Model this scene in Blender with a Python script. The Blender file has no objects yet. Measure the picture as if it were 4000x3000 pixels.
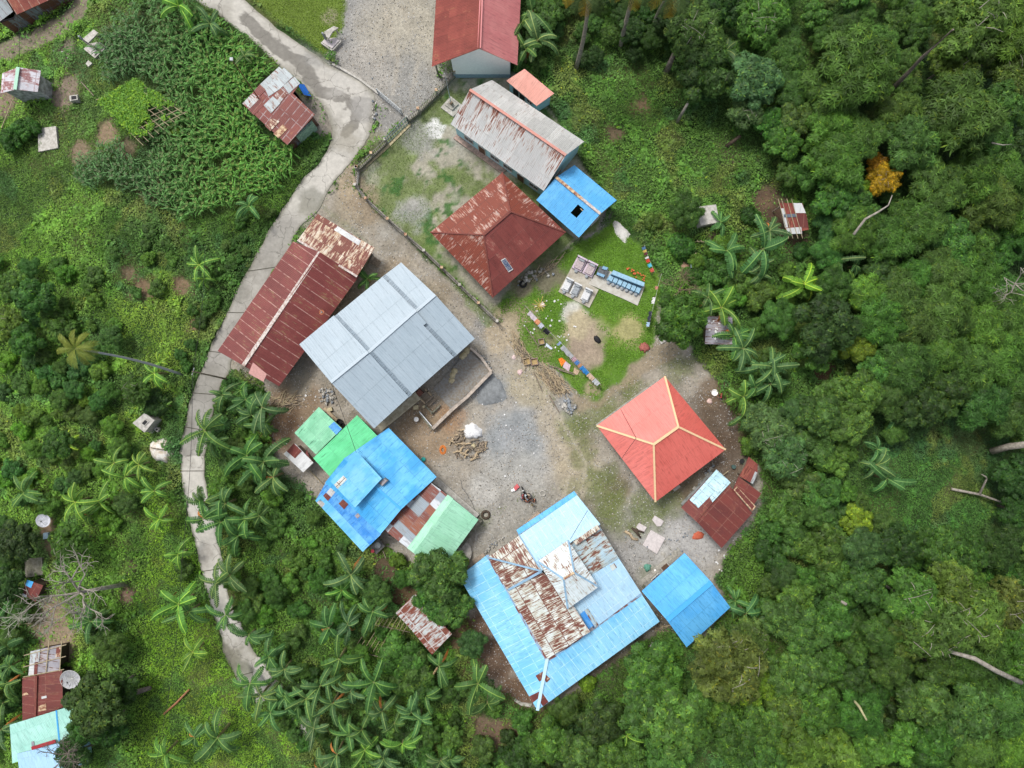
import bpy, math, random
import numpy as np
from mathutils import Vector, Matrix
random.seed(7)
R_ = np.random.RandomState(11)
S = bpy.context.scene
COL = S.collection
rad = math.radians
# -- camera, sky, sun, exposure
H = 75.0                       # camera height over the village ridge, metres
PPM = 36.0                     # photo pixels per metre on the ridge
cam_d = bpy.data.cameras.new('camera')
cam_d.sensor_width = 36.0
cam_d.lens = 36.0 * H / (4000.0 / PPM)
cam_d.clip_start = 0.5
cam_d.clip_end = 2000
cam = bpy.data.objects.new('camera', cam_d)
cam.location = (0, 0, H)
COL.objects.link(cam)
S.camera = cam
world = bpy.data.worlds.new('World')
S.world = world
world.use_nodes = True
wn = world.node_tree.nodes
wl = world.node_tree.links
sky = wn.new('ShaderNodeTexSky')
sky.sky_type = 'NISHITA'
sky.sun_disc = False
sky.sun_elevation = rad(58)
sky.sun_rotation = rad(-38)
sky.air_density = 1.0
sky.dust_density = 4.0
sky.ozone_density = 1.0
wn['Background'].inputs['Strength'].default_value = 0.15
hs = wn.new('ShaderNodeHueSaturation')
hs.inputs['Saturation'].default_value = 0.45
wl.new(sky.outputs[0], hs.inputs['Color'])
wl.new(hs.outputs[0], wn['Background'].inputs['Color'])
sun_d = bpy.data.lights.new('sun', 'SUN')
sun_d.energy = 1.8
sun_d.angle = rad(13)
sun_d.color = (1.0, 0.97, 0.92)
sun = bpy.data.objects.new('sun', sun_d)
COL.objects.link(sun)
el, az = rad(58), rad(38)
sdir = Vector((-math.sin(az) * math.cos(el), math.cos(az) * math.cos(el), math.sin(el)))
sun.rotation_euler = sdir.to_track_quat('Z', 'Y').to_euler()
sun.location = (-30, 30, 60)
S.view_settings.view_transform = 'Standard'
S.view_settings.look = 'None'
S.view_settings.gamma = 1
S.view_settings.exposure = 0.28
S.render.resolution_x = 1024
S.render.resolution_y = 768
S.cycles.max_bounces = 5
S.cycles.diffuse_bounces = 2
S.cycles.glossy_bounces = 2
S.cycles.transparent_max_bounces = 4
# -- photo pixel -> place
def Z(ox, oy, size):
 k = size / 1659.0
 return lambda x, y: (ox + x * k, oy + y * k)
def V(x, y):
 return (x * 1.8083, y * 1.8083)
t00 = Z(0, 0, 1000); t10 = Z(1000, 0, 1000); t20 = Z(2000, 0, 1000); t30 = Z(3000, 0, 1000)
t01 = Z(0, 1000, 1000); t11 = Z(1000, 1000, 1000); t21 = Z(2000, 1000, 1000); t31 = Z(3000, 1000, 1000)
t02 = Z(0, 2000, 1000); t12 = Z(1000, 2000, 1000); t22 = Z(2000, 2000, 1000); t32 = Z(3000, 2000, 1000)
za = Z(1080, 1500, 500); zb = Z(1200, 1800, 700); zc = Z(1780, 1880, 600); zd = Z(1980, 2200, 600)
ze = Z(2600, 1750, 400); zf = Z(2150, 970, 400); zg = Z(1950, 1150, 450); zh = Z(1480, 1320, 500)
zi = Z(1300, 250, 500); zj = Z(0, 2000, 500); zk = Z(0, 2500, 500); zl = Z(0, 0, 500)
zm = Z(2600, 700, 600); zq = Z(1900, 1800, 300); zr = Z(880, 230, 400); zs = Z(2400, 1950, 500)
zp = Z(2020, 1900, 100)
# -- numpy value noise
_tab = {}
def vnoise(x, y, scale, seed=0):
 if seed not in _tab:
  _tab[seed] = np.random.RandomState(1000 + seed).rand(256, 256)
 T = _tab[seed]
 x = np.asarray(x, float); y = np.asarray(y, float); ca = math.cos(.6 + 1.7 * seed); sa = math.sin(.6 + 1.7 * seed)
 x, y = (x * ca - y * sa) / scale + 57.3 * seed + 4000, (x * sa + y * ca) / scale + 31.7 * seed + 4000
 xi = np.floor(x).astype(int); yi = np.floor(y).astype(int)
 fx = x - xi; fy = y - yi
 fx = fx * fx * (3 - 2 * fx); fy = fy * fy * (3 - 2 * fy)
 a = T[xi & 255, yi & 255]; b = T[(xi + 1) & 255, yi & 255]
 c = T[xi & 255, (yi + 1) & 255]; d = T[(xi + 1) & 255, (yi + 1) & 255]
 return (a * (1 - fx) + b * fx) * (1 - fy) + (c * (1 - fx) + d * fx) * fy
def fbm(x, y, scale, seed=0, n=4):
 s = 0; w = 1; tw = 0
 for i in range(n):
  s = s + w * vnoise(x, y, scale / 2 ** i, seed + 17 * i); tw += w; w *= 0.55
 return s / tw
def sstep(t):
 t = np.clip(t, 0, 1)
 return t * t * (3 - 2 * t)
def G(x, y):
 """height of the ground"""
 x = np.asarray(x, float); y = np.asarray(y, float)
 right = sstep((x - 31) / 40)
 left = sstep((-x - 40) / 30)
 low = sstep((-y - 37) / 30)
 z = -11 * right - 4.5 * left - 5 * low * (1 - 0.3 * right)
 wild = np.clip(right * 4 + left * 4 + low * 4, 0, 1)
 z = z + wild * 0.9 * (vnoise(x, y, 9, 3) - 0.5)
 far = sstep((np.hypot(x, y) - 85) / 200)
 return z - 30 * far + far * 26 * vnoise(x, y, 70, 5)
def W(p, z=0.0):
 k = (H - z) / H / PPM
 return ((p[0] - 2000) * k, -(p[1] - 1500) * k)
def W3(px, py, z):
 x, y = W((px, py), z)
 return Vector((x, y, z))
def AG(p, lift=0.0):
 """photo pixel -> point lying on the ground (lifted)"""
 z = 0.0
 for _ in range(8):
  x, y = W(p, z + lift)
  z = float(G(x, y))
 return Vector((x, y, z + lift))
# -- objects
def tag(o, label=None, cat=None, group=None, kind=None):
 if label: o['label'] = label
 if cat: o['category'] = cat
 if group: o['group'] = group
 if kind: o['kind'] = kind
 return o
def thing(name, label, cat, loc=(0, 0, 0), group=None, rz=0.0, scale=1.0):
 o = bpy.data.objects.new(name, None)
 COL.objects.link(o)
 o.empty_display_size = 0.3
 o.location = loc
 o.rotation_euler = (0, 0, rz)
 o.scale = (scale,) * 3
 return tag(o, label, cat, group)
def link(name, me, parent=None):
 o = bpy.data.objects.new(name, me)
 COL.objects.link(o)
 if parent is not None:
  o.parent = parent
 return o
# -- materials
MATS = {}
def mat_new(name):
 m = bpy.data.materials.new(name)
 m.use_nodes = True
 nt = m.node_tree
 return m, nt, nt.nodes, nt.links, nt.nodes['Principled BSDF']
def rgb(c):
 return (c[0], c[1], c[2], 1)
def mathn(N, L, op, a, b=None, clamp=False):
 n = N.new('ShaderNodeMath'); n.operation = op; n.use_clamp = clamp
 for i, v in enumerate((a, b)):
  if v is None: continue
  if hasattr(v, 'is_output') or hasattr(v, 'node'): L.new(v, n.inputs[i])
  else: n.inputs[i].default_value = v
 return n.outputs[0]
def mixc(N, L, fac, a, b, bt='MIX'):
 n = N.new('ShaderNodeMix'); n.data_type = 'RGBA'; n.blend_type = bt
 for i, v in ((0, fac), (6, a), (7, b)):
  if hasattr(v, 'node'): L.new(v, n.inputs[i])
  elif i == 0: n.inputs[0].default_value = v
  else: n.inputs[i].default_value = rgb(v)
 return n.outputs[2]
def noise(N, L, scale, detail=3, vec=None, rough=0.55):
 n = N.new('ShaderNodeTexNoise')
 n.inputs['Scale'].default_value = scale
 n.inputs['Detail'].default_value = detail
 n.inputs['Roughness'].default_value = rough
 if vec is not None: L.new(vec, n.inputs['Vector'])
 return n.outputs['Fac']
def ramp(N, L, fac, lo, hi):
 n = N.new('ShaderNodeMapRange')
 n.interpolation_type = 'SMOOTHSTEP'
 L.new(fac, n.inputs[0])
 n.inputs[1].default_value = lo; n.inputs[2].default_value = hi
 return n.outputs[0]
def plain(name, c, rough=0.75, var=0.18, scale=6.0, c2=None, bump=0.0):
 """matt surface whose colour wanders between two tones"""
 if name in MATS: return MATS[name]
 m, nt, N, L, P = mat_new(name)
 tc = N.new('ShaderNodeTexCoord')
 geo = N.new('ShaderNodeNewGeometry')
 f = ramp(N, L, noise(N, L, scale, 5, geo.outputs['Position'], 0.65), 0.35, 0.65)
 c2 = c2 or tuple(v * (1 - var * 1.6) for v in c)
 L.new(mixc(N, L, f, c2, c), P.inputs['Base Color'])
 P.inputs['Roughness'].default_value = rough
 P.inputs['Specular IOR Level'].default_value = 0.3
 if bump:
  b = N.new('ShaderNodeBump'); b.inputs['Strength'].default_value = bump
  b.inputs['Distance'].default_value = 0.03
  L.new(noise(N, L, scale * 5, 4, geo.outputs['Position']), b.inputs['Height'])
  L.new(b.outputs[0], P.inputs['Normal'])
 MATS[name] = m
 return m
def roof_mat(name, c1, c2, rust=0.0, rc=(0.13, 0.035, 0.02), rc2=(0.30, 0.14, 0.05), sheet=(0.8, 1.8),
   seam=0.35, seamc=None, var=0.12, streak=7.0, rough=0.5, rib=0.16, palette=None, blotch=0.5, dirt=0.28, vr=0.0):
 """corrugated sheets: u along the eave, v down the slope, metres"""
 if name in MATS: return MATS[name]
 m, nt, N, L, P = mat_new(name)
 uv = N.new('ShaderNodeUVMap')
 sp = N.new('ShaderNodeSeparateXYZ'); L.new(uv.outputs[0], sp.inputs[0])
 u, v = sp.outputs[0], sp.outputs[1]
 us = mathn(N, L, 'DIVIDE', u, sheet[0]); vs = mathn(N, L, 'DIVIDE', v, sheet[1])
 fu = mathn(N, L, 'FLOOR', us); fv = mathn(N, L, 'FLOOR', vs)
 cm = N.new('ShaderNodeCombineXYZ'); L.new(fu, cm.inputs[0]); L.new(fv, cm.inputs[1])
 wn_ = N.new('ShaderNodeTexWhiteNoise'); wn_.noise_dimensions = '3D'; L.new(cm.outputs[0], wn_.inputs[0])
 rnd = wn_.outputs['Value']
 cs = N.new('ShaderNodeCombineXYZ')
 L.new(mathn(N, L, 'MULTIPLY', u, streak), cs.inputs[0])
 L.new(mathn(N, L, 'MULTIPLY', v, 0.9), cs.inputs[1])
 L.new(mathn(N, L, 'MULTIPLY', rnd, 3.0), cs.inputs[2])
 st = noise(N, L, 1.0, 5, cs.outputs[0], 0.65)             # streaks down the slope
 big = noise(N, L, blotch, 4, uv.outputs[0], 0.6)
 base = mixc(N, L, ramp(N, L, big, 0.38, 0.62), c1, c2)
 if palette:
  cr = N.new('ShaderNodeValToRGB'); cr.color_ramp.interpolation = 'CONSTANT'
  els = cr.color_ramp.elements
  els[0].color = rgb(palette[0][1]); els[0].position = 0
  els[1].color = rgb(palette[1][1]); els[1].position = palette[1][0]
  for pos, col in palette[2:]:
   e = els.new(pos); e.color = rgb(col)
  L.new(rnd, cr.inputs[0]); base = cr.outputs[0]
 hv = N.new('ShaderNodeHueSaturation')
 L.new(base, hv.inputs['Color'])
 L.new(mathn(N, L, 'ADD', mathn(N, L, 'MULTIPLY', rnd, 2 * var), 1 - var), hv.inputs['Value'])
 base = hv.outputs[0]
 base = mixc(N, L, ramp(N, L, st, 0.50, 0.72), base, tuple(a * (1 - dirt) for a in c1))
 if rust > 0:
  mixn = mathn(N, L, 'ADD', mathn(N, L, 'MULTIPLY', st, 0.66), mathn(N, L, 'MULTIPLY', big, 0.34))
  mixn = mathn(N, L, 'ADD', mixn, mathn(N, L, 'MULTIPLY', mathn(N, L, 'SUBTRACT', rnd, 0.5), 0.10))
  thr = 0.66 - 0.32 * rust
  if vr: mixn = mathn(N, L, 'ADD', mixn, mathn(N, L, 'MULTIPLY', mathn(N, L, 'SUBTRACT', 50.0, v), vr))
  halo = ramp(N, L, mixn, thr - 0.06, thr + 0.015)
  core = ramp(N, L, mixn, thr - 0.005, thr + 0.05)
  base = mixc(N, L, mathn(N, L, 'MULTIPLY', halo, 0.6), base, rc2)
  base = mixc(N, L, core, base, rc)
 fr = mathn(N, L, 'FRACT', us); fr2 = mathn(N, L, 'FRACT', vs)
 s1 = mathn(N, L, 'LESS_THAN', fr, 0.085 / sheet[0]); s2 = mathn(N, L, 'LESS_THAN', fr2, 0.075 / sheet[1])
 br = ramp(N, L, noise(N, L, 2.2, 2, uv.outputs[0]), 0.3, 0.6)
 sm = mathn(N, L, 'MULTIPLY', mathn(N, L, 'MAXIMUM', s2 if rust > .4 else mathn(N, L, 'MULTIPLY', s2, br), mathn(N, L, 'MULTIPLY', s1, br)), seam)
 c3 = N.new('ShaderNodeCombineXYZ'); L.new(mathn(N, L, 'MULTIPLY', u, 9.0), c3.inputs[0]); L.new(mathn(N, L, 'MULTIPLY', v, 0.35), c3.inputs[1])
 hv2 = N.new('ShaderNodeHueSaturation'); L.new(base, hv2.inputs['Color'])
 L.new(mathn(N, L, 'ADD', mathn(N, L, 'MULTIPLY', noise(N, L, 1.0, 3, c3.outputs[0], .7), .34), .83), hv2.inputs['Value']); base = hv2.outputs[0]
 base = mixc(N, L, sm, base, seamc or tuple(a * 0.55 for a in c1))
 L.new(base, P.inputs['Base Color'])
 P.inputs['Roughness'].default_value = rough
 P.inputs['Metallic'].default_value = 0.0
 P.inputs['Specular IOR Level'].default_value = 0.35
 w = mathn(N, L, 'SINE', mathn(N, L, 'MULTIPLY', u, 2 * math.pi / rib))
 hgt = mathn(N, L, 'ADD', mathn(N, L, 'MULTIPLY', w, 0.5), mathn(N, L, 'MULTIPLY', noise(N, L, 1.3, 3, uv.outputs[0]), 2.0))
 hgt = mathn(N, L, 'ADD', hgt, mathn(N, L, 'MULTIPLY', s2, 0.8))
 b = N.new('ShaderNodeBump'); b.inputs['Strength'].default_value = 0.55
 b.inputs['Distance'].default_value = 0.022
 L.new(hgt, b.inputs['Height']); L.new(b.outputs[0], P.inputs['Normal'])
 MATS[name] = m
 return m
def leaf_mat(name, rough=0.55, spec=0.25, sat=1.0):
 """colour stored per leaf, tinted per plant by the object colour"""
 if name in MATS: return MATS[name]
 m, nt, N, L, P = mat_new(name)
 at = N.new('ShaderNodeAttribute'); at.attribute_name = 'Col'
 oi = N.new('ShaderNodeObjectInfo')
 c = mixc(N, L, 1.0, at.outputs['Color'], oi.outputs['Color'], 'MULTIPLY')
 L.new(c, P.inputs['Base Color'])
 P.inputs['Roughness'].default_value = rough
 P.inputs['Specular IOR Level'].default_value = spec
 tr = N.new('ShaderNodeBsdfTranslucent'); L.new(c, tr.inputs[0])
 mx = N.new('ShaderNodeMixShader'); mx.inputs[0].default_value = 0.25
 out = N['Material Output']
 L.new(P.outputs[0], mx.inputs[1]); L.new(tr.outputs[0], mx.inputs[2]); L.new(mx.outputs[0], out.inputs[0])
 MATS[name] = m
 return m
# -- mesh builder
class MB:
 def __init__(s):
  s.v = []; s.f = []; s.uv = []; s.m = []; s.mats = []
 def mi(s, mat):
  if mat not in s.mats: s.mats.append(mat)
  return s.mats.index(mat)
 def face(s, pts, mat, uvs=None):
  i = len(s.v)
  s.v += [tuple(p) for p in pts]
  s.f.append(list(range(i, i + len(pts))))
  s.uv.append(uvs or [(0, 0)] * len(pts))
  s.m.append(s.mi(mat))
 def slab(s, pts, mat, thick=0.05, u0=0.0, under=None):
  """roof plane polygon: first edge is the eave; u along it, v up the slope"""
  P = [Vector(p) for p in pts]
  n = Vector((0, 0, 0))
  for i in range(len(P)):
   a, b = P[i], P[(i + 1) % len(P)]
   n += Vector(((a.y - b.y) * (a.z + b.z), (a.z - b.z) * (a.x + b.x), (a.x - b.x) * (a.y + b.y)))
  n.normalize()
  if n.z < 0:
   P = [P[1], P[0]] + P[:1:-1]
   n = -n
  ud = (P[1] - P[0]).normalized()
  vd = n.cross(ud)
  uvs = [((p - P[0]).dot(ud) + u0, -(p - P[0]).dot(vd) + 50) for p in P]
  s.face(P, mat, uvs)
  Q = [p - Vector((0, 0, thick)) for p in P]
  under = under or mat
  s.face(Q[::-1], under, uvs[::-1])
  for i in range(len(P)):
   j = (i + 1) % len(P)
   s.face([P[i], Q[i], Q[j], P[j]], under)
 def prism(s, base, top, mat):
  s.face(top, mat)
  s.face(base[::-1], mat)
  for i in range(len(base)):
   j = (i + 1) % len(base)
   s.face([base[i], base[j], top[j], top[i]], mat)
 def box(s, c, size, mat, rz=0.0, up=None):
  """box centred on c in x,y and standing on c.z"""
  hx, hy = size[0] / 2, size[1] / 2
  ca, sa = math.cos(rz), math.sin(rz)
  b = [Vector((c[0] + x * ca - y * sa, c[1] + x * sa + y * ca, c[2])) for x, y in ((-hx, -hy), (hx, -hy), (hx, hy), (-hx, hy))]
  t = [p + Vector((0, 0, size[2])) for p in b]
  s.prism(b, t, mat)
 def bar(s, a, b, w, h, mat):
  """beam of w x h from a to b"""
  a = Vector(a); b = Vector(b); d = (b - a).normalized()
  sd = d.cross(Vector((0, 0, 1)))
  if sd.length < 1e-3: sd = Vector((1, 0, 0))
  sd.normalize(); up = sd.cross(d)
  o = [sd * (-w / 2) - up * (h / 2), sd * (w / 2) - up * (h / 2), sd * (w / 2) + up * (h / 2), sd * (-w / 2) + up * (h / 2)]
  s.prism([a + q for q in o][::-1], [b + q for q in o][::-1], mat)
 def tube(s, pts, rs, mat, n=7, close=True):
  pts = [Vector(p) for p in pts]
  if not hasattr(rs, '__len__'): rs = [rs] * len(pts)
  rings = []
  for i, p in enumerate(pts):
   d = (pts[min(i + 1, len(pts) - 1)] - pts[max(i - 1, 0)]).normalized()
   a = d.cross(Vector((0, 0, 1)))
   if a.length < 0.05: a = d.cross(Vector((0, 1, 0)))
   a.normalize(); b = d.cross(a)
   rings.append([p + (a * math.cos(2 * math.pi * k / n) + b * math.sin(2 * math.pi * k / n)) * rs[i] for k in range(n)])
  i0 = len(s.v)
  for r in rings: s.v += [tuple(q) for q in r]
  mi = s.mi(mat)
  for i in range(len(pts) - 1):
   for k in range(n):
    k2 = (k + 1) % n
    s.f.append([i0 + i * n + k, i0 + (i + 1) * n + k, i0 + (i + 1) * n + k2, i0 + i * n + k2])
    s.uv.append([(k / n, i), (k / n, i + 1), (k2 / n, i + 1), (k2 / n, i)]); s.m.append(mi)
  if close:
   s.f.append([i0 + k for k in range(n)]); s.uv.append([(0, 0)] * n); s.m.append(mi)
   j = i0 + (len(pts) - 1) * n
   s.f.append([j + k for k in range(n)][::-1]); s.uv.append([(0, 0)] * n); s.m.append(mi)
 def lathe(s, c, prof, mat, n=16, sx=1.0, sy=1.0):
  i0 = len(s.v); mi = s.mi(mat)
  for r, z in prof:
   for k in range(n):
    a = 2 * math.pi * k / n
    s.v.append((c[0] + r * math.cos(a) * sx, c[1] + r * math.sin(a) * sy, c[2] + z))
  for i in range(len(prof) - 1):
   for k in range(n):
    k2 = (k + 1) % n
    s.f.append([i0 + i * n + k, i0 + i * n + k2, i0 + (i + 1) * n + k2, i0 + (i + 1) * n + k])
    s.uv.append([(0, 0)] * 4); s.m.append(mi)
  s.f.append([i0 + k for k in range(n)][::-1]); s.uv.append([(0, 0)] * n); s.m.append(mi)
  j = i0 + (len(prof) - 1) * n
  s.f.append([j + k for k in range(n)]); s.uv.append([(0, 0)] * n); s.m.append(mi)
 def mesh(s, name, off=None, smooth=False):
  me = bpy.data.meshes.new(name)
  o = Vector(off) if off is not None else Vector((0, 0, 0))
  me.from_pydata([(p[0] - o.x, p[1] - o.y, p[2] - o.z) for p in s.v], [], s.f)
  for m in s.mats: me.materials.append(m)
  me.polygons.foreach_set('material_index', s.m)
  uvl = me.uv_layers.new(name='UVMap')
  flat = [c for fuv in s.uv for uvp in fuv for c in uvp]
  uvl.data.foreach_set('uv', flat)
  if smooth: me.polygons.foreach_set('use_smooth', [True] * len(me.polygons))
  me.update()
  return me
 def build(s, name, parent=None, smooth=False):
  off = None
  if parent is not None:
   off = parent.location.copy()
   if parent.parent is not None: off = off + parent.parent.location
  return link(name, s.mesh(name, off, smooth), parent)
def np_mesh(name, verts, faces_n, idx, mat, col=None, smooth=False):
 """fast mesh: idx flat loops, faces_n verts per face (constant)"""
 me = bpy.data.meshes.new(name)
 nv = len(verts); nf = len(idx) // faces_n
 me.vertices.add(nv); me.vertices.foreach_set('co', np.asarray(verts, np.float32).ravel())
 me.loops.add(nf * faces_n); me.loops.foreach_set('vertex_index', np.asarray(idx, np.int32).ravel())
 me.polygons.add(nf)
 me.polygons.foreach_set('loop_start', np.arange(0, nf * faces_n, faces_n, dtype=np.int32))
 me.update(calc_edges=True)
 if smooth: me.polygons.foreach_set('use_smooth', np.ones(nf, bool))
 if col is not None:
  ca = me.color_attributes.new('Col', 'FLOAT_COLOR', 'POINT')
  c4 = np.ones((nv, 4), np.float32); c4[:, :3] = col
  ca.data.foreach_set('color', c4.ravel())
 me.materials.append(mat)
 return me
# -- ground painting
def poly_sd(x, y, P):
 """signed distance to polygon, positive inside"""
 P = np.asarray(P, float)
 d = np.full(x.shape, 1e9); ins = np.zeros(x.shape, bool)
 n = len(P)
 for i in range(n):
  ax, ay = P[i]; bx, by = P[(i + 1) % n]
  ex, ey = bx - ax, by - ay
  t = np.clip(((x - ax) * ex + (y - ay) * ey) / (ex * ex + ey * ey + 1e-9), 0, 1)
  d = np.minimum(d, np.hypot(x - ax - t * ex, y - ay - t * ey))
  c = ((ay > y) != (by > y)) & (x < (bx - ax) * (y - ay) / ((by - ay) + 1e-12) + ax)
  ins ^= c
 return np.where(ins, d, -d)
def line_d(x, y, P):
 d = np.full(x.shape, 1e9)
 for (ax, ay), (bx, by) in zip(P[:-1], P[1:]):
  ex, ey = bx - ax, by - ay
  t = np.clip(((x - ax) * ex + (y - ay) * ey) / (ex * ex + ey * ey + 1e-9), 0, 1)
  d = np.minimum(d, np.hypot(x - ax - t * ex, y - ay - t * ey))
 return d
def gp(pts):
 return [tuple(AG(p)[:2]) for p in pts]
def VP(*pts):
 return gp([V(*p) for p in pts])
YARD = VP((790, 290), (765, 345), (700, 428), (640, 520), (600, 545), (500, 700), (470, 780), (560, 830), (575, 900), (590, 1000), (700, 1100), (850, 1200), (950, 1240),
  (1005, 1215), (1010, 1330), (1040, 1450), (1080, 1500), (1150, 1540), (1230, 1500), (1380, 1390), (1450, 1350), (1500, 1400), (1580, 1310), (1540, 1250), (1565, 1210), (1600, 1170), (1650, 1090),
  (1640, 1000), (1600, 985), (1590, 900), (1560, 850), (1520, 800), (1490, 745), (1440, 700), (1410, 640), (1330, 500), (1275, 500), (1240, 540), (1085, 655), (1075, 690), (865, 500), (765, 405), (768, 350), (880, 262), (985, 165), (880, 180))
TOPG = VP((735, -30), (955, -30), (945, 160), (985, 170), (885, 255), (815, 240), (760, 185), (705, 110), (735, 60))
SCHOOL = VP((985, 165), (880, 262), (772, 352), (770, 405), (865, 500), (1075, 690), (1240, 520), (1290, 500), (1310, 440), (1240, 330), (1190, 240), (1110, 160), (1000, 170))
CEM = VP((1075, 660), (1140, 610), (1215, 545), (1330, 480), (1390, 540), (1425, 600), (1415, 740), (1370, 790), (1290, 860), (1250, 850), (1205, 800), (1150, 770), (1105, 720))
TOPGRASS = VP((520, -30), (745, -30), (742, 60), (700, 120), (655, 85), (590, 40))
LEFTPATCH = VP((190, 350), (260, 300), (290, 400), (250, 420), (160, 380))
ROADZ = None
road_pairs = [((380, -25), (480, -45)), ((420, 0), (530, 0)), ((500, 55), (600, 60)), ((560, 105), (665, 105)), ((612, 155), (720, 145)), ((650, 185), (780, 172)), ((690, 225), (808, 200)),
   ((712, 265), (812, 235)), ((713, 300), (802, 285)), ((690, 350), (765, 345)), ((655, 385), (725, 390)), ((612, 450), (690, 455)), ((585, 490), (650, 490)), ((555, 545), (625, 540)),
   ((525, 600), (590, 590)), ((500, 650), (560, 650)), ((478, 700), (535, 700)), ((455, 745), (510, 750)), ((438, 790), (497, 800)), ((420, 830), (477, 835)), ((405, 880), (463, 885)),
   ((398, 920), (455, 930)), ((390, 965), (447, 970)), ((388, 1010), (445, 1010)), ((393, 1055), (447, 1055)), ((405, 1110), (460, 1110)), ((422, 1180), (475, 1180)), ((440, 1260), (485, 1250)),
   ((458, 1320), (505, 1310)), ((475, 1370), (523, 1355)), ((487, 1420), (548, 1405)), ((512, 1470), (580, 1450)), ((545, 1510), (612, 1480)), ((556, 1526), (596, 1498))]
RL = [AG(V(*a)) for a, b in road_pairs]; RR = [AG(V(*b)) for a, b in road_pairs]
ROADZ = [tuple(p[:2]) for p in RL] + [tuple(p[:2]) for p in RR[::-1]]
FOOT = []        # house footprints in metres, filled as houses are built
def paint(x, y, C, poly, col, soft=0.5, amp=0.8, op=1.0, seed=1, scale=1.6, grow=0.0):
 sd = poly_sd(x, y, poly) + grow + 1.1 * amp * (fbm(x, y, scale, seed) - 0.5) * 2
 a = sstep(sd / soft + 0.5) * op
 C[...] = C * (1 - a[..., None]) + np.asarray(col) * a[..., None]
def blob(x, y, C, p, r, col, op=1.0, seed=1, soft=0.8, amp=0.5, stretch=(1, 1), rot=0.0, scale=None):
 c = AG(p); r = r / PPM
 m = (np.abs(x - c.x) < 2.2 * r) & (np.abs(y - c.y) < 2.2 * r)
 if not m.any(): return
 X = x[m]; Y = y[m]
 d = r - np.hypot(X - c.x, Y - c.y) + amp * r * (fbm(X, Y, scale or max(0.6, r * 0.7), seed) - 0.5) * 2
 a = (sstep(d / (soft * r) + 0.5) * op)[..., None]
 C[m] = C[m] * (1 - a) + np.asarray(col) * a
DIRT = (0.295, 0.266, 0.22); GRAV = (0.22, 0.222, 0.215); SOIL = (0.085, 0.055, 0.035)
GRASS = (0.085, 0.17, 0.022); OLIVE = (0.12, 0.14, 0.05); UNDER = (0.035, 0.07, 0.018); PALE = (0.42, 0.41, 0.38)
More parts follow.
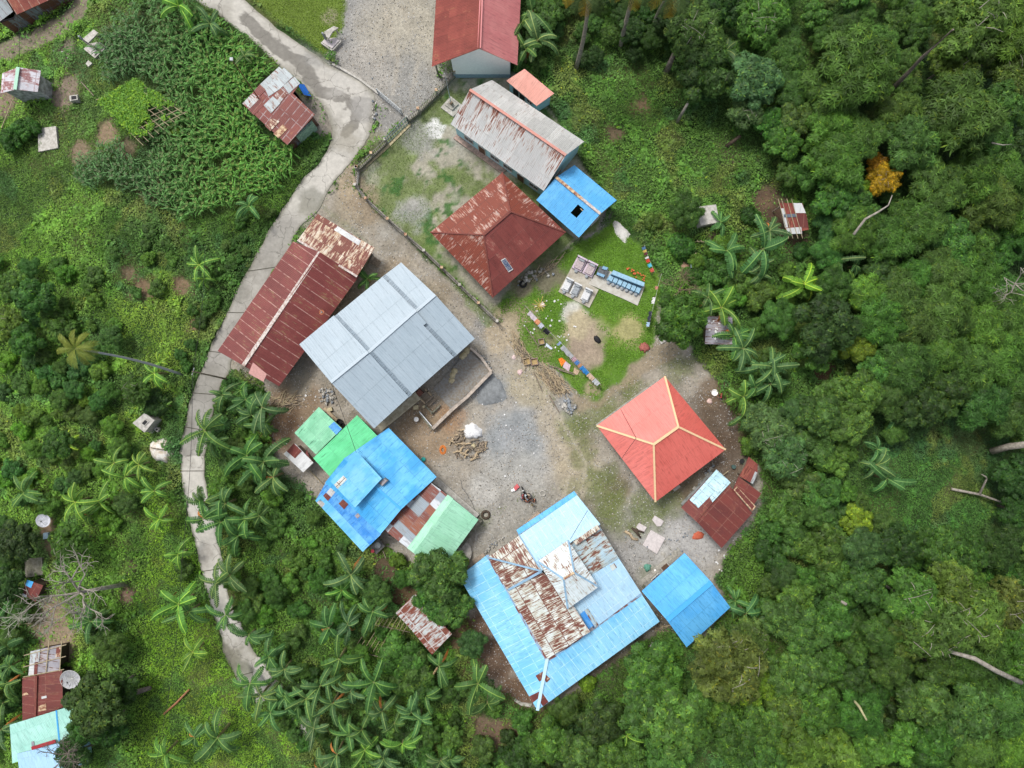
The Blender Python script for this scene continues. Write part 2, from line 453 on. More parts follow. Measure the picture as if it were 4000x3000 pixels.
def ground_colour(x, y):
 C = np.zeros(x.shape + (3,)); C[...] = UNDER
 n = fbm(x, y, 5, 40)
 C *= (0.6 + 0.8 * n)[..., None]
 C += np.array((0.05, 0.03, 0.018)) * sstep((fbm(x, y, 3.5, 41) - 0.55) / 0.12)[..., None]
 paint(x, y, C, YARD, DIRT, 0.8, 0.9, seed=2)
 sdy = sstep(poly_sd(x, y, YARD) / 0.6)
 f = sstep((fbm(x, y, 6, 43, 5) - 0.40) / 0.25) * sdy * 0.75
 C = C * (1 - f[..., None]) + np.array((0.335, 0.31, 0.265)) * f[..., None]
 f = sstep((fbm(x, y, 2.2, 44, 5) - 0.55) / 0.12) * sdy * 0.5
 C = C * (1 - f[..., None]) + np.array((0.20, 0.175, 0.13)) * f[..., None]
 paint(x, y, C, TOPG, (0.29, 0.275, 0.235), 0.8, 0.8, seed=3)
 blob(x, y, C, V(790, 60), 260, (0.24, 0.24, 0.235), 0.8, 5, 0.9)
 blob(x, y, C, V(870, 80), 190, (0.36, 0.33, 0.26), 0.8, 6, 1.0)
 blob(x, y, C, V(860, 190), 170, (0.235, 0.235, 0.225), 0.8, 7, 0.9)
 blob(x, y, C, V(790, 150), 120, (0.38, 0.35, 0.30), 0.5, 8, 0.9)
 for (p, r, col, op) in ((V(1120, 960), 150, (0.30, 0.305, 0.30), .85), (V(1112, 955), 105, (0.22, 0.235, 0.24), .9), (V(1120, 1000), 40, (0.15, 0.16, 0.165), .7), (V(1105, 950), 60, (0.27, 0.28, 0.285), .8), (V(1100, 1070), 170, (0.32, 0.315, 0.29), .85), (V(1050, 1120), 150, (0.29, 0.275, 0.24), .7),
      (V(1060, 835), 66, (0.20, 0.215, 0.22), .95), (V(1010, 800), 75, (0.20, 0.205, 0.205), .9), (V(1045, 1065), 55, (0.42, 0.41, 0.38), .7), (V(1180, 1130), 120, (0.24, 0.23, 0.20), .6),
      (V(1050, 715), 60, (0.24, 0.24, 0.235), .7), (V(1225, 880), 50, (0.26, 0.27, 0.275), .7), (V(1420, 1190), 190, (0.35, 0.345, 0.33), .88), (V(1370, 1160), 110, (0.30, 0.295, 0.28), .8),
      (V(1500, 1150), 110, (0.36, 0.355, 0.345), .85), (V(1320, 1130), 90, (0.25, 0.235, 0.20), .6), (V(1290, 490), 70, (0.25, 0.24, 0.22), .9), (V(1210, 800), 60, (0.30, 0.27, 0.21), .7)):
  blob(x, y, C, p, r, col, op, int(p[0]) % 37, 0.7)
 for (p, r, col, op) in ((V(920, 930), 130, (0.255, 0.175, 0.10), .7), (V(980, 900), 60, (0.30, 0.18, 0.10), .6), (V(1150, 830), 90, (0.33, 0.29, 0.20), .8), (V(1230, 960), 90, (0.33, 0.28, 0.20), .7),
      (V(1190, 910), 60, (0.34, 0.29, 0.205), .7), (V(1250, 1010), 90, (0.35, 0.30, 0.21), .7), (V(640, 870), 110, (0.20, 0.135, 0.08), .8), (V(600, 930), 90, (0.19, 0.11, 0.06), .8), (V(650, 830), 50, (0.27, 0.25, 0.2), .7),
      (V(1560, 900), 120, SOIL, .85), (V(1570, 1000), 110, SOIL, .8), (V(1540, 850), 60, (0.14, 0.10, 0.065), .8), (V(1330, 1060), 60, (0.14, 0.11, 0.07), .8), (V(1480, 1050), 80, (0.12, 0.09, 0.055), .8),
      (V(850, 600), 70, (0.24, 0.19, 0.13), .8), (V(770, 450), 80, (0.27, 0.23, 0.165), .8), (V(930, 640), 70, (0.24, 0.20, 0.14), .8), (V(870, 860), 60, (0.20, 0.14, 0.09), .6), (V(1060, 1420), 110, (0.11, 0.065, 0.04), .9), (V(1110, 1500), 80, (0.12, 0.07, 0.04), .9),
      (V(1450, 1350), 80, (0.10, 0.085, 0.06), .9), (V(1300, 1430), 90, (0.09, 0.08, 0.05), .9), (V(1380, 1400), 60, (0.07, 0.07, 0.045), .9)):
  blob(x, y, C, p, r, col, op, int(p[1]) % 41, 0.8)
 for (p, r, op) in ((V(1250, 920), 70, .85), (V(1300, 890), 60, .8), (V(1360, 840), 60, .8), (V(1260, 990), 50, .6), (V(1300, 1040), 70, .8), (V(1310, 1090), 80, .85), (V(1390, 1110), 80, .8), (V(1440, 1090), 55, .7),
     (V(1460, 790), 60, .7), (V(1330, 1130), 50, .6), (V(1240, 1050), 40, .4), (V(1030, 1130), 40, .35), (V(1400, 1240), 40, .4)):
  blob(x, y, C, p, r, (0.125, 0.15, 0.05), op, int(p[0]) % 31, 1.0, 0.8)
 d = line_d(x, y, VP((1465, 720), (1430, 760), (1360, 800), (1300, 850), (1260, 870)))
 a = sstep((1.5 + 1.4 * (fbm(x, y, 1.5, 9) - 0.5) - d) / 0.6) * 0.8
 C = C * (1 - a[..., None]) + np.array((0.27, 0.22, 0.15)) * a[..., None]
 for pl, w, op in ((VP((1015, 700), (1080, 770), (1150, 870), (1200, 950), (1235, 1010), (1215, 1080)), .30, .55), (VP((1050, 690), (1115, 760), (1180, 860), (1232, 940), (1265, 1000), (1255, 1080)), .30, .55), (VP((760, 420), (850, 520), (960, 640), (1040, 720)), .28, .4), (VP((735, 450), (820, 545), (925, 660), (1000, 740)), .28, .4), (VP((830, 20), (860, 120), (850, 200)), .4, .35), (VP((870, 20), (905, 120), (890, 210)), .4, .35)):
  d = line_d(x, y, pl); a = sstep((w + .35 * (fbm(x, y, 1.5, 35) - .5) - d) / .25) * op * sstep((fbm(x, y, 3, 36) - .35) / .15)
  C = C * (1 - a[..., None]) + np.array((0.40, 0.355, 0.28)) * a[..., None]
 paint(x, y, C, SCHOOL, (0.30, 0.285, 0.225), 0.3, 0.2, seed=12)
 sds = sstep(poly_sd(x, y, SCHOOL) / 0.3)
 nn = fbm(x, y, 3.2, 21, 5) + 0.10 * (vnoise(x, y, 0.5, 22) - 0.5)
 bare = np.zeros(x.shape)
 for (p, r) in ((V(925, 320), 50), (V(930, 365), 120), (V(850, 380), 90), (V(960, 410), 90), (V(905, 440), 70), (V(880, 450), 60), (V(990, 350), 60)):
  c = AG(p); bare = np.maximum(bare, sstep(1.3 - np.hypot(x - c.x, y - c.y) / (r / PPM)))
 g = sstep((nn - 0.35 - 0.14 * bare) / 0.16) * sds
 tc = np.array((0.125, 0.175, 0.05)) * (0.7 + 0.6 * fbm(x, y, 1.2, 23))[..., None]
 C = C * (1 - 0.85 * g[..., None]) + tc * 0.85 * g[..., None]
 g2 = sstep((fbm(x, y, 1.1, 24, 3) - 0.60) / 0.06) * sstep((fbm(x, y, 6, 25) - 0.42) / 0.1) * sds * 0.9
 C = C * (1 - g2[..., None]) + np.array((0.045, 0.12, 0.03)) * g2[..., None]
 blob(x, y, C, V(938, 280), 38, (0.62, 0.62, 0.6), 0.95, 3, 0.35, 0.9)
 for (p, r, col, op) in ((V(900, 290), 70, (0.26, 0.26, 0.24), .75), (V(890, 460), 60, (0.30, 0.30, 0.29), .7), (V(1000, 300), 55, (0.3, 0.3, 0.27), .6), (V(800, 380), 50, (0.33, 0.31, 0.26), .6), (V(845, 500), 40, (0.3, 0.29, 0.26), .6)):
  blob(x, y, C, p, r, col, op, int(p[1]) % 29, 0.8, 0.9)
 paint(x, y, C, CEM, GRASS, 0.6, 0.7, seed=14)
 sdc = sstep(poly_sd(x, y, CEM) / 0.5)
 f = sstep((fbm(x, y, 3, 26, 4) - 0.5) / 0.2) * sdc * 0.6
 C = C * (1 - f[..., None]) + np.array((0.13, 0.21, 0.025)) * f[..., None]
 for (p, r, col, op) in ((zf(360, 1050), 42, (0.5, 0.49, 0.44), .95), (zf(320, 1170), 26, (0.46, 0.44, 0.38), .9), (zf(520, 1300), 60, (0.40, 0.34, 0.22), .95), (zf(560, 1500), 75, (0.32, 0.26, 0.19), .95),
      (zg(1280, 880), 70, (0.30, 0.24, 0.18), .95), (zf(1280, 1300), 62, (0.34, 0.30, 0.15), .8), (zg(480, 280), 40, (0.34, 0.27, 0.18), .7), (zg(170, 360), 60, (0.33, 0.26, 0.18), .8), (zg(60, 560), 70, (0.36, 0.30, 0.21), .9),
      (zg(600, 640), 50, (0.25, 0.2, 0.14), .6), (zg(650, 870), 45, (0.24, 0.19, 0.13), .6), (zg(1350, 1350), 32, (0.3, 0.24, 0.16), .8), (zg(1150, 430), 50, (0.36, 0.31, 0.2), .9), (V(1180, 600), 70, (0.16, 0.14, 0.10), .9), (V(1130, 620), 40, (0.2, 0.17, 0.12), .9)):
  blob(x, y, C, p, r, col, op, int(p[1]) % 23, 0.8, 0.7)
 paint(x, y, C, TOPGRASS, (0.115, 0.17, 0.03), 0.6, 0.4, seed=15)
 blob(x, y, C, t10(480, 110), 30, (0.25, 0.22, 0.16), .7, 4)
 for (p, r, col, op) in ((t00(690, 870), 50, (0.25, 0.18, 0.12), .9), (t00(520, 1000), 50, (0.22, 0.16, 0.11), .9), (t00(820, 970), 45, (0.16, 0.12, 0.08), .8), (t00(440, 560), 60, (0.20, 0.15, 0.11), .8), (t00(400, 640), 50, (0.22, 0.17, 0.13), .8),
      (t00(960, 1250), 55, (0.12, 0.08, 0.05), .8), (t00(1020, 1210), 35, (0.13, 0.085, 0.05), .8), (t01(920, 220), 50, (0.2, 0.135, 0.085), .9), (t01(1180, 200), 45, (0.2, 0.13, 0.085), .8), (t01(830, 120), 40, (0.17, 0.12, 0.08), .7), (t01(1260, 450), 25, (0.2, 0.13, 0.08), .9),
      (t20(830, 690), 40, (0.2, 0.13, 0.08), .85), (t20(660, 870), 40, (0.18, 0.125, 0.08), .8), (t20(1430, 1000), 70, (0.12, 0.09, 0.06), .7), (zm(1130, 260), 75, (0.10, 0.065, 0.045), .95), (zm(1200, 500), 60, (0.07, 0.045, 0.03), .95), (zm(1400, 640), 50, (0.09, 0.06, 0.04), .9), (zm(540, 680), 40, (0.17, 0.12, 0.08), .8),
      (t20(1650, 1310), 30, (0.12, 0.08, 0.05), .9), (t31(350, 750), 45, (0.09, 0.055, 0.035), .95), (t31(1180, 1550), 40, (0.10, 0.08, 0.05), .8), (t02(820, 540), 45, (0.17, 0.11, 0.08), .9), (t02(850, 360), 25, (0.18, 0.12, 0.09), .9), (t02(340, 800), 110, (0.27, 0.21, 0.14), .95), (t02(330, 650), 80, (0.24, 0.18, 0.125), .9),
      (t02(300, 100), 40, (0.24, 0.16, 0.11), .9), (t02(330, 230), 40, (0.2, 0.14, 0.09), .9), (t12(1500, 1440), 90, (0.14, 0.095, 0.065), .9), (t22(20, 1440), 70, (0.14, 0.09, 0.06), .9), (t12(830, 370), 70, (0.09, 0.06, 0.04), .9), (t12(960, 560), 60, (0.11, 0.07, 0.04), .9), (t12(1330, 830), 60, (0.13, 0.085, 0.05), .9),
      (t12(1450, 720), 60, (0.13, 0.08, 0.05), .9), (t22(190, 1330), 40, (0.10, 0.06, 0.04), .8), (t21(1600, 130), 20, SOIL, .5), (t10(400, 720), 75, (0.26, 0.235, 0.2), .95), (t10(430, 820), 55, (0.24, 0.215, 0.18), .95), (t02(1420, 1330), 30, (0.2, 0.18, 0.12), .5),
      (t10(800, 700), 60, (0.27, 0.26, 0.235), .9), (t10(720, 900), 50, (0.16, 0.17, 0.09), .8), (t10(620, 1000), 45, (0.13, 0.15, 0.05), .8), (t10(600, 1180), 60, (0.32, 0.26, 0.18), .9), (t10(700, 1330), 60, (0.25, 0.2, 0.14), .8), (t10(850, 780), 45, (0.24, 0.235, 0.22), .8), (t01(50, 700), 20, SOIL, .5)):
  blob(x, y, C, p, r, col, op, int(p[0] + p[1]) % 43, 0.8, 0.8)
 for pl, w, op in ((VP((1050, 690), (980, 600), (920, 540)), 0.9, .6), (VP((690, 440), (800, 530)), 0.5, .2)):
  d = line_d(x, y, pl); a = sstep((w + 1.2 * (fbm(x, y, 1, 31) - 0.5) - d) / 0.5) * op
  C = C * (1 - a[..., None]) + np.array((0.10, 0.17, 0.04)) * a[..., None]
 d = line_d(x, y, gp([zl(-200, 760), zl(130, 640), zl(500, 480), zl(800, 330), zl(980, 180), zl(1080, 0), zl(1120, -200)]))
 a = sstep((1.25 + 0.5 * (fbm(x, y, 1, 33) - 0.5) - d) / 0.4)
 C = C * (1 - a[..., None]) + np.array((0.20, 0.17, 0.125)) * a[..., None]
 for (p, r, col, op) in ((zl(870, 640), 45, (0.2, 0.17, 0.13), .8), (zl(800, 1250), 45, (0.22, 0.175, 0.14), .85), (zl(900, 1130), 45, (0.2, 0.16, 0.12), .8), (zl(760, 1380), 30, (0.26, 0.2, 0.15), .9), (zl(100, 1290), 60, (0.2, 0.15, 0.11), .9), (zl(40, 1400), 50, (0.2, 0.15, 0.11), .9)):
  blob(x, y, C, p, r, col, op, int(p[0] + p[1]) % 43, 0.8, 0.8)
 C *= (0.78 + .44 * fbm(x, y, .9, 97, 3))[..., None]
 return C
# -- the ground: one sheet to the horizon
def axis(lo, hi, step, far):
 a = np.arange(lo, hi + step / 2, step)
 out = []; s = step; v = hi
 while v < far:
  s *= 1.25; v += s; out.append(v)
 out2 = []; s = step; v = lo
 while v > -far:
  s *= 1.25; v -= s; out2.append(v)
 return np.array(out2[::-1] + list(a) + out)
def grid_mesh(name, X, Y, Zz, mat, C):
 ny, nx = X.shape
 v = np.stack([X, Y, Zz], -1).reshape(-1, 3)
 i = (np.arange(ny - 1)[:, None] * nx + np.arange(nx - 1)[None, :]).ravel()
 idx = np.stack([i, i + 1, i + nx + 1, i + nx], -1).ravel()
 return np_mesh(name, v, 4, idx, mat, C.reshape(-1, 3), True)
def ground_material():
 m, nt, N, L, P = mat_new('ground')
 at = N.new('ShaderNodeAttribute'); at.attribute_name = 'Col'
 g = N.new('ShaderNodeNewGeometry')
 pos = g.outputs['Position']
 fine = noise(N, L, 3.2, 6, pos, 0.75)
 hv = N.new('ShaderNodeHueSaturation')
 L.new(at.outputs['Color'], hv.inputs['Color'])
 L.new(mathn(N, L, 'ADD', mathn(N, L, 'MULTIPLY', fine, 1.7), 0.17), hv.inputs['Value'])
 c = hv.outputs[0]
 grit = ramp(N, L, noise(N, L, 7.0, 4, pos, 0.8), 0.58, 0.66)
 c = mixc(N, L, mathn(N, L, 'MULTIPLY', grit, 0.34), c, (0.46, 0.44, 0.41))
 dk = ramp(N, L, noise(N, L, 6.3, 4, pos, 0.7), 0.56, 0.70)
 c = mixc(N, L, mathn(N, L, 'MULTIPLY', dk, 0.36), c, (0.07, 0.065, 0.045))
 L.new(c, P.inputs['Base Color'])
 P.inputs['Roughness'].default_value = 0.95
 P.inputs['Specular IOR Level'].default_value = 0.1
 b = N.new('ShaderNodeBump'); b.inputs['Strength'].default_value = 0.6; b.inputs['Distance'].default_value = 0.06
 L.new(noise(N, L, 5.0, 6, pos, 0.8), b.inputs['Height']); L.new(b.outputs[0], P.inputs['Normal'])
 return m
gx = axis(-62, 64, 0.25, 420); gy = axis(-50, 50, 0.25, 420)
GX, GY = np.meshgrid(gx, gy)
GC = ground_colour(GX, GY)
ground = link('ground', grid_mesh('ground', GX, GY, G(GX, GY), ground_material(), GC))
tag(ground, 'earth, gravel and worn turf of the village ridge', kind='structure')
# -- the concrete lane
def resample(P, n):
 P = np.array([tuple(p)[:2] for p in P]); k = len(P)
 out = []
 m = 24
 for i in range(k - 1):
  p0, p1, p2, p3 = P[max(i - 1, 0)], P[i], P[i + 1], P[min(i + 2, k - 1)]
  for j in range(m):
   t = j / m
   out.append(0.5 * ((2 * p1) + (-p0 + p2) * t + (2 * p0 - 5 * p1 + 4 * p2 - p3) * t * t + (-p0 + 3 * p1 - 3 * p2 + p3) * t ** 3))
 out.append(P[-1])
 return np.array(out)
La, Ra = resample(RL, 0), resample(RR, 0)
jn = lambda P, seed: (fbm(P[:, 0], P[:, 1], 1.3, seed, 3) - 0.5) * 0.45
dirs = (Ra - La) / np.linalg.norm(Ra - La, axis=1, keepdims=True)
La = La + dirs * jn(La, 51)[:, None]; Ra = Ra - dirs * jn(Ra, 52)[:, None]
ns = 44
tt = np.linspace(0, 1, ns)[None, :, None]
RXY = La[:, None, :] * (1 - tt) + Ra[:, None, :] * tt
RX, RY = RXY[..., 0], RXY[..., 1]
edge = np.minimum(tt[..., 0], 1 - tt[..., 0]) * np.ones_like(RX)
RZ = G(RX, RY) + 0.055 - 0.22 * (edge < 0.004)
def road_colour(x, y):
 C = np.zeros(x.shape + (3,)); C[...] = (0.47, 0.45, 0.405)
 n = fbm(x, y, 4, 60, 5)
 C *= (0.80 + 0.42 * n)[..., None]
 f = sstep((fbm(x, y, 2.5, 61, 5) - 0.5) / 0.2) * 0.5
 C = C * (1 - f[..., None]) + np.array((0.255, 0.24, 0.205)) * f[..., None]
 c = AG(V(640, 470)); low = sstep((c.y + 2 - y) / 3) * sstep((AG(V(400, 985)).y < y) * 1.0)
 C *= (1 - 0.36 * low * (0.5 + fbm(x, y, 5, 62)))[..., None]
 d = line_d(x, y, gp([t10(-60, 130), t10(0, 190), t10(90, 260), t10(180, 340), t10(300, 410), t10(370, 530), t10(420, 590), t10(500, 610), t10(590, 640), t10(650, 730), t10(640, 800), t10(590, 870)]))
 w = 0.62 * (0.6 + 0.9 * fbm(x, y, 2, 63)); a = sstep((w - d + 0.9 * (fbm(x, y, 0.7, 64, 4) - 0.5)) / 0.12 + .5) * 0.85
 C = C * (1 - a[..., None]) + (np.array((0.175, 0.165, 0.145)) * (0.8 + 0.4 * fbm(x, y, .5, 65))[..., None]) * a[..., None]
 for (p, r, col, op) in ((t10(700, 690), 45, (0.29, 0.28, 0.26), .8), (t10(370, 1290), 45, (0.24, 0.235, 0.2), .8), (t10(330, 1350), 40, (0.25, 0.24, 0.2), .7), (t10(590, 900), 50, (0.27, 0.25, 0.2), .6), (t10(400, 380), 45, (0.24, 0.235, 0.22), .6),
      (t10(530, 520), 60, (0.44, 0.425, 0.39), .5), (t01(1500, 190), 60, (0.20, 0.195, 0.165), .6), (t01(1330, 850), 70, (0.24, 0.23, 0.2), .5), (t02(1480, 950), 55, (0.16, 0.15, 0.11), .8), (t02(1550, 1040), 55, (0.15, 0.15, 0.11), .7), (t02(1330, 280), 40, (0.27, 0.25, 0.22), .6)):
  blob(x, y, C, p, r, col, op, int(p[0]) % 31, 0.8, 0.9)
 e = sstep((0.16 + 0.12 * (fbm(x, y, 1.2, 66) - 0.5) - edge) / 0.14) * 0.55
 C = C * (1 - e[..., None]) + np.array((0.15, 0.145, 0.10)) * e[..., None]
 return C
def road_material():
 m, nt, N, L, P = mat_new('worn_concrete')
 at = N.new('ShaderNodeAttribute'); at.attribute_name = 'Col'
 g = N.new('ShaderNodeNewGeometry'); pos = g.outputs['Position']
 hv = N.new('ShaderNodeHueSaturation'); L.new(at.outputs['Color'], hv.inputs['Color'])
 L.new(mathn(N, L, 'ADD', mathn(N, L, 'MULTIPLY', noise(N, L, 2.6, 7, pos, 0.7), 0.7), 0.65), hv.inputs['Value'])
 c = hv.outputs[0]
 vo = N.new('ShaderNodeTexVoronoi'); vo.feature = 'DISTANCE_TO_EDGE'; vo.inputs['Scale'].default_value = 0.42
 wv = N.new('ShaderNodeVectorMath'); wv.operation = 'ADD'
 nz = N.new('ShaderNodeTexNoise'); nz.inputs['Scale'].default_value = 1.1; nz.inputs['Detail'].default_value = 4; L.new(pos, nz.inputs['Vector'])
 L.new(pos, wv.inputs[0]); L.new(nz.outputs['Color'], wv.inputs[1]); L.new(wv.outputs[0], vo.inputs['Vector'])
 cr = mathn(N, L, 'LESS_THAN', vo.outputs['Distance'], 0.012)
 cr = mathn(N, L, 'MULTIPLY', cr, ramp(N, L, noise(N, L, 0.35, 2, pos), 0.38, 0.5))
 c = mixc(N, L, mathn(N, L, 'MULTIPLY', cr, 0.5), c, (0.10, 0.095, 0.08))
 L.new(c, P.inputs['Base Color']); P.inputs['Roughness'].default_value = 0.9
 P.inputs['Specular IOR Level'].default_value = 0.2
 b = N.new('ShaderNodeBump'); b.inputs['Strength'].default_value = 0.5; b.inputs['Distance'].default_value = 0.03
 L.new(noise(N, L, 7.0, 5, pos, 0.8), b.inputs['Height']); L.new(b.outputs[0], P.inputs['Normal'])
 return m
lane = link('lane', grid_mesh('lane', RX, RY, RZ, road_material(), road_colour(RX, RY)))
tag(lane, 'cracked pale concrete lane winding down the left of the village', kind='structure')
joint_m = plain('joint_dirt', (0.075, 0.07, 0.05))
mbj = MB()
for i in (330, 372, 415, 465, 505, 556, 590, 640, 690, 740):
 if i < len(La):
  a = Vector((La[i][0], La[i][1], 0)); b = Vector((Ra[i][0], Ra[i][1], 0)); a.z = G(a.x, a.y) + .065; b.z = G(b.x, b.y) + .065
  mbj.bar(a, b, 0.08, 0.012, joint_m)
o = mbj.build('lane_joints'); tag(o, 'dark joints between the slabs of the concrete lane', kind='structure')
# -- building materials
M_white = plain('white_render', (0.86, 0.85, 0.82), var=0.05)
M_bluew = plain('pale_blue_render', (0.40, 0.68, 0.76), var=0.12)
M_band = plain('grey_blue_paint', (0.26, 0.36, 0.42), var=0.15)
M_cream = plain('cream_plaster', (0.50, 0.46, 0.34), var=0.2, scale=2, c2=(0.33, 0.29, 0.2))
M_conc = plain('raw_concrete', (0.38, 0.365, 0.32), var=0.25, scale=3, bump=0.3)
M_concd = plain('mossy_concrete', (0.22, 0.21, 0.17), var=0.3, scale=3, c2=(0.12, 0.12, 0.08), bump=0.3)
M_slabm = plain('pale_concrete', (0.50, 0.48, 0.44), var=0.2, scale=3, c2=(0.33, 0.315, 0.275))
M_greyw = plain('grey_block', (0.46, 0.48, 0.48), var=0.2, scale=2, c2=(0.2, 0.215, 0.2))
M_dark = plain('dark_opening', (0.02, 0.02, 0.022), var=0.1)
M_wood = plain('weathered_wood', (0.29, 0.235, 0.175), var=0.3, scale=7)
M_woodl = plain('cut_wood', (0.50, 0.39, 0.25), var=0.25, scale=7)
M_woodd = plain('dark_plank', (0.09, 0.065, 0.045), var=0.3)
M_bamb = plain('bamboo', (0.42, 0.35, 0.22), var=0.2)
M_mintw = plain('mint_boards', (0.30, 0.48, 0.36), var=0.25, scale=3)
M_door = plain('brown_door', (0.13, 0.07, 0.045), var=0.2)
M_glass = plain('window_glass', (0.05, 0.065, 0.075), rough=0.15, var=0.2)
M_frame = plain('painted_frame', (0.55, 0.55, 0.52), var=0.1)
M_steel = plain('galvanised_pipe', (0.42, 0.45, 0.46), rough=0.45, var=0.15)
M_green = plain('green_painted_steel', (0.07, 0.13, 0.12), rough=0.5, var=0.2)
M_rustm = plain('rusty_iron', (0.16, 0.07, 0.04), var=0.3)
M_greyd = plain('grey_board', (0.2, 0.2, 0.19), var=0.3)
WALLR = roof_mat('old_sheet_wall', (0.22, 0.25, 0.27), (0.15, 0.18, 0.20), 0.5, (0.10, 0.045, 0.03), (0.16, 0.09, 0.05), (0.8, 3), seam=0.5,
    palette=[(0, (0.20, 0.24, 0.27)), (0.3, (0.11, 0.045, 0.035)), (0.55, (0.15, 0.18, 0.21)), (0.8, (0.28, 0.32, 0.34))])
FOOTC = []
def in_poly(x, y, P):
 return bool(poly_sd(np.array([x]), np.array([y]), P)[0] >= 0)
class Plane:
 def __init__(s, pts):
  s.P = [Vector(p) for p in pts]
  a, b, c = s.P[0], s.P[1], s.P[2]
  s.n = (b - a).cross(c - a).normalized(); s.o = a
  if s.n.z < 0: s.n = -s.n
  s.xy = [(p.x, p.y) for p in s.P]
 def z(s, x, y):
  return s.o.z - (s.n.x * (x - s.o.x) + s.n.y * (y - s.o.y)) / s.n.z
 def hit(s, p, lift=0.0):
  g = W(p, 0); d = Vector((g[0], g[1], -H)); o = Vector((0, 0, H))
  t = (s.o + s.n * lift - o).dot(s.n) / d.dot(s.n)
  return o + d * t
def inset_poly(P, d):
 """shrink a polygon (list of xy) by d metres"""
 n = len(P); A = sum(P[i][0] * P[(i + 1) % n][1] - P[(i + 1) % n][0] * P[i][1] for i in range(n))
 sg = 1 if A > 0 else -1
 out = []
 for i in range(n):
  p0 = Vector(P[i - 1]); p1 = Vector(P[i]); p2 = Vector(P[(i + 1) % n])
  e1 = (p1 - p0).normalized(); e2 = (p2 - p1).normalized()
  n1 = Vector((-e1.y, e1.x)) * sg; n2 = Vector((-e2.y, e2.x)) * sg
  k = (n1 + n2); k = k / max(0.5, k.dot(n1))
  out.append(tuple(p1 + k * d))
 return out
def add_opening(t, wall, a, b, f, w, h, sill, mat, frame, name, base_z, ctr):
 """door or window on the wall side a-b"""
 a = Vector((a[0], a[1], 0)); b = Vector((b[0], b[1], 0)); d = (b - a).normalized()
 nrm = Vector((d.y, -d.x, 0))
 m = (a + b) / 2 - Vector((ctr[0], ctr[1], 0))
 if nrm.dot(m) < 0: nrm = -nrm
 c = a + (b - a) * f
 mb = MB()
 p = c + nrm * 0.02; z0 = base_z + sill
 q = [p - d * w / 2, p + d * w / 2]
 mb.bar(q[0] + Vector((0, 0, z0 + h / 2)), q[1] + Vector((0, 0, z0 + h / 2)), 0.06, h, mat)
 o = mb.build(name, wall)
 fb = MB()
 e = nrm * 0.035
 for k in (0, 1):
  fb.bar(q[k] + e + Vector((0, 0, z0)), q[k] + e + Vector((0, 0, z0 + h + 0.06)), 0.07, 0.07, frame)
 fb.bar(q[0] + e + Vector((0, 0, z0 + h + 0.1)), q[1] + e + Vector((0, 0, z0 + h + 0.1)), 0.09, 0.08, frame)
 if sill > 0.2:
  fb.bar(q[0] + e + Vector((0, 0, z0 - 0.03)), q[1] + e + Vector((0, 0, z0 - 0.03)), 0.14, 0.06, frame)
  fb.bar(p + e + Vector((0, 0, z0 + 0.01)), p + e + Vector((0, 0, z0 + h)), 0.04, 0.04, frame)
 fb.build(name + '_frame', wall)
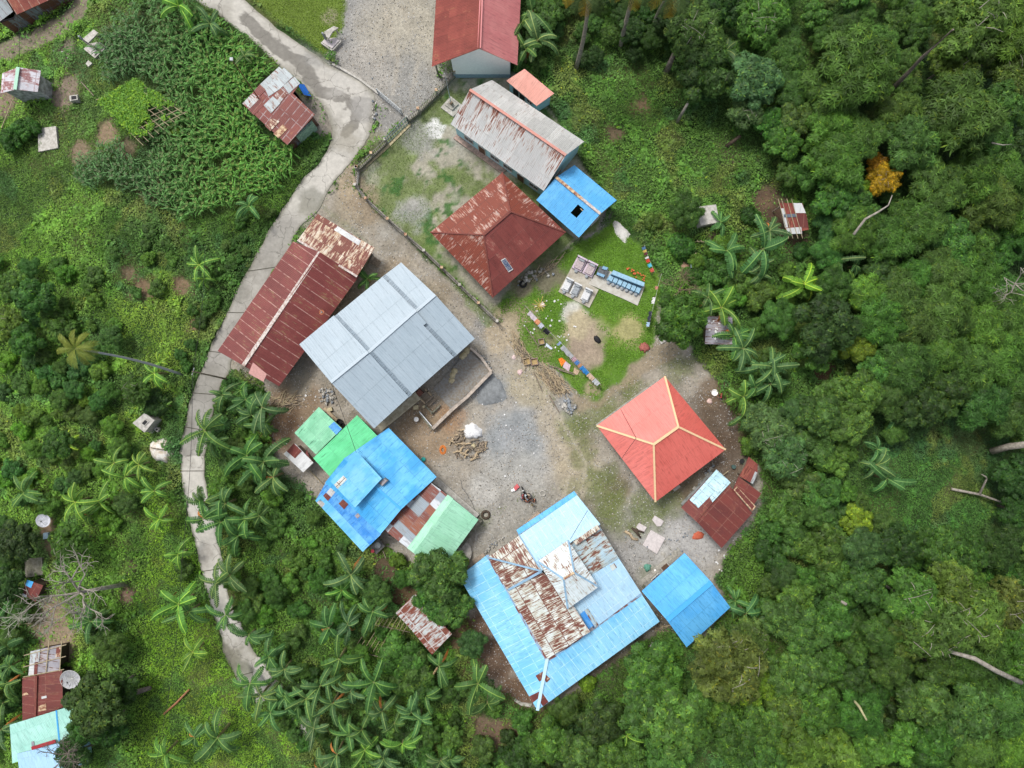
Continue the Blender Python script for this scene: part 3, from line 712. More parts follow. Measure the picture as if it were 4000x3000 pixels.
def house(name, label, cat, roofs, outline, wall=None, inset=0.55, z0=None, caps=(), sheets=(), group=None, band=None,
  posts=False, thick=0.06, openings=(), foot=None, under=None, wallz=None, holes=None, plinth=None, floor=False):
 """roofs: [([(px,py,z)..], material)..]; outline: eave polygon [(px,py)..] at height outline z"""
 cx = sum(p[0] for p in outline) / len(outline); cy = sum(p[1] for p in outline) / len(outline)
 g = AG((cx, cy)); zb = float(g.z) if z0 is None else z0
 if abs(zb) < 0.15: zb = 0.0
 ew = [W(p[:2], zb + p[2]) for p in outline]
 ctr = (sum(p[0] for p in ew) / len(ew), sum(p[1] for p in ew) / len(ew))
 t = thing(name, label, cat, (ctr[0], ctr[1], zb), group)
 planes = []; mb = MB()
 under = under or M_woodd
 for i, (pts, m) in enumerate(roofs):
  wp = [W3(p[0], p[1], zb + p[2]) for p in pts]
  if len(pts) > 3:
   p0_ = Plane(wp[:3]); wp = wp[:3] + [p0_.hit(p[:2]) for p in pts[3:]]
  planes.append(Plane(wp))
  hs = (holes or {}).get(i)
  if hs is None:
   mb.slab(wp, m, thick, u0=i * 13.7, under=under)
  else:
   A, B, C, D = wp
   def q(u, v): return A.lerp(B, u).lerp(D.lerp(C, u), v)
   u0, u1, v0, v1 = hs
   for (a0, a1, b0, b1) in ((0, 1, 0, v0), (0, 1, v1, 1), (0, u0, v0, v1), (u1, 1, v0, v1)):
    mb.slab([q(a0, b0), q(a1, b0), q(a1, b1), q(a0, b1)], m, thick, u0=a0 * (B - A).length, under=under)
 roof = mb.build('roof', t)
 def rz(x, y):
  best = None
  for pl in planes:
   sd = float(poly_sd(np.array([x]), np.array([y]), pl.xy)[0])
   if best is None or sd > best[0]: best = (sd, pl.z(x, y))
   if sd >= 0: break
  return best[1]
 for cap in caps:
  a, b, w, m = cap[:4]
  A = W3(a[0], a[1], zb + a[2] + .05); B = W3(b[0], b[1], zb + b[2] + .05)
  c = MB(); c.bar(A, B, w, 0.07, m); c.build('ridge_cap' if len(cap) < 5 else cap[4], roof)
 for k, sh in enumerate(sheets):
  pts, pi, m = sh[:3]; lift = 0.03 + 0.012 * (k % 4)
  wp = [planes[pi].hit(p, lift) for p in pts]
  c = MB(); c.slab(wp, m, 0.02, u0=k * 3.1); c.build(sh[3] if len(sh) > 3 else 'roof_sheet', roof)
 fp = inset_poly(ew, inset) if foot is None else [W(p, zb) for p in foot]
 FOOT.append(fp)
 if wall is not None:
  c = MB(); n = len(fp)
  for i in range(n):
   a, b = Vector(fp[i]), Vector(fp[(i + 1) % n])
   L_ = (b - a).length; k = max(2, int(L_ / 0.6))
   pts = [a.lerp(b, j / k) for j in range(k + 1)]
   tops = [min((wallz + zb) if wallz else 99, rz(p.x, p.y) - thick - 0.02) for p in pts]
   for j in range(k):
    u0 = L_ * j / k; u1 = L_ * (j + 1) / k
    z1 = zb + 0.8 if band else zb - 0.6
    c.face([(pts[j].x, pts[j].y, z1), (pts[j + 1].x, pts[j + 1].y, z1), (pts[j + 1].x, pts[j + 1].y, tops[j + 1]), (pts[j].x, pts[j].y, tops[j])], wall,
     [(u0, 50), (u1, 50), (u1, 50 - (tops[j + 1] - z1)), (u0, 50 - (tops[j] - z1))])
  ip = inset_poly(fp, 0.14)
  for i in range(n):
   a, b = Vector(ip[i]), Vector(ip[(i + 1) % n])
   k = max(2, int((b - a).length / 0.6))
   pts = [a.lerp(b, j / k) for j in range(k + 1)]
   for j in range(k):
    ta = min((wallz + zb) if wallz else 99, rz(pts[j].x, pts[j].y) - thick - 0.02); tb = min((wallz + zb) if wallz else 99, rz(pts[j + 1].x, pts[j + 1].y) - thick - 0.02)
    c.face([(pts[j + 1].x, pts[j + 1].y, zb), (pts[j].x, pts[j].y, zb), (pts[j].x, pts[j].y, ta), (pts[j + 1].x, pts[j + 1].y, tb)], wall)
  if wallz:
   for i in range(n):
    j = (i + 1) % n
    c.face([(fp[i][0], fp[i][1], zb + wallz), (fp[j][0], fp[j][1], zb + wallz), (ip[j][0], ip[j][1], zb + wallz), (ip[i][0], ip[i][1], zb + wallz)], wall)
  wo = c.build('wall', t)
  if band:
   c = MB(); op_ = inset_poly(fp, -0.03)
   for i in range(n):
    a, b = op_[i], op_[(i + 1) % n]
    c.face([(a[0], a[1], zb - .5), (b[0], b[1], zb - .5), (b[0], b[1], zb + .82), (a[0], a[1], zb + .82)], band)
    a2, b2 = fp[i], fp[(i + 1) % n]
    c.face([(a[0], a[1], zb + .82), (b[0], b[1], zb + .82), (b2[0], b2[1], zb + .82), (a2[0], a2[1], zb + .82)], band)
   c.build('painted_band', wo)
  for (side, f, w, h, sill, m, nm) in openings:
   a, b = fp[side % n], fp[(side + 1) % n]
   add_opening(t, wo, a, b, f, w, h, sill, m, M_frame, nm, zb, ctr)
 if floor or plinth:
  c = MB(); fl = inset_poly(fp, -(plinth or 0.02))
  c.prism([(p[0], p[1], zb - .5) for p in fl], [(p[0], p[1], zb + .09) for p in fl], M_conc); c.build('floor', t)
 if posts:
  for p in fp:
   c = MB(); c.bar((p[0], p[1], zb - .8), (p[0], p[1], rz(p[0], p[1]) - thick), 0.11, 0.11, M_wood); c.build('post', t)
 t['_z'] = zb
 house.planes = planes; house.rz = rz
 return t, roof, planes
WIN = lambda side, f: (side, f, 1.1, 1.0, 1.0, M_glass, 'window')
DOOR = lambda side, f: (side, f, 0.9, 2.0, 0.05, M_door, 'door')
# -- roof materials
RED_OLD = roof_mat('faded_maroon_roof', (0.20, 0.045, 0.035), (0.25, 0.06, 0.045), 0.12, (0.12, 0.03, 0.02), (0.42, 0.16, 0.09), (0.8, 2.4), streak=5)
PINK = roof_mat('pink_roof', (0.60, 0.20, 0.20), (0.66, 0.25, 0.24), 0, sheet=(0.9, 30), seam=0.35, var=0.03, seamc=(0.45, 0.15, 0.15))
SALMON = roof_mat('salmon_roof', (0.64, 0.29, 0.23), (0.70, 0.34, 0.27), 0, sheet=(0.9, 3), seam=0.15, var=0.03)
WHITEOLD = roof_mat('old_white_roof', (0.47, 0.47, 0.45), (0.56, 0.56, 0.54), 0.10, (0.17, 0.065, 0.04), (0.36, 0.27, 0.20), (0.8, 2.7), streak=6, seam=0.3, blotch=0.25)
WHITERUST = roof_mat('white_roof_rusting', (0.52, 0.525, 0.51), (0.58, 0.585, 0.575), 0.22, (0.20, 0.07, 0.045), (0.38, 0.24, 0.17), (0.8, 2.7), streak=9, seam=0.3, blotch=0.22, vr=.022)
BLUE1 = roof_mat('clean_blue_roof', (0.09, 0.37, 0.70), (0.13, 0.43, 0.76), 0, sheet=(0.9, 3.0), seam=0.35, var=0.025)
RUSTHIP = roof_mat('brown_rust_roof', (0.46, 0.36, 0.32), (0.36, 0.20, 0.15), 0.74, (0.19, 0.045, 0.026), (0.34, 0.12, 0.07), (0.8, 1.8), streak=6, seam=0.6, seamc=(0.11, 0.04, 0.03), blotch=0.7)
MAROON = roof_mat('maroon_roof', (0.19, 0.045, 0.035), (0.23, 0.06, 0.045), 0.25, (0.14, 0.03, 0.022), (0.35, 0.14, 0.08), (0.8, 1.8), streak=5, seam=0.4, blotch=0.5)
MAROONS = roof_mat('maroon_striped_roof', (0.155, 0.036, 0.032), (0.185, 0.046, 0.04), 0.14, (0.12, 0.03, 0.02), (0.3, 0.2, 0.1), (1.08, 60), streak=6, seam=.62, seamc=(0.48, 0.30, 0.25), blotch=0.5)
RUSTW = roof_mat('rust_and_white_roof', (0.62, 0.56, 0.46), (0.56, 0.44, 0.30), 0.62, (0.16, 0.045, 0.03), (0.33, 0.16, 0.08), (0.9, 1.9), streak=4, seam=0.6, seamc=(0.12, 0.04, 0.03), blotch=0.8)
SILVER = roof_mat('new_grey_roof', (0.32, 0.395, 0.45), (0.34, 0.415, 0.47), 0, sheet=(1.0, 5.2), seam=0.45, var=0.02, rough=0.45, rib=0.25, dirt=.05)
LGREEN = roof_mat('pale_green_roof', (0.26, 0.60, 0.38), (0.19, 0.50, 0.30), 0.10, (0.06, 0.16, 0.10), (0.12, 0.38, 0.22), (0.8, 1.8), streak=5, seam=0.25, var=0.06, blotch=0.9)
GREEN = roof_mat('bright_green_roof', (0.10, 0.56, 0.24), (0.13, 0.62, 0.29), 0.05, (0.03, 0.15, 0.07), (0.06, 0.38, 0.16), (0.8, 2.4), streak=6, seam=0.2, var=0.05)
BLUE2 = roof_mat('vivid_blue_roof', (0.05, 0.34, 0.70), (0.14, 0.48, 0.80), 0, sheet=(0.8, 2.2), seam=0.45, var=0.06, blotch=0.35, streak=8, dirt=.25)
BLUE2B = roof_mat('faded_blue_roof', (0.12, 0.44, 0.74), (0.20, 0.52, 0.80), 0, sheet=(0.8, 2.2), seam=0.2, var=0.05, blotch=0.5, streak=5)
BLUE2D = roof_mat('deep_blue_roof', (0.04, 0.24, 0.66), (0.12, 0.38, 0.74), 0.0, sheet=(0.8, 2.0), seam=0.3, var=0.08, blotch=0.7, streak=6)
SKYB = roof_mat('sky_blue_roof', (0.17, 0.50, 0.78), (0.28, 0.60, 0.82), 0, sheet=(0.9, 1.7), seam=0.45, seamc=(0.62, 0.84, 0.92), var=0.03, blotch=0.15)
SKYW = roof_mat('whitish_blue_roof', (0.42, 0.63, 0.78), (0.36, 0.58, 0.76), 0, sheet=(0.9, 1.7), seam=0.35, seamc=(0.70, 0.85, 0.92), var=0.03, blotch=0.25)
RUSTBW = roof_mat('rust_streaked_white_roof', (0.62, 0.68, 0.66), (0.55, 0.59, 0.52), 0.50, (0.15, 0.05, 0.035), (0.34, 0.21, 0.10), (0.9, 1.75), streak=10, seam=.95, seamc=(0.15, 0.055, 0.035), blotch=.9)
RUSTBW2 = roof_mat('light_rust_white_roof', (0.66, 0.74, 0.76), (0.60, 0.69, 0.70), 0.34, (0.17, 0.06, 0.035), (0.38, 0.27, 0.15), (0.9, 2.0), streak=9, seam=0.25, seamc=(0.2, 0.1, 0.06), blotch=1.2)
RUSTGB = roof_mat('rust_on_grey_blue_roof', (0.36, 0.50, 0.58), (0.44, 0.52, 0.52), 0.42, (0.16, 0.06, 0.04), (0.30, 0.22, 0.12), (0.9, 2.0), streak=4, seam=0.4, seamc=(0.15, 0.07, 0.04), blotch=0.7)
BAND = roof_mat('blue_flashing', (0.24, 0.42, 0.62), (0.30, 0.48, 0.66), 0.42, (0.18, 0.06, 0.045), (0.3, 0.2, 0.16), (0.5, 9), streak=2.5, seam=0.6, seamc=(0.17, 0.06, 0.045), blotch=0.8)
MINT = roof_mat('mint_roof', (0.30, 0.62, 0.42), (0.35, 0.67, 0.48), 0, sheet=(0.8, 2.6), seam=0.3, var=0.04, blotch=0.5)
PATCHW = roof_mat('patchwork_roof', (0.3, 0.3, 0.3), (0.3, 0.3, 0.3), 0.0, sheet=(0.85, 1.5), seam=0.3, var=0.12, streak=6,
    palette=[(0, (0.17, 0.045, 0.03)), (0.45, (0.24, 0.29, 0.33)), (0.66, (0.46, 0.49, 0.52)), (0.80, (0.20, 0.065, 0.035))])
REDHIP = roof_mat('clean_red_roof', (0.56, 0.115, 0.09), (0.63, 0.145, 0.115), 0, sheet=(0.9, 3.4), seam=0.25, var=0.02, blotch=0.2, rough=0.45)
REDHIP2 = roof_mat('clean_pink_red_roof', (0.66, 0.17, 0.14), (0.69, 0.20, 0.17), 0, sheet=(0.9, 3.4), seam=0.25, var=0.02, blotch=0.2, rough=0.45)
BLUE3 = roof_mat('plain_blue_roof', (0.07, 0.36, 0.74), (0.12, 0.44, 0.78), 0.0, sheet=(0.8, 2.0), seam=0.42, var=0.04, blotch=0.3, streak=8)
DMAROON = roof_mat('dark_maroon_roof', (0.17, 0.042, 0.033), (0.14, 0.038, 0.033), 0.2, (0.10, 0.028, 0.022), (0.26, 0.10, 0.06), (0.9, 2.1), streak=3, seam=0.4, seamc=(0.32, 0.17, 0.12), blotch=0.6)
BLUEW = roof_mat('weathered_pale_blue_roof', (0.40, 0.62, 0.70), (0.50, 0.70, 0.78), 0.14, (0.16, 0.22, 0.22), (0.34, 0.48, 0.52), (0.9, 1.6), streak=6, seam=0.6, seamc=(0.15, 0.17, 0.15), blotch=0.8)
SHEDR = roof_mat('rust_and_silver_roof', (0.46, 0.50, 0.50), (0.42, 0.46, 0.46), 0.58, (0.17, 0.05, 0.03), (0.28, 0.11, 0.06), (0.7, 1.9), streak=4, seam=0.5, seamc=(0.62, 0.62, 0.60), var=0.15, blotch=0.5)
SILV2 = roof_mat('old_silver_sheet', (0.44, 0.49, 0.50), (0.38, 0.42, 0.43), 0.25, (0.17, 0.06, 0.04), (0.3, 0.2, 0.15), (0.7, 2.5), streak=5, seam=0.6, seamc=(0.14, 0.06, 0.05), blotch=0.6)
WHITESH = roof_mat('white_sheet', (0.60, 0.61, 0.60), (0.52, 0.53, 0.53), 0.16, (0.22, 0.13, 0.1), (0.4, 0.35, 0.3), (0.8, 3), streak=6, seam=0.2)
PINKPATCH = plain('pink_sheet', (0.66, 0.36, 0.32), var=0.1)
GREYP = roof_mat('grey_purple_plank', (0.28, 0.27, 0.30), (0.34, 0.33, 0.36), 0.25, (0.17, 0.09, 0.07), (0.25, 0.18, 0.15), (0.7, 4), streak=6, seam=1.0, seamc=(0.13, 0.07, 0.05))
LROOF = roof_mat('white_rust_spotted_roof', (0.58, 0.58, 0.62), (0.52, 0.50, 0.54), 0.46, (0.27, 0.13, 0.13), (0.42, 0.30, 0.30), (0.9, 1.6), streak=2.2, seam=0.5, seamc=(0.28, 0.12, 0.10), blotch=1.4)
MINTP = roof_mat('pale_mint_roof', (0.36, 0.68, 0.58), (0.42, 0.74, 0.65), 0, sheet=(1.0, 1.8), seam=0.35, seamc=(0.2, 0.5, 0.42), var=0.05)
PBLUE = roof_mat('powder_blue_roof', (0.42, 0.66, 0.88), (0.38, 0.62, 0.86), 0, sheet=(0.9, 2.4), seam=0.2, var=0.04)
CAPC = plain('cream_cap', (0.74, 0.52, 0.30), var=0.06)
CAPS_ = plain('salmon_cap', (0.58, 0.27, 0.22), var=0.05)
CAPW = plain('white_rust_cap', (0.62, 0.58, 0.54), var=0.2, scale=5, c2=(0.36, 0.26, 0.22))
CAPB = plain('blue_cap', (0.26, 0.42, 0.57), var=0.15, scale=2)
CAPWR = plain('rusty_cream_cap', (0.62, 0.48, 0.30), var=0.2, scale=3, c2=(0.22, 0.08, 0.05))
CAPR = plain('maroon_cap', (0.20, 0.06, 0.045), var=0.2)
CAPBL = plain('vivid_blue_cap', (0.07, 0.38, 0.75), var=0.05)
CAPS2 = plain('grey_cap', (0.48, 0.56, 0.61), var=0.04)
# -- houses
def zz(p, z): return (p[0], p[1], z)
def hh(pts, *zs):
 return [zz(p, z) for p, z in zip(pts, zs)]
A_, B_ = (1687, 259), (2021, 253)
r1, r0 = (1872, 188), (1893, -330); el1, el0 = A_, (1725, -360); er1, er0 = B_, (2052, -360)
house('school_building', 'long school building with one maroon and one pink roof slope and white gable wall', 'school',
 [(hh([el1, el0, r0, r1], 3.2, 3.2, 6.7, 6.7), RED_OLD), (hh([er0, er1, r1, r0], 3.2, 3.2, 6.7, 6.7), PINK)],
 hh([A_, B_, er0, el0], 3.2, 3.2, 3.2, 3.2), M_white, z0=0.0, band=M_band,
 foot=[(1775, 303), (1992, 303), (2010, -290), (1790, -290)],
 caps=[(zz(r0, 6.7), zz(r1, 6.7), .35, PINK), (zz(r1, 6.6), zz(A_, 3.1), .10, CAPS_, 'gable_trim'), (zz(r1, 6.6), zz(B_, 3.1), .10, CAPS_, 'gable_trim')],
 openings=[WIN(3, .2), DOOR(3, .35), WIN(3, .5)])
po = thing('school_porch', 'grey porch floor with posts below the maroon eave of the school', 'porch', AG((1745, 290)))
mb = MB(); q = [AG(p) for p in ((1705, 300), (1768, 312), (1768, 200), (1705, 190))]
mb.prism(q, [v + Vector((0, 0, .18)) for v in q], M_conc); mb.build('floor', po)
for p in ((1712, 294), (1712, 245)):
 a = AG(p); mb = MB(); mb.box(a, (.16, .16, 2.7), M_concd); mb.build('post', po)
house('toilet_block', 'small light blue toilet block with a plain salmon roof', 'outbuilding',
 [(hh([(1977, 315), (2096, 414), (2165, 365), (2049, 269)], 2.5, 2.5, 2.9, 2.9), SALMON)],
 hh([(1977, 315), (2096, 414), (2165, 365), (2049, 269)], 2.5, 2.5, 2.9, 2.9), M_bluew, inset=.2, z0=0,
 openings=[(0, .25, .8, 1.9, .05, M_dark, 'door'), (0, .48, .8, 1.9, .05, M_dark, 'door'), (0, .75, .7, .6, 1.3, M_dark, 'window')])
P = dict(nw=(1922, 312), se=(2282, 553), sw0=(1760, 485), sw1=(2124, 746), r0=(1835, 350), r1=(2211, 606))
house('classroom_block', 'long classroom block with rust streaked white roof and salmon ridge', 'school',
 [(hh([P['sw0'], P['sw1'], P['r1'], P['r0']], 3.3, 3.3, 5.8, 5.8), WHITERUST), (hh([P['se'], P['nw'], P['r0'], P['r1']], 3.3, 3.3, 5.8, 5.8), WHITEOLD)],
 hh([P['sw0'], P['sw1'], P['se'], P['nw']], 3.3, 3.3, 3.3, 3.3), M_bluew, inset=.28, z0=0,
 caps=[(zz(P['r0'], 5.8), zz(P['r1'], 5.8), .26, CAPS_)], openings=[WIN(0, .15), DOOR(0, .3), WIN(0, .45), WIN(0, .6), DOOR(0, .75), WIN(0, .9), WIN(1, .4)])
po = thing('classroom_terrace', 'worn pinkish terrace strip along the foot of the classroom block', 'terrace', AG((1850, 600)))
mb = MB(); q = [AG(p) for p in (t10(1280, 900), t10(1310, 865), t10(1640, 1100), t10(1590, 1125))]
mb.prism(q, [v + Vector((0, 0, .22)) for v in q], plain('pink_worn', (0.42, 0.30, 0.25), var=.3, scale=3, c2=(0.22, 0.17, 0.14))); mb.build('floor', po)
P = dict(t=(2244, 645), r=(2409, 782), b=(2261, 928), l=(2095, 781), r0=(2172, 692), r1=(2345, 835))
house('blue_annex', 'blue gabled annex with rusty ridge and one roof sheet missing', 'outbuilding',
 [(hh([P['l'], P['b'], P['r1'], P['r0']], 2.9, 2.9, 3.9, 3.9), BLUE1), (hh([P['r'], P['t'], P['r0'], P['r1']], 2.9, 2.9, 3.9, 3.9), BLUE1)],
 hh([P['l'], P['b'], P['r'], P['t']], 2.9, 2.9, 2.9, 2.9), M_conc, inset=.22, z0=0, under=M_woodd,
 caps=[(zz(P['r0'], 3.9), zz((2272, 775), 3.9), .30, CAPWR), (zz((2272, 775), 3.92), zz(P['r1'], 3.92), .28, CAPW)],
 holes={0: (.60, .74, .42, .78)}, openings=[WIN(1, .5)])
hb = bpy.data.objects['blue_annex']
mb = MB(); pl = house.planes[0]
a = pl.hit(t20(443, 1352), -.06); b = pl.hit(t20(480, 1385), -.06)
mb.bar(a, b, .07, .07, M_woodl); mb.build('rafter', hb)
P = dict(t=(1962, 674), l=(1681, 907), b=(1925, 1163), r=(2210, 907), a=(1993, 826), c=(1889, 917))
M_rp = roof_mat('maroon_smooth_roof', (0.17, 0.04, 0.033), (0.20, 0.052, 0.042), 0.10, (0.17, 0.042, 0.035), (0.42, 0.20, 0.15), (0.8, 1.8), streak=2.5, seam=0.45, seamc=(0.11, 0.035, 0.03), blotch=0.5)
t, roof, pls = house('teachers_house', 'square house with a rust streaked brown hip roof carrying a solar panel', 'house',
 [(hh([P['l'], P['t'], P['a'], P['c']], 3.0, 3.0, 4.9, 4.9), RUSTHIP), (hh([P['t'], P['r'], P['a']], 3.0, 3.0, 4.9), RUSTHIP),
 (hh([P['r'], P['b'], P['c'], P['a']], 3.0, 3.0, 4.9, 4.9), M_rp), (hh([P['b'], P['l'], P['c']], 3.0, 3.0, 4.9), RUSTHIP)],
 hh([P['l'], P['t'], P['r'], P['b']], 3, 3, 3, 3), M_conc, inset=.45, z0=0,
 caps=[(zz(P['a'], 4.9), zz(P['c'], 4.9), .25, CAPR), (zz(P['c'], 4.9), zz(P['l'], 3.0), .14, CAPR, 'hip_cap'), (zz(P['c'], 4.9), zz(P['b'], 3.0), .14, CAPR, 'hip_cap'), (zz(P['a'], 4.9), zz(P['r'], 3.0), .14, CAPR, 'hip_cap'), (zz(P['a'], 4.9), zz(P['t'], 3.0), .14, CAPR, 'hip_cap')],
 openings=[WIN(2, .3), DOOR(2, .5), WIN(2, .75)])
q = [pls[2].hit(p, .12) for p in ((1956, 1016), (1973, 1007), (2005, 1052), (1987, 1064))]
sp = thing('solar_panel', 'dark solar panel in a white frame on the maroon roof slope', 'solar panel', sum(q, Vector()) / 4)
mb = MB(); mb.slab(q, M_frame, .05); mb.build('frame', sp)
cc = sum(q, Vector()) / 4; q2 = [cc + (v - cc) * .86 + Vector((0, 0, .02)) for v in q]
mb = MB(); mb.slab(q2, roof_mat('solar_cells', (0.045, 0.07, 0.13), (0.055, 0.08, 0.15), 0, sheet=(.16, .16), seam=.5, seamc=(.25, .28, .33), var=.05, rough=.2), .02); mb.build('cells', sp)
P = dict(tl=(1145, 943), bl=(850, 1371), tr=(1401, 1081), br=(1090, 1509), r0=(1250, 985), r1=(950, 1428))
house('long_maroon_house', 'long house beside the lane with maroon striped roof and pale ridge', 'house',
 [(hh([P['bl'], P['tl'], P['r0'], P['r1']], 3.0, 3.0, 4.2, 4.2), MAROONS), (hh([P['tr'], P['br'], P['r1'], P['r0']], 2.8, 2.8, 4.2, 4.2), MAROONS)],
 hh([P['bl'], P['tl'], P['tr'], P['br']], 3, 3, 2.8, 2.8), M_concd, inset=.75, z0=0,
 caps=[(zz(P['r0'], 4.2), zz(P['r1'], 4.2), .36, CAPW)],
 sheets=[([t11(-20, 690), t11(70, 765), t11(48, 815), t11(-48, 760)], 1, PINKPATCH)], openings=[WIN(2, .3), DOOR(2, .5), WIN(2, .7)])
P = dict(t=(1241, 835), r=(1464, 968), b=(1395, 1080), l=(1163, 937))
house('rusty_kitchen_wing', 'rust and white roofed wing above the long maroon house', 'house',
 [(hh([P['r'], P['t'], P['l'], P['b']], 2.7, 2.7, 3.5, 3.5), RUSTW)], hh([P['t'], P['r'], P['b'], P['l']], 2.7, 2.7, 3.5, 3.5), M_concd, inset=.55, z0=0,
 caps=[(zz(P['l'], 3.5), zz(P['b'], 3.5), .22, CAPW, 'flashing')],
 sheets=[([t10(530, 1465), t10(680, 1560), t10(665, 1590), t10(505, 1490)], 0, WHITESH), ([t10(760, 1605), t10(735, 1640), t10(760, 1640)], 0, RUSTW)][:1])
st = thing('wooden_steps', 'short flight of wooden steps beside the rusty kitchen wing', 'steps', AG(t11(770, 45)))
for k in range(4):
 a = AG(t11(738 + k * 17, 18 + k * 14)); b = AG(t11(775 + k * 13, 78 - k * 10)) if False else AG(t11(752 + k * 12, 62 + k * 8))
 mb = MB(); mb.bar(AG(t11(735 + k * 16, 40 + k * 11), .75 - k * .2), AG(t11(768 + k * 12, 5 + k * 8), .75 - k * .2), .28, .06, M_wood); mb.build('tread', st)
STEPSHADE = roof_mat('painted_step_shade', (0.20, 0.26, 0.31), (0.24, 0.30, 0.35), 0, sheet=(.25, 9), seam=.6, var=.1)  # darker grey strips paint the shade band beside each bay step
Aa = dict(nt=(1304, 1232), nl=(1169, 1345), sb=(1461, 1674), sr=(1597, 1550), rl=(1292, 1493), rr=(1437, 1374))
Bb = dict(l=(1298, 1242), r=(1494, 1081), rl=(1428, 1385), rr=(1624, 1212), j1=(1666, 1262), j2=(1654, 1271), sr=(1772, 1395), sl=(1582, 1563))
Cc = dict(l=(1488, 1085), t=(1567, 1025), rr=(1700, 1151), rl=(1618, 1221), sr=(1855, 1323), sl=(1763, 1405))
house('grey_roofed_hall', 'large hall under a stepped new grey metal roof', 'hall',
 [(hh([Aa['nl'], Aa['nt'], Aa['rr'], Aa['rl']], 4.4, 4.4, 5.6, 5.6), SILVER), (hh([Aa['sr'], Aa['sb'], Aa['rl'], Aa['rr']], 4.4, 4.4, 5.6, 5.6), SILVER),
 (hh([Bb['l'], Bb['r'], Bb['rr'], Bb['rl']], 4.1, 4.1, 5.25, 5.25), SILVER), (hh([Bb['sr'], Bb['sl'], Bb['rl'], Bb['rr'], Bb['j1'], Bb['j2']], 4.1, 4.1, 5.25, 5.25, 4.9, 4.9), SILVER),
 (hh([Cc['l'], Cc['t'], Cc['rr'], Cc['rl']], 3.8, 3.8, 4.9, 4.9), SILVER), (hh([Cc['sr'], Cc['sl'], Cc['rl'], Cc['rr']], 3.8, 3.8, 4.9, 4.9), SILVER)],
 hh([Aa['nl'], Cc['t'], Cc['sr'], Aa['sb']], 4.4, 3.8, 3.8, 4.4), M_cream, inset=.5, z0=0,
 sheets=[([(1304, 1236), (1437, 1377), (1450, 1367), (1318, 1226)], 2, STEPSHADE, 'step_shade_strip'), ([(1437, 1377), (1597, 1553), (1610, 1541), (1450, 1367)], 3, STEPSHADE, 'step_shade_strip'),
   ([(1494, 1082), (1626, 1214), (1638, 1205), (1507, 1071)], 4, STEPSHADE, 'step_shade_strip'), ([(1656, 1273), (1772, 1397), (1785, 1386), (1668, 1263)], 5, STEPSHADE, 'step_shade_strip')],
 caps=[(zz(Aa['rl'], 5.6), zz(Aa['rr'], 5.6), .30, CAPS2), (zz(Bb['rl'], 5.25), zz(Bb['rr'], 5.25), .30, CAPS2), (zz(Cc['rl'], 4.9), zz(Cc['rr'], 4.9), .30, CAPS2)],
 openings=[(2, .3, 1.6, 1.1, 1.2, M_glass, 'window'), (2, .55, 1.6, 1.1, 1.2, M_glass, 'window'), (2, .75, 1.3, 2.2, .05, M_door, 'door')])
hall = bpy.data.objects['grey_roofed_hall']
for (a, b, c_, z0_, z1_) in ((Aa['nt'], Aa['rr'], Aa['sr'], .55, .05),):
 mb = MB()
 for (p, q_, zp_, zq_) in ((Aa['nt'], Aa['rr'], 4.4, 5.6), (Aa['rr'], Aa['sr'], 5.6, 4.4)):
  u = W3(p[0], p[1], zp_ - .02); v = W3(q_[0], q_[1], zq_ - .02)
  mb.face([u, v, v - Vector((0, 0, .75)), u - Vector((0, 0, .75))], SILVER, [(0, 0), (6, 0), (6, 1), (0, 1)])
 mb.build('step_cladding', hall)
lw = thing('cream_terrace_wall', 'long cream ledge below the lower eave of the grey roofed hall', 'wall', AG(t11(930, 1010)))
q = [AG(p) for p in (t11(795, 1095), t11(825, 1132), t11(1075, 925), t11(1040, 880))]
mb = MB(); mb.prism(q, [v + Vector((0, 0, 1.1)) for v in q], M_cream); mb.build('ledge', lw)
mb = MB(); q = [AG(p) for p in (t11(1030, 905), t11(1050, 925), t11(1090, 885), t11(1065, 860))]
mb.prism(q, [v + Vector((0, 0, 1.0)) for v in q], plain('red_brick', (0.24, 0.10, 0.07), var=.3, scale=8)); mb.build('brick_pier', lw)
house('pale_green_shed', 'pale green corrugated shed with one blue sheet', 'shed',
 [(hh([za(233, 635), za(510, 912), za(850, 575), za(550, 297)], 2.3, 2.3, 2.6, 2.6), LGREEN)], hh([za(550, 297), za(850, 590), za(510, 912), za(233, 635)], 2.6, 2.6, 2.3, 2.3), M_woodd, inset=.45, z0=0,
 sheets=[([za(745, 487), za(845, 585), za(775, 658), za(672, 553)], 0, BLUE2D)])
house('bright_green_house', 'bright green roofed room between pale green shed and blue roofs', 'house',
 [(hh([za(475, 960), za(715, 1225), za(1325, 690), za(1045, 403)], 2.9, 2.9, 3.0, 3.0), GREEN)], hh([za(1045, 403), za(1320, 690), za(715, 1225), za(475, 960)], 3, 3, 2.9, 2.9), M_woodd, inset=.5, z0=0)
T_ = (1518, 1671); RR_ = (1706, 1863); PP_ = (1567, 1990); QQ_ = (1345, 1790)
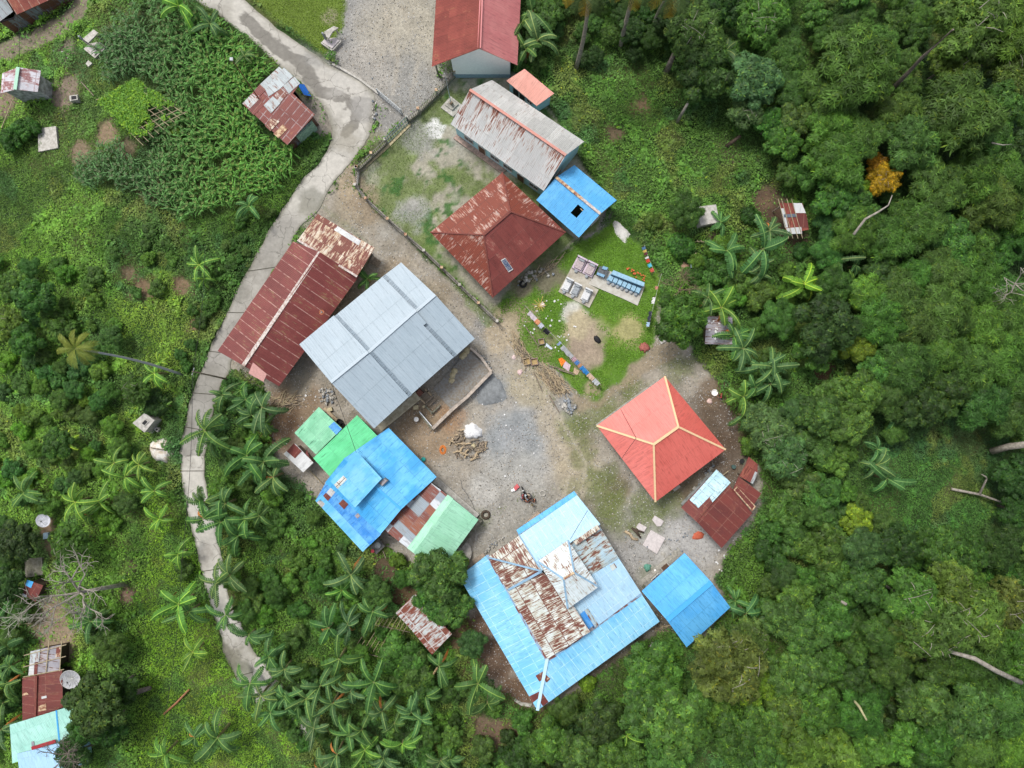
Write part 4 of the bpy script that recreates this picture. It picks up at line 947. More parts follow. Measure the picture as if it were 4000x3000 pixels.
house('blue_roofed_house', 'large vivid blue roofed house with a raised square blue roof and patched corner', 'house',
 [(hh([T_, RR_, PP_, QQ_], 3.1, 3.1, 4.2, 4.2), BLUE2),
 (hh([(1270, 1885), (1487, 2086), PP_, QQ_], 3.45, 3.45, 4.2, 4.2), BLUE2),
 (hh([(1232, 1956), (1417, 2156), (1488, 2088), (1280, 1872)], 2.6, 2.6, 3.2, 3.2), BLUE2D),
 (hh([za(697, 1262), za(1020, 1600), za(1365, 1225), za(1050, 880)], 4.7, 4.7, 5.0, 5.0), BLUE2B)],
 hh([T_, RR_, (1417, 2156), (1232, 1956)], 3.1, 3.1, 2.6, 2.6), M_concd, inset=.6, z0=0,
 caps=[(zz(QQ_, 4.2), zz(PP_, 4.2), .22, CAPBL)],
 sheets=[([za(725, 1315), za(795, 1360), za(710, 1465), za(648, 1408)], 2, WHITESH), ([za(640, 1408), za(706, 1468), za(630, 1555), za(568, 1490)], 2, DMAROON),
   ([za(570, 1493), za(628, 1555), za(590, 1603), za(520, 1535)], 2, WHITESH), ([za(885, 1470), za(945, 1540), za(875, 1625), za(803, 1550)], 2, DMAROON),
   ([za(865, 1185), za(915, 1235), za(790, 1360), za(745, 1305)], 3, RUSTBW), ([zb(470, 480), zb(490, 510), zb(465, 535), zb(440, 510)], 2, GREYP),
   ([(1232, 1956), (1417, 2156), (1443, 2128), (1255, 1930)], 2, BLUE2B)],
 openings=[WIN(1, .3), DOOR(0, .5)])
hb = bpy.data.objects['blue_roofed_house']
q = [W3(*za(*p), 4.45) for p in ((1400, 1218), (1447, 1252), (1370, 1325), (1325, 1288))]
mb = MB(); mb.prism([v - Vector((0, 0, .6)) for v in q][::-1], q[::-1], M_greyd)
q2 = [sum(q, Vector()) / 4 + (v - sum(q, Vector()) / 4) * .8 + Vector((0, 0, .01)) for v in q]
mb.slab(q2, GREYP, .02); mb.build('roof_vent', hb)
mb = MB(); qq = [W3(*za(*p), 4.5) for p in ((760, 1262), (1018, 1530), (1300, 1225), (1050, 950))]
mb.prism([v - Vector((0, 0, 1.3)) for v in qq][::-1], qq[::-1], M_woodd); mb.build('roof_wall', hb)
RI0, RI1 = zb(1350, 355), zb(985, 850)
house('patchwork_house', 'house with a patchwork of rusty and grey sheets meeting a mint green roof', 'house',
 [(hh([zb(710, 640), zb(1100, 168), RI0, RI1], 2.9, 2.9, 3.6, 3.6), PATCHW), (hh([zb(1585, 545), zb(1300, 935), zb(1035, 915), RI1, RI0], 2.8, 2.8, 3.5, 3.6, 3.6), MINT)],
 hh([zb(1100, 168), zb(1585, 545), zb(1300, 935), zb(710, 640)], 2.9, 2.8, 2.8, 2.9), M_conc, inset=.4, z0=0,
 sheets=[([zb(1300, 312), zb(1352, 352), zb(985, 853), zb(925, 808)], 0, MINT)], foot=[zb(1130, 270), zb(1530, 575), zb(1290, 870), zb(790, 640)],
 openings=[WIN(0, .3), DOOR(0, .6)])
for nm, lb, pts, hgt in (('stone_ledge', 'broken concrete ledge in front of the patchwork house', (zb(1200, 145), zb(1235, 175), zb(1595, 490), zb(1560, 530), zb(1360, 350), zb(1170, 200)), .35),
     ('house_footing', 'rough brown footing wall beside the mint roof', (zb(1590, 520), zb(1625, 545), zb(1430, 800), zb(1395, 770)), .6)):
 q = [AG(p) for p in pts]; t = thing(nm, lb, 'ledge', sum(q, Vector()) / len(q)); mb = MB()
 mb.prism(q, [v + Vector((0, 0, hgt)) for v in q], M_concd if hgt > .5 else M_slabm); mb.build('masonry', t)
Wp, Np, Ep, Sp_ = (1905, 2177), (2026, 2093), (2504, 2317), (2139, 2574)
K1 = (2116, 2231); K2 = zd(720, 455); K3 = zd(895, 743)
house('chief_house', 'largest house with pale blue roofs, rust streaked centre and raised hipped lantern', 'house',
 [(hh([Wp, Sp_, K3, K2, K1], 3.4, 3.4, 4.35, 4.45, 4.55), RUSTBW),
 (hh([Wp, Np, K1], 3.4, 3.4, 4.5), RUSTBW),
 (hh([(2254, 1934), Np, K1, (2235, 2115), (2345, 2048)], 3.1, 3.3, 4.35, 4.35, 3.7), SKYW),
 (hh([(2338, 2048), (2418, 2181), (2312, 2285), (2208, 2140)], 3.3, 3.3, 4.0, 4.1), RUSTGB),
 (hh([Ep, (2290, 2478), (2195, 2315), (2418, 2181)], 3.25, 3.25, 4.2, 3.95), SKYW),
 (hh([zc(35, 1030), zd(330, 1590), zd(455, 1030), zc(325, 805)], 2.5, 2.5, 3.2, 3.2), SKYB),
 (hh([zd(330, 1590), zd(1650, 630), zd(1438, 308), zd(420, 1035)], 2.5, 2.5, 3.15, 3.2), SKYB),
 (hh([zc(655, 525), zc(1280, 105), zc(1312, 152), zc(682, 577)], 2.6, 2.6, 2.85, 2.85), BLUE3),
 (hh([zc(1210, 1380), zc(885, 865), zc(1165, 1055)], 5.1, 5.1, 6.0), RUSTBW2), (hh([zc(885, 865), zc(1215, 635), zc(1280, 985), zc(1165, 1055)], 5.1, 5.1, 6.0, 6.0), RUSTBW2),
 (hh([zc(1215, 635), zc(1545, 1140), zc(1280, 985)], 5.1, 5.1, 6.0), RUSTBW2), (hh([zc(1545, 1140), zc(1210, 1380), zc(1165, 1055), zc(1280, 985)], 5.1, 5.1, 6.0, 6.0), RUSTBW2)],
 hh([zc(35, 1030), zc(655, 525), zc(1300, 110), zd(1650, 630), zd(330, 1590)], 2.6, 2.6, 2.6, 2.6, 2.6), M_greyw, inset=1.1, z0=0,
 caps=[(zz(Wp, 3.45), zz(K1, 4.6), .17, CAPB, 'hip_cap'), (zz(zc(885, 865), 5.1), zz(zc(1165, 1055), 6), .17, CAPB, 'hip_cap'), (zz(zc(1215, 635), 5.1), zz(zc(1280, 985), 6), .17, CAPB, 'hip_cap'),
   (zz(zc(1545, 1140), 5.1), zz(zc(1280, 985), 6), .17, CAPB, 'hip_cap'), (zz(zc(1210, 1380), 5.1), zz(zc(1165, 1055), 6), .17, CAPB, 'hip_cap'), (zz(zc(1165, 1055), 6.02), zz(zc(1280, 985), 6.02), .22, CAPWR),
   (zz(zd(435, 1030), 3.2), zz(zd(330, 1590), 2.6), .34, SKYW, 'hip_cap'), (zz(K1, 4.5), zz(zd(10, 290), 3.45), .24, CAPB, 'valley'), (zz(zc(682, 577), 3.3), zz(zc(900, 930), 4.3), .10, CAPB, 'valley'),
   (zz(zd(700, 460), 4.5), zz(K3, 4.4), .10, CAPW, 'verge')],
 sheets=[([zc(325, 800), zc(365, 790), zd(455, 1030), zd(415, 1050)], 5, BAND, 'flashing'), ([zd(1450, 318), zd(1462, 345), zd(450, 1065), zd(435, 1035)], 6, BAND, 'flashing'),
   ([zd(385, 1170), zd(470, 1250), zd(430, 1290), zd(365, 1215)], 6, RUSTW), ([zd(310, 1215), zd(395, 1168), zd(410, 1240), zd(350, 1280)], 5, RUSTW),
   ([zd(240, 1440), zd(350, 1385), zd(365, 1440), zd(275, 1510)], 5, DMAROON), ([zd(375, 1390), zd(450, 1500), zd(390, 1545), zd(345, 1480)], 6, DMAROON),
   ([zd(790, 550), zd(840, 510), zd(975, 680), zd(895, 740)], 4, BLUE2D), ([zd(835, 510), zd(875, 490), zd(990, 665), zd(950, 690)], 4, RUSTGB),
   ([zc(1270, 650), zc(1530, 465), zc(1562, 515), zc(1300, 690)], 2, RUSTBW), ([zd(1110, 30), zd(1160, 0), zd(1190, 45), zd(1140, 85)], 4, RUSTBW),
   ([zd(900, 745), zd(990, 680), zd(970, 650), zd(880, 715)], 4, GREYP)],
 foot=[zc(180, 1080), zc(740, 640), zc(1290, 270), zd(1440, 660), zd(390, 1420)], openings=[WIN(1, .2), DOOR(1, .4), WIN(1, .6), WIN(3, .3), WIN(3, .6)])
ch = bpy.data.objects['chief_house']
mb = MB(); qq = [W3(*zc(*p), 5.0) for p in ((930, 880), (1210, 690), (1490, 1130), (1215, 1320))]
mb.prism([v - Vector((0, 0, 1.6)) for v in qq][::-1], qq[::-1], M_greyw); mb.build('lantern_wall', ch)
c_ = dict(l=(2331, 1663), t=(2597, 1470), r=(2835, 1756), b=(2560, 1961), a=t21(1078, 1107), c=t21(918, 1220))
t, roof, pls = house('red_hip_house', 'house with a clean red hip roof edged by cream ridge caps', 'house',
 [(hh([c_['l'], c_['t'], c_['a'], c_['c']], 3.0, 3.0, 4.9, 4.9), REDHIP2), (hh([c_['t'], c_['r'], c_['a']], 3.0, 3.0, 4.9), REDHIP),
 (hh([c_['r'], c_['b'], c_['c'], c_['a']], 3.0, 3.0, 4.9, 4.9), REDHIP), (hh([c_['b'], c_['l'], c_['c']], 3.0, 3.0, 4.9), REDHIP2)],
 hh([c_['l'], c_['t'], c_['r'], c_['b']], 3, 3, 3, 3), M_conc, inset=.42, z0=0,
 caps=[(zz(c_['a'], 4.9), zz(c_['c'], 4.9), .26, CAPC)] + [(zz(c_[k1], 4.9), zz(c_[k2], 3.0), .20, CAPC, 'hip_cap') for k1, k2 in (('c', 'l'), ('c', 'b'), ('a', 't'), ('a', 'r'))],
 openings=[WIN(0, .25), DOOR(0, .5), WIN(0, .75), WIN(3, .4)], plinth=.25)
B5 = dict(t=t22(1118, 265), r=t22(1415, 618), b=t22(1132, 877), l=t22(840, 512), r0=t22(1005, 702), r1=t22(1293, 455))
house('blue_gable_house', 'blue gabled house with a wide blue ridge cap right of the largest house', 'house',
 [(hh([B5['t'], B5['l'], B5['r0'], B5['r1']], 2.9, 2.9, 3.9, 3.9), BLUE3), (hh([B5['b'], B5['r'], B5['r1'], B5['r0']], 2.9, 2.9, 3.9, 3.9), BLUE3)],
 hh([B5['t'], B5['r'], B5['b'], B5['l']], 2.9, 2.9, 2.9, 2.9), M_conc, inset=.55, z0=0, caps=[(zz(B5['r0'], 3.95), zz(B5['r1'], 3.95), .50, CAPBL)],
 openings=[WIN(3, .3), DOOR(3, .6)], plinth=.5)
house('pale_blue_lean_to', 'low shed with weathered pale blue sheets laid over maroon roof', 'shed',
 [(hh([ze(250, 965), ze(825, 347), ze(1052, 560), ze(500, 1195)], 2.3, 2.3, 2.6, 2.6), DMAROON)], hh([ze(250, 965), ze(825, 347), ze(1052, 560), ze(500, 1195)], 2.3, 2.3, 2.6, 2.6), M_greyw, inset=.35, z0=0,
 sheets=[([ze(390, 838), ze(825, 347), ze(1000, 505), ze(530, 972)], 0, BLUEW), ([ze(715, 800), ze(990, 495), ze(1055, 560), ze(760, 880)], 0, BLUEW)])
house('maroon_cookhouse', 'dark maroon roofed cookhouse joined to the pale blue sheeted shed', 'shed',
 [(hh([ze(905, 1625), ze(1405, 1055), ze(1030, 600), ze(505, 1195)], 2.5, 2.5, 3.1, 3.1), DMAROON), (hh([ze(1430, 920), ze(1548, 735), ze(1180, 460), ze(1085, 690)], 2.7, 2.7, 3.2, 3.3), DMAROON)],
 hh([ze(905, 1625), ze(1405, 1055), ze(1030, 600), ze(505, 1195)], 2.5, 2.5, 3.1, 3.1), M_slabm, inset=.35, z0=0,
 sheets=[([ze(1155, 620), ze(1465, 950), ze(1402, 1028), ze(1105, 680)], 1, CAPWR), ([ze(1165, 640), ze(1440, 945), ze(1400, 995), ze(1125, 680)], 1, DMAROON)], openings=[DOOR(3, .5)])
house('rusty_pigsty', 'small rusty pen with three rows of sheets above the maroon cookhouse', 'shed',
 [(hh([ze(1190, 455), ze(1415, 585), ze(1490, 400), ze(1490, 260), ze(1345, 140), ze(1290, 280)], 1.9, 1.9, 2.0, 2.1, 2.1, 2.0), MAROON)], hh([ze(1190, 455), ze(1415, 585), ze(1490, 260), ze(1345, 140)], 1.9, 1.9, 2.1, 2.1), M_wood, inset=.3, z0=0,
 sheets=[([ze(1375, 560), ze(1415, 585), ze(1492, 400), ze(1450, 380)], 0, SILV2)])
house('corrugated_hen_house', 'rust and silver corrugated shed half under the dense round tree', 'shed',
 [(hh([t12(905, 655), t12(990, 745), t12(1110, 620), t12(1030, 530)], 2.2, 2.2, 2.5, 2.5), SHEDR), (hh([t12(990, 745), t12(1140, 925), t12(1270, 790), t12(1110, 620)], 2.15, 2.15, 2.45, 2.45), SHEDR)],
 hh([t12(905, 655), t12(1140, 925), t12(1270, 790), t12(1030, 530)], 2.2, 2.2, 2.5, 2.5), M_woodd, inset=.5, z0=0)
house('white_scrap_shed', 'tiny shed of white and rusty scrap sheets beside the pale green shed', 'shed',
 [(hh([za(90, 905), za(345, 1145), za(480, 1020), za(240, 770)], 1.7, 1.7, 2.0, 2.0), WHITESH)], hh([za(90, 905), za(345, 1145), za(480, 1020), za(240, 770)], 1.7, 1.7, 2, 2), M_wood, inset=.25, z0=0,
 sheets=[([za(130, 870), za(240, 965), za(330, 870), za(225, 770)], 0, DMAROON), ([za(375, 900), za(470, 1010), za(425, 950), za(395, 850)], 0, DMAROON)])
MIXR = roof_mat('grey_and_maroon_roof', (0.19, 0.05, 0.04), (0.17, 0.045, 0.036), 0.10, (0.11, 0.03, 0.022), (0.38, 0.16, 0.08), (0.8, 1.7), streak=4, seam=0.5, seamc=(0.42, 0.43, 0.43), blotch=0.6)
house('bend_house', 'house in the maize with grey and maroon roof sheets inside the road bend', 'house',
 [(hh([zr(1005, 1395), zr(275, 725), zr(480, 510), zr(870, 125), zr(1215, 395), zr(1095, 560), zr(1450, 900)], 2.5, 2.5, 2.75, 3.05, 3.05, 2.95, 3.0), MIXR)],
 hh([zr(1005, 1395), zr(275, 725), zr(905, 120), zr(1450, 900)], 2.5, 2.5, 3, 3), WALLR, inset=.3, z0=0,
 sheets=[([zr(470, 510), zr(565, 410), zr(870, 125), zr(925, 170), zr(640, 480), zr(555, 560)], 0, SILV2), ([zr(640, 480), zr(950, 140), zr(1100, 280), zr(880, 490), zr(700, 610)], 0, SILV2),
   ([zr(930, 440), zr(1120, 290), zr(1215, 395), zr(1030, 560)], 0, SILV2), ([zr(620, 750), zr(770, 605), zr(895, 715), zr(740, 880)], 0, SILV2), ([zr(275, 725), zr(430, 560), zr(560, 640), zr(400, 800)], 0, SHEDR),
   ([zr(700, 700), zr(900, 470), zr(1010, 560), zr(880, 720), zr(780, 610)], 0, SHEDR), ([zr(780, 1215), zr(930, 1060), zr(1010, 1130), zr(860, 1285)], 0, CAPWR),
   ([zr(640, 1080), zr(750, 960), zr(880, 1010), zr(730, 1170)], 0, RUSTW), ([zr(380, 830), zr(460, 910), zr(640, 740), zr(560, 660)], 0, DMAROON), ([zr(560, 410), zr(475, 510), zr(560, 600), zr(655, 500)], 0, DMAROON)])
bh = bpy.data.objects['bend_house']
mb = MB(); q = [AG(p, 0) for p in (zr(1180, 1240), zr(1240, 1370), zr(1500, 1150), zr(1440, 1000))]
mb.prism(q, [v + Vector((0, 0, 1.9)) for v in q], M_mintw); mb.build('green_side_room', bh)
tb = thing('blue_tarpaulin_screen', 'bright blue tarpaulin panel leaning beside the bend house porch', 'tarpaulin', AG(zr(1290, 560)))
mb = MB(); a = AG(zr(1240, 460)); b = AG(zr(1350, 650))
mb.slab([a + Vector((-.2, 0, 1.1)), b + Vector((-.2, 0, 1.1)), b + Vector((.35, .2, .25)), a + Vector((.35, .2, .25))], plain('blue_tarp', (0.02, 0.16, 0.60), var=.15), .03); mb.build('sheet', tb)
for p in (a, b):
 mb = MB(); mb.bar(p, p + Vector((-.2, 0, 1.15)), .06, .06, M_wood); mb.build('prop', tb)
q1 = [zl(217, 190), zl(900, -118), zl(700, -420), zl(20, -110)]
house('corner_house', 'red corrugated roofed house with patched sheet walls in the top left corner', 'house',
 [(hh(q1, 2.6, 2.6, 3.5, 3.5), roof_mat('red_brown_roof', (0.22, 0.055, 0.04), (0.27, 0.075, 0.05), 0.25, (0.15, 0.035, 0.025), (0.42, 0.17, 0.10), (0.9, 3), streak=4, seam=0.9, seamc=(0.40, 0.26, 0.2))),
 (hh([zl(0, 275), zl(170, 150), zl(60, -30), zl(-120, 60)], 2.3, 2.3, 2.9, 2.9), SILV2)],
 hh([zl(-20, 300), zl(217, 190), zl(900, -118), zl(700, -420), zl(-200, 0)], 2.4, 2.6, 2.6, 3.5, 2.9), WALLR, inset=.12)
bx = [zl(235, 870), zl(195, 1160), zl(5, 1210), zl(30, 950), zl(530, 915), zl(490, 1192)]
house('concrete_store', 'tall grey block store with spotted white roof and mint ridge', 'store',
 [(hh([bx[2], bx[3], bx[0], bx[1]], 3.2, 3.2, 3.9, 3.9), LROOF), (hh([bx[4], bx[5], bx[1], bx[0]], 3.2, 3.2, 3.9, 3.9), LROOF)],
 hh([bx[2], bx[3], bx[4], bx[5]], 3.2, 3.2, 3.2, 3.2), M_greyw, inset=.3, caps=[(zz(bx[0], 3.95), zz(bx[1], 3.95), .36, plain('mint_cap', (0.38, 0.62, 0.48), var=.05))],
 openings=[(0, .5, .9, 1.9, .05, M_door, 'door')])
house('mint_roof_house', 'pale mint roofed house under the dark tree in the bottom left', 'house',
 [(hh([zk(160, 1600), zk(1020, 1290), zk(1000, 830), zk(125, 1100)], 2.7, 2.7, 3.4, 3.4), MINTP)], hh([zk(160, 1600), zk(1020, 1290), zk(1000, 830), zk(125, 1100)], 2.7, 2.7, 3.4, 3.4), M_bluew, inset=.5,
 sheets=[([zk(718, 915), zk(738, 910), zk(778, 1310), zk(758, 1318)], 0, CAPBL), ([zk(405, 1320), zk(440, 1310), zk(445, 1370), zk(410, 1380)], 0, GREYP)])
house('powder_blue_house', 'powder blue roofed house at the bottom left edge', 'house',
 [(hh([zk(260, 1760), zk(1150, 1600), zk(1090, 1250), zk(220, 1475)], 2.6, 2.6, 3.1, 3.1), PBLUE)], hh([zk(260, 1760), zk(1150, 1600), zk(1090, 1250), zk(220, 1475)], 2.6, 2.6, 3.1, 3.1), M_bluew, inset=.5,
 caps=[(zz(zk(410, 1405), 3.15), zz(zk(720, 1310), 3.15), .35, plain('dark_red_trim', (0.33, 0.03, 0.04), var=.1), 'flashing')])
house('brown_sheet_house', 'rust brown roofed house above the pale mint roof', 'house',
 [(hh([zk(290, 1045), zk(287, 495), zk(470, 460), zk(470, 1020)], 2.6, 2.6, 3.1, 3.1), DMAROON), (hh([zk(805, 390), zk(815, 870), zk(470, 1020), zk(470, 460)], 2.7, 2.7, 3.1, 3.1), DMAROON)],
 hh([zk(290, 1045), zk(287, 495), zk(805, 390), zk(815, 870)], 2.6, 2.6, 2.7, 2.7), M_woodd, inset=.4, caps=[(zz(zk(455, 1015), 3.15), zz(zk(470, 465), 3.15), .22, CAPR)],
 sheets=[([zk(500, 860), zk(595, 820), zk(600, 905), zk(500, 930)], 1, CAPWR), ([zk(535, 735), zk(600, 720), zk(605, 750), zk(540, 765)], 1, WHITESH), ([zk(290, 695), zk(345, 680), zk(370, 705), zk(290, 722)], 0, CAPWR)])
t, roof, pls = house('striped_sheet_shed', 'shed of grey purple sheets held down by poles above the brown house', 'shed',
 [(hh([zk(365, 470), zk(395, 145), zk(800, 60), zk(775, 385)], 2.2, 2.2, 2.5, 2.5), GREYP)], hh([zk(365, 470), zk(395, 145), zk(800, 60), zk(775, 385)], 2.2, 2.2, 2.5, 2.5), M_woodd, inset=.3,
 sheets=[([zk(368, 465), zk(385, 300), zk(445, 290), zk(438, 450)], 0, WHITESH), ([zk(438, 450), zk(450, 290), zk(490, 285), zk(480, 440)], 0, DMAROON), ([zk(730, 100), zk(795, 80), zk(785, 215), zk(720, 225)], 0, RUSTW), ([zk(395, 150), zk(520, 120), zk(505, 280), zk(385, 300)], 0, SILV2)])
for a, b in ((zk(310, 200), zk(860, 60)), (zk(300, 350), zk(855, 210)), (zk(640, -20), zk(595, 420)), (zk(800, 10), zk(775, 400)), (zk(300, 480), zk(830, 380))):
 mb = MB(); mb.bar(pls[0].hit(a, .12), pls[0].hit(b, .12), .07, .07, M_bamb); mb.build('roof_pole', t)
house('maroon_blue_hut', 'small hut roofed half maroon and half light blue beneath bare branches', 'hut',
 [(hh([zj(285, 1050), zj(460, 1165), zj(560, 950), zj(345, 880)], 2.1, 2.1, 2.3, 2.3), DMAROON)], hh([zj(285, 1050), zj(460, 1165), zj(560, 950), zj(345, 880)], 2.1, 2.1, 2.3, 2.3), M_woodd, inset=.3,
 sheets=[([zj(325, 950), zj(400, 985), zj(435, 905), zj(350, 880)], 0, BLUE3), ([zj(270, 1075), zj(335, 1110), zj(345, 1080), zj(290, 1050)], 0, WHITESH)])
t, roof, pls = house('pole_weighted_hut', 'open hut of rusty and white sheets held down by poles in the right clearing', 'hut',
 [(hh([zm(1305, 590), zm(1548, 545), zm(1480, 258), zm(1225, 255)], 2.2, 2.2, 2.7, 2.7), MAROON)], hh([zm(1310, 590), zm(1545, 540), zm(1480, 258), zm(1225, 255)], 2.2, 2.2, 2.7, 2.7), None, inset=.25, posts=True,
 sheets=[([zm(1240, 315), zm(1280, 315), zm(1325, 520), zm(1290, 525)], 0, WHITESH), ([zm(1380, 258), zm(1470, 258), zm(1515, 365), zm(1405, 365)], 0, WHITESH), ([zm(1300, 530), zm(1465, 515), zm(1475, 588), zm(1312, 592)], 0, WHITESH),
   ([zm(1275, 380), zm(1415, 372), zm(1422, 408), zm(1280, 412)], 0, roof_mat('dark_blue_grey_sheet', (0.10, 0.13, 0.16), (0.13, 0.16, 0.2), 0, var=.1)), ([zm(1425, 375), zm(1520, 375), zm(1545, 520), zm(1450, 525)], 0, DMAROON)])
for x0, x1 in ((1215, 1330), (1250, 1375), (1308, 1430), (1358, 1480)):
 mb = MB(); mb.bar(pls[0].hit(zm(x0, 210), .1), pls[0].hit(zm(x1, 640), .1), .05, .05, M_bamb); mb.build('roof_pole', t)
t, roof, pls = house('grey_plank_shed', 'low shed roofed with grey purple sheets and littered with white scraps', 'shed',
 [(hh([t21(1250, 570), t21(1262, 388), t21(1428, 395), t21(1430, 575)], 1.9, 1.9, 2.2, 2.2), GREYP)], hh([t21(1250, 570), t21(1262, 388), t21(1428, 395), t21(1430, 575)], 1.9, 1.9, 2.2, 2.2), M_woodd, inset=.25)
for k in range(11):
 p = t21(1265 + 95 * random.random(), 412 + 140 * random.random()); c = pls[0].hit(p, .05)
 o = thing('paper_scrap', 'white scrap lying on the grey purple sheets of the low shed', 'scrap', c, 'white scraps on the low shed roof', random.random() * 6)
 mb = MB(); r = .09 + .08 * random.random(); mb.prism([c + Vector((r * math.cos(a), r * .7 * math.sin(a), -.01)) for a in (0, 1.3, 2.6, 4.0, 5.1)], [c + Vector((r * math.cos(a), r * .7 * math.sin(a), .015 + .02 * random.random())) for a in (0, 1.3, 2.6, 4.0, 5.1)], plain('white_scrap', (0.75, 0.75, 0.74))); mb.build('sheet', o)
# -- vegetation
LEAF = leaf_mat('leaf')
BARK = plain('bark', (0.20, 0.17, 0.14), var=0.3, scale=4)
BARKP = plain('pale_bark', (0.36, 0.33, 0.28), var=0.3, scale=3, c2=(0.20, 0.18, 0.15), bump=.6)
STEMG = plain('banana_stem', (0.20, 0.23, 0.10), var=0.3, scale=4, c2=(0.20, 0.14, 0.07))
DEADL = plain('dry_banana_leaf', (0.50, 0.17, 0.03), var=0.3, scale=3, c2=(0.30, 0.14, 0.05))
def quads(cen, a, b):
 """leaf shaped quads: centre, half-length vector, half-width vector"""
 v = np.stack([cen - a, cen + b * 1.0 - a * 0.1, cen + a, cen - b - a * 0.1], 1)
 return v.reshape(-1, 3)
def unit(v): return v / (np.linalg.norm(v, axis=-1, keepdims=True) + 1e-9)
def crown_mesh(name, kind, seed, R=3.0):
 r = np.random.RandomState(seed)
 P = dict(broad=(28, 120, .19, .075, .80), feather=(34, 105, .27, .052, .55), shrub=(12, 75, .16, .062, .7), olive=(34, 80, .19, .065, .5), round=(9, 100, .14, .06, .95))[kind]
 nb, nl, la, lb, dense = P
 cs = []; hz = 0.62 * R
 for i in range(nb):
  q = math.sqrt((i + .5) / nb) * .80 * R * (0.85 + .3 * r.rand()); an = i * 2.399 + r.rand() * .9
  top = math.sqrt(max(0, 1 - (q / (R * 1.02)) ** 2))
  z = hz * (top * (0.55 + .45 * r.rand()) - 0.25 * r.rand())
  cs.append((q * math.cos(an), q * math.sin(an), z))
 if kind == 'round':
  cs = [(0, 0, .25 * R)] + [(.42 * R * math.cos(i), .42 * R * math.sin(i), .1 * R) for i in np.arange(8) * .785]
 cs = np.array(cs); nb = len(cs)
 br = R * (0.17 + .19 * r.rand(nb)) * (1.45 if kind in ('shrub', 'round') else 1)
 C, A, B, K = [], [], [], []
 for i in range(nb):
  n = int(nl * (br[i] / (R * .33)) ** 1.7)
  d = unit(r.normal(size=(n, 3)) + np.array((0, 0, .5)))
  rr = br[i] * (1 - .35 * r.rand(n) ** 2) * (0.86 + 0.28 * vnoise(d[:, 0] * 3 + i * 9, d[:, 1] * 3 + d[:, 2], 1, seed % 7))
  c = cs[i] + d * rr[:, None] * np.array((1, 1, .8))
  m = 6; nrm = unit(d + r.normal(size=(n, 3)) * .35 + np.array((0, 0, .55))); sv_ = (0.55 + .85 * r.rand(n)) * (.75 + .5 * r.rand())
  rp = lambda q_: np.repeat(q_, m, 0)
  nrm, c, d, sv_ = rp(nrm), rp(c), rp(d), rp(sv_); n *= m
  t0_ = rp(unit(np.cross(nrm[::m], r.normal(size=(n // m, 3))))); w0_ = np.cross(nrm, t0_)
  an_ = np.tile(np.arange(m) * 2 * math.pi / m, n // m) + r.normal(size=n) * .25
  t = t0_ * np.cos(an_)[:, None] + w0_ * np.sin(an_)[:, None] - nrm * r.uniform(0, .6, n)[:, None]; t = unit(t)
  w = unit(np.cross(nrm, t)); s = (0.65 + .6 * r.rand(n))[:, None] * (R / 3) ** .5
  C.append(c + t * la * s * .95); A.append(t * la * s); B.append(w * lb * s)
  v = sv_ * (0.85 + .3 * r.rand(n))
  col = np.array((0.066, 0.135, 0.028))[None] * v[:, None]
  if kind == 'olive': col = col * np.array((1.12, 1.02, 1.0))
  yel = (r.rand(n) < (.10 if kind in ('broad', 'round') else .05)) & (d[:, 2] > .2)
  col[yel] = col[yel] * np.array((1.9, 1.5, .9))
  K.append(col)
 C, A, B, K = map(np.concatenate, (C, A, B, K))
 v = quads(C, A, B)
 me = np_mesh(name, v, 4, np.arange(len(v)), LEAF, np.repeat(K, 4, 0))
 mb = MB(); bark = BARKP if kind == 'olive' else BARK
 th = 1.2 * R if kind not in ('shrub', 'round') else .6 * R
 mb.tube([(0, 0, -th - 1.2), (.05 * R, 0, -th * .5), (0, .03 * R, -.1 * R)], [.075 * R, .055 * R, .04 * R], bark)
 for i in range(min(nb, 9)):
  c = Vector(cs[(i * 2 + 1) % nb]); m = c * .5 + Vector((0, 0, -.12 * R))
  mb.tube([(0, 0, -.2 * R), tuple(m), tuple(c)], [.032 * R, .02 * R, .009 * R], bark, 5)
 if kind == 'olive':
  for i in range(9):
   a = r.rand() * 6.28; q = (.2 + .5 * r.rand()) * R
   p0 = Vector((q * math.cos(a), q * math.sin(a), .62 * R * math.sqrt(1 - (q / R) ** 2))); d = Vector((r.normal() * .3, r.normal() * .3, .12)) * R * .6
   mb.tube([p0 - d * .6, p0 + Vector((0, 0, .12 * R)), p0 + d * .7 + Vector((0, 0, .12 * R))], [.011 * R, .009 * R, .004 * R], bark, 4)
 return me, mb.mesh(name + '_trunk')
CROWN = {}
for kind, n, R in (('broad', 4, 3.0), ('feather', 4, 3.2), ('olive', 3, 3.4), ('shrub', 4, 1.3), ('round', 2, 1.5)):
 CROWN[kind] = [crown_mesh('%s_crown_%d' % (kind, i), kind, 100 + 7 * i + len(kind), R) + (R,) for i in range(n)]
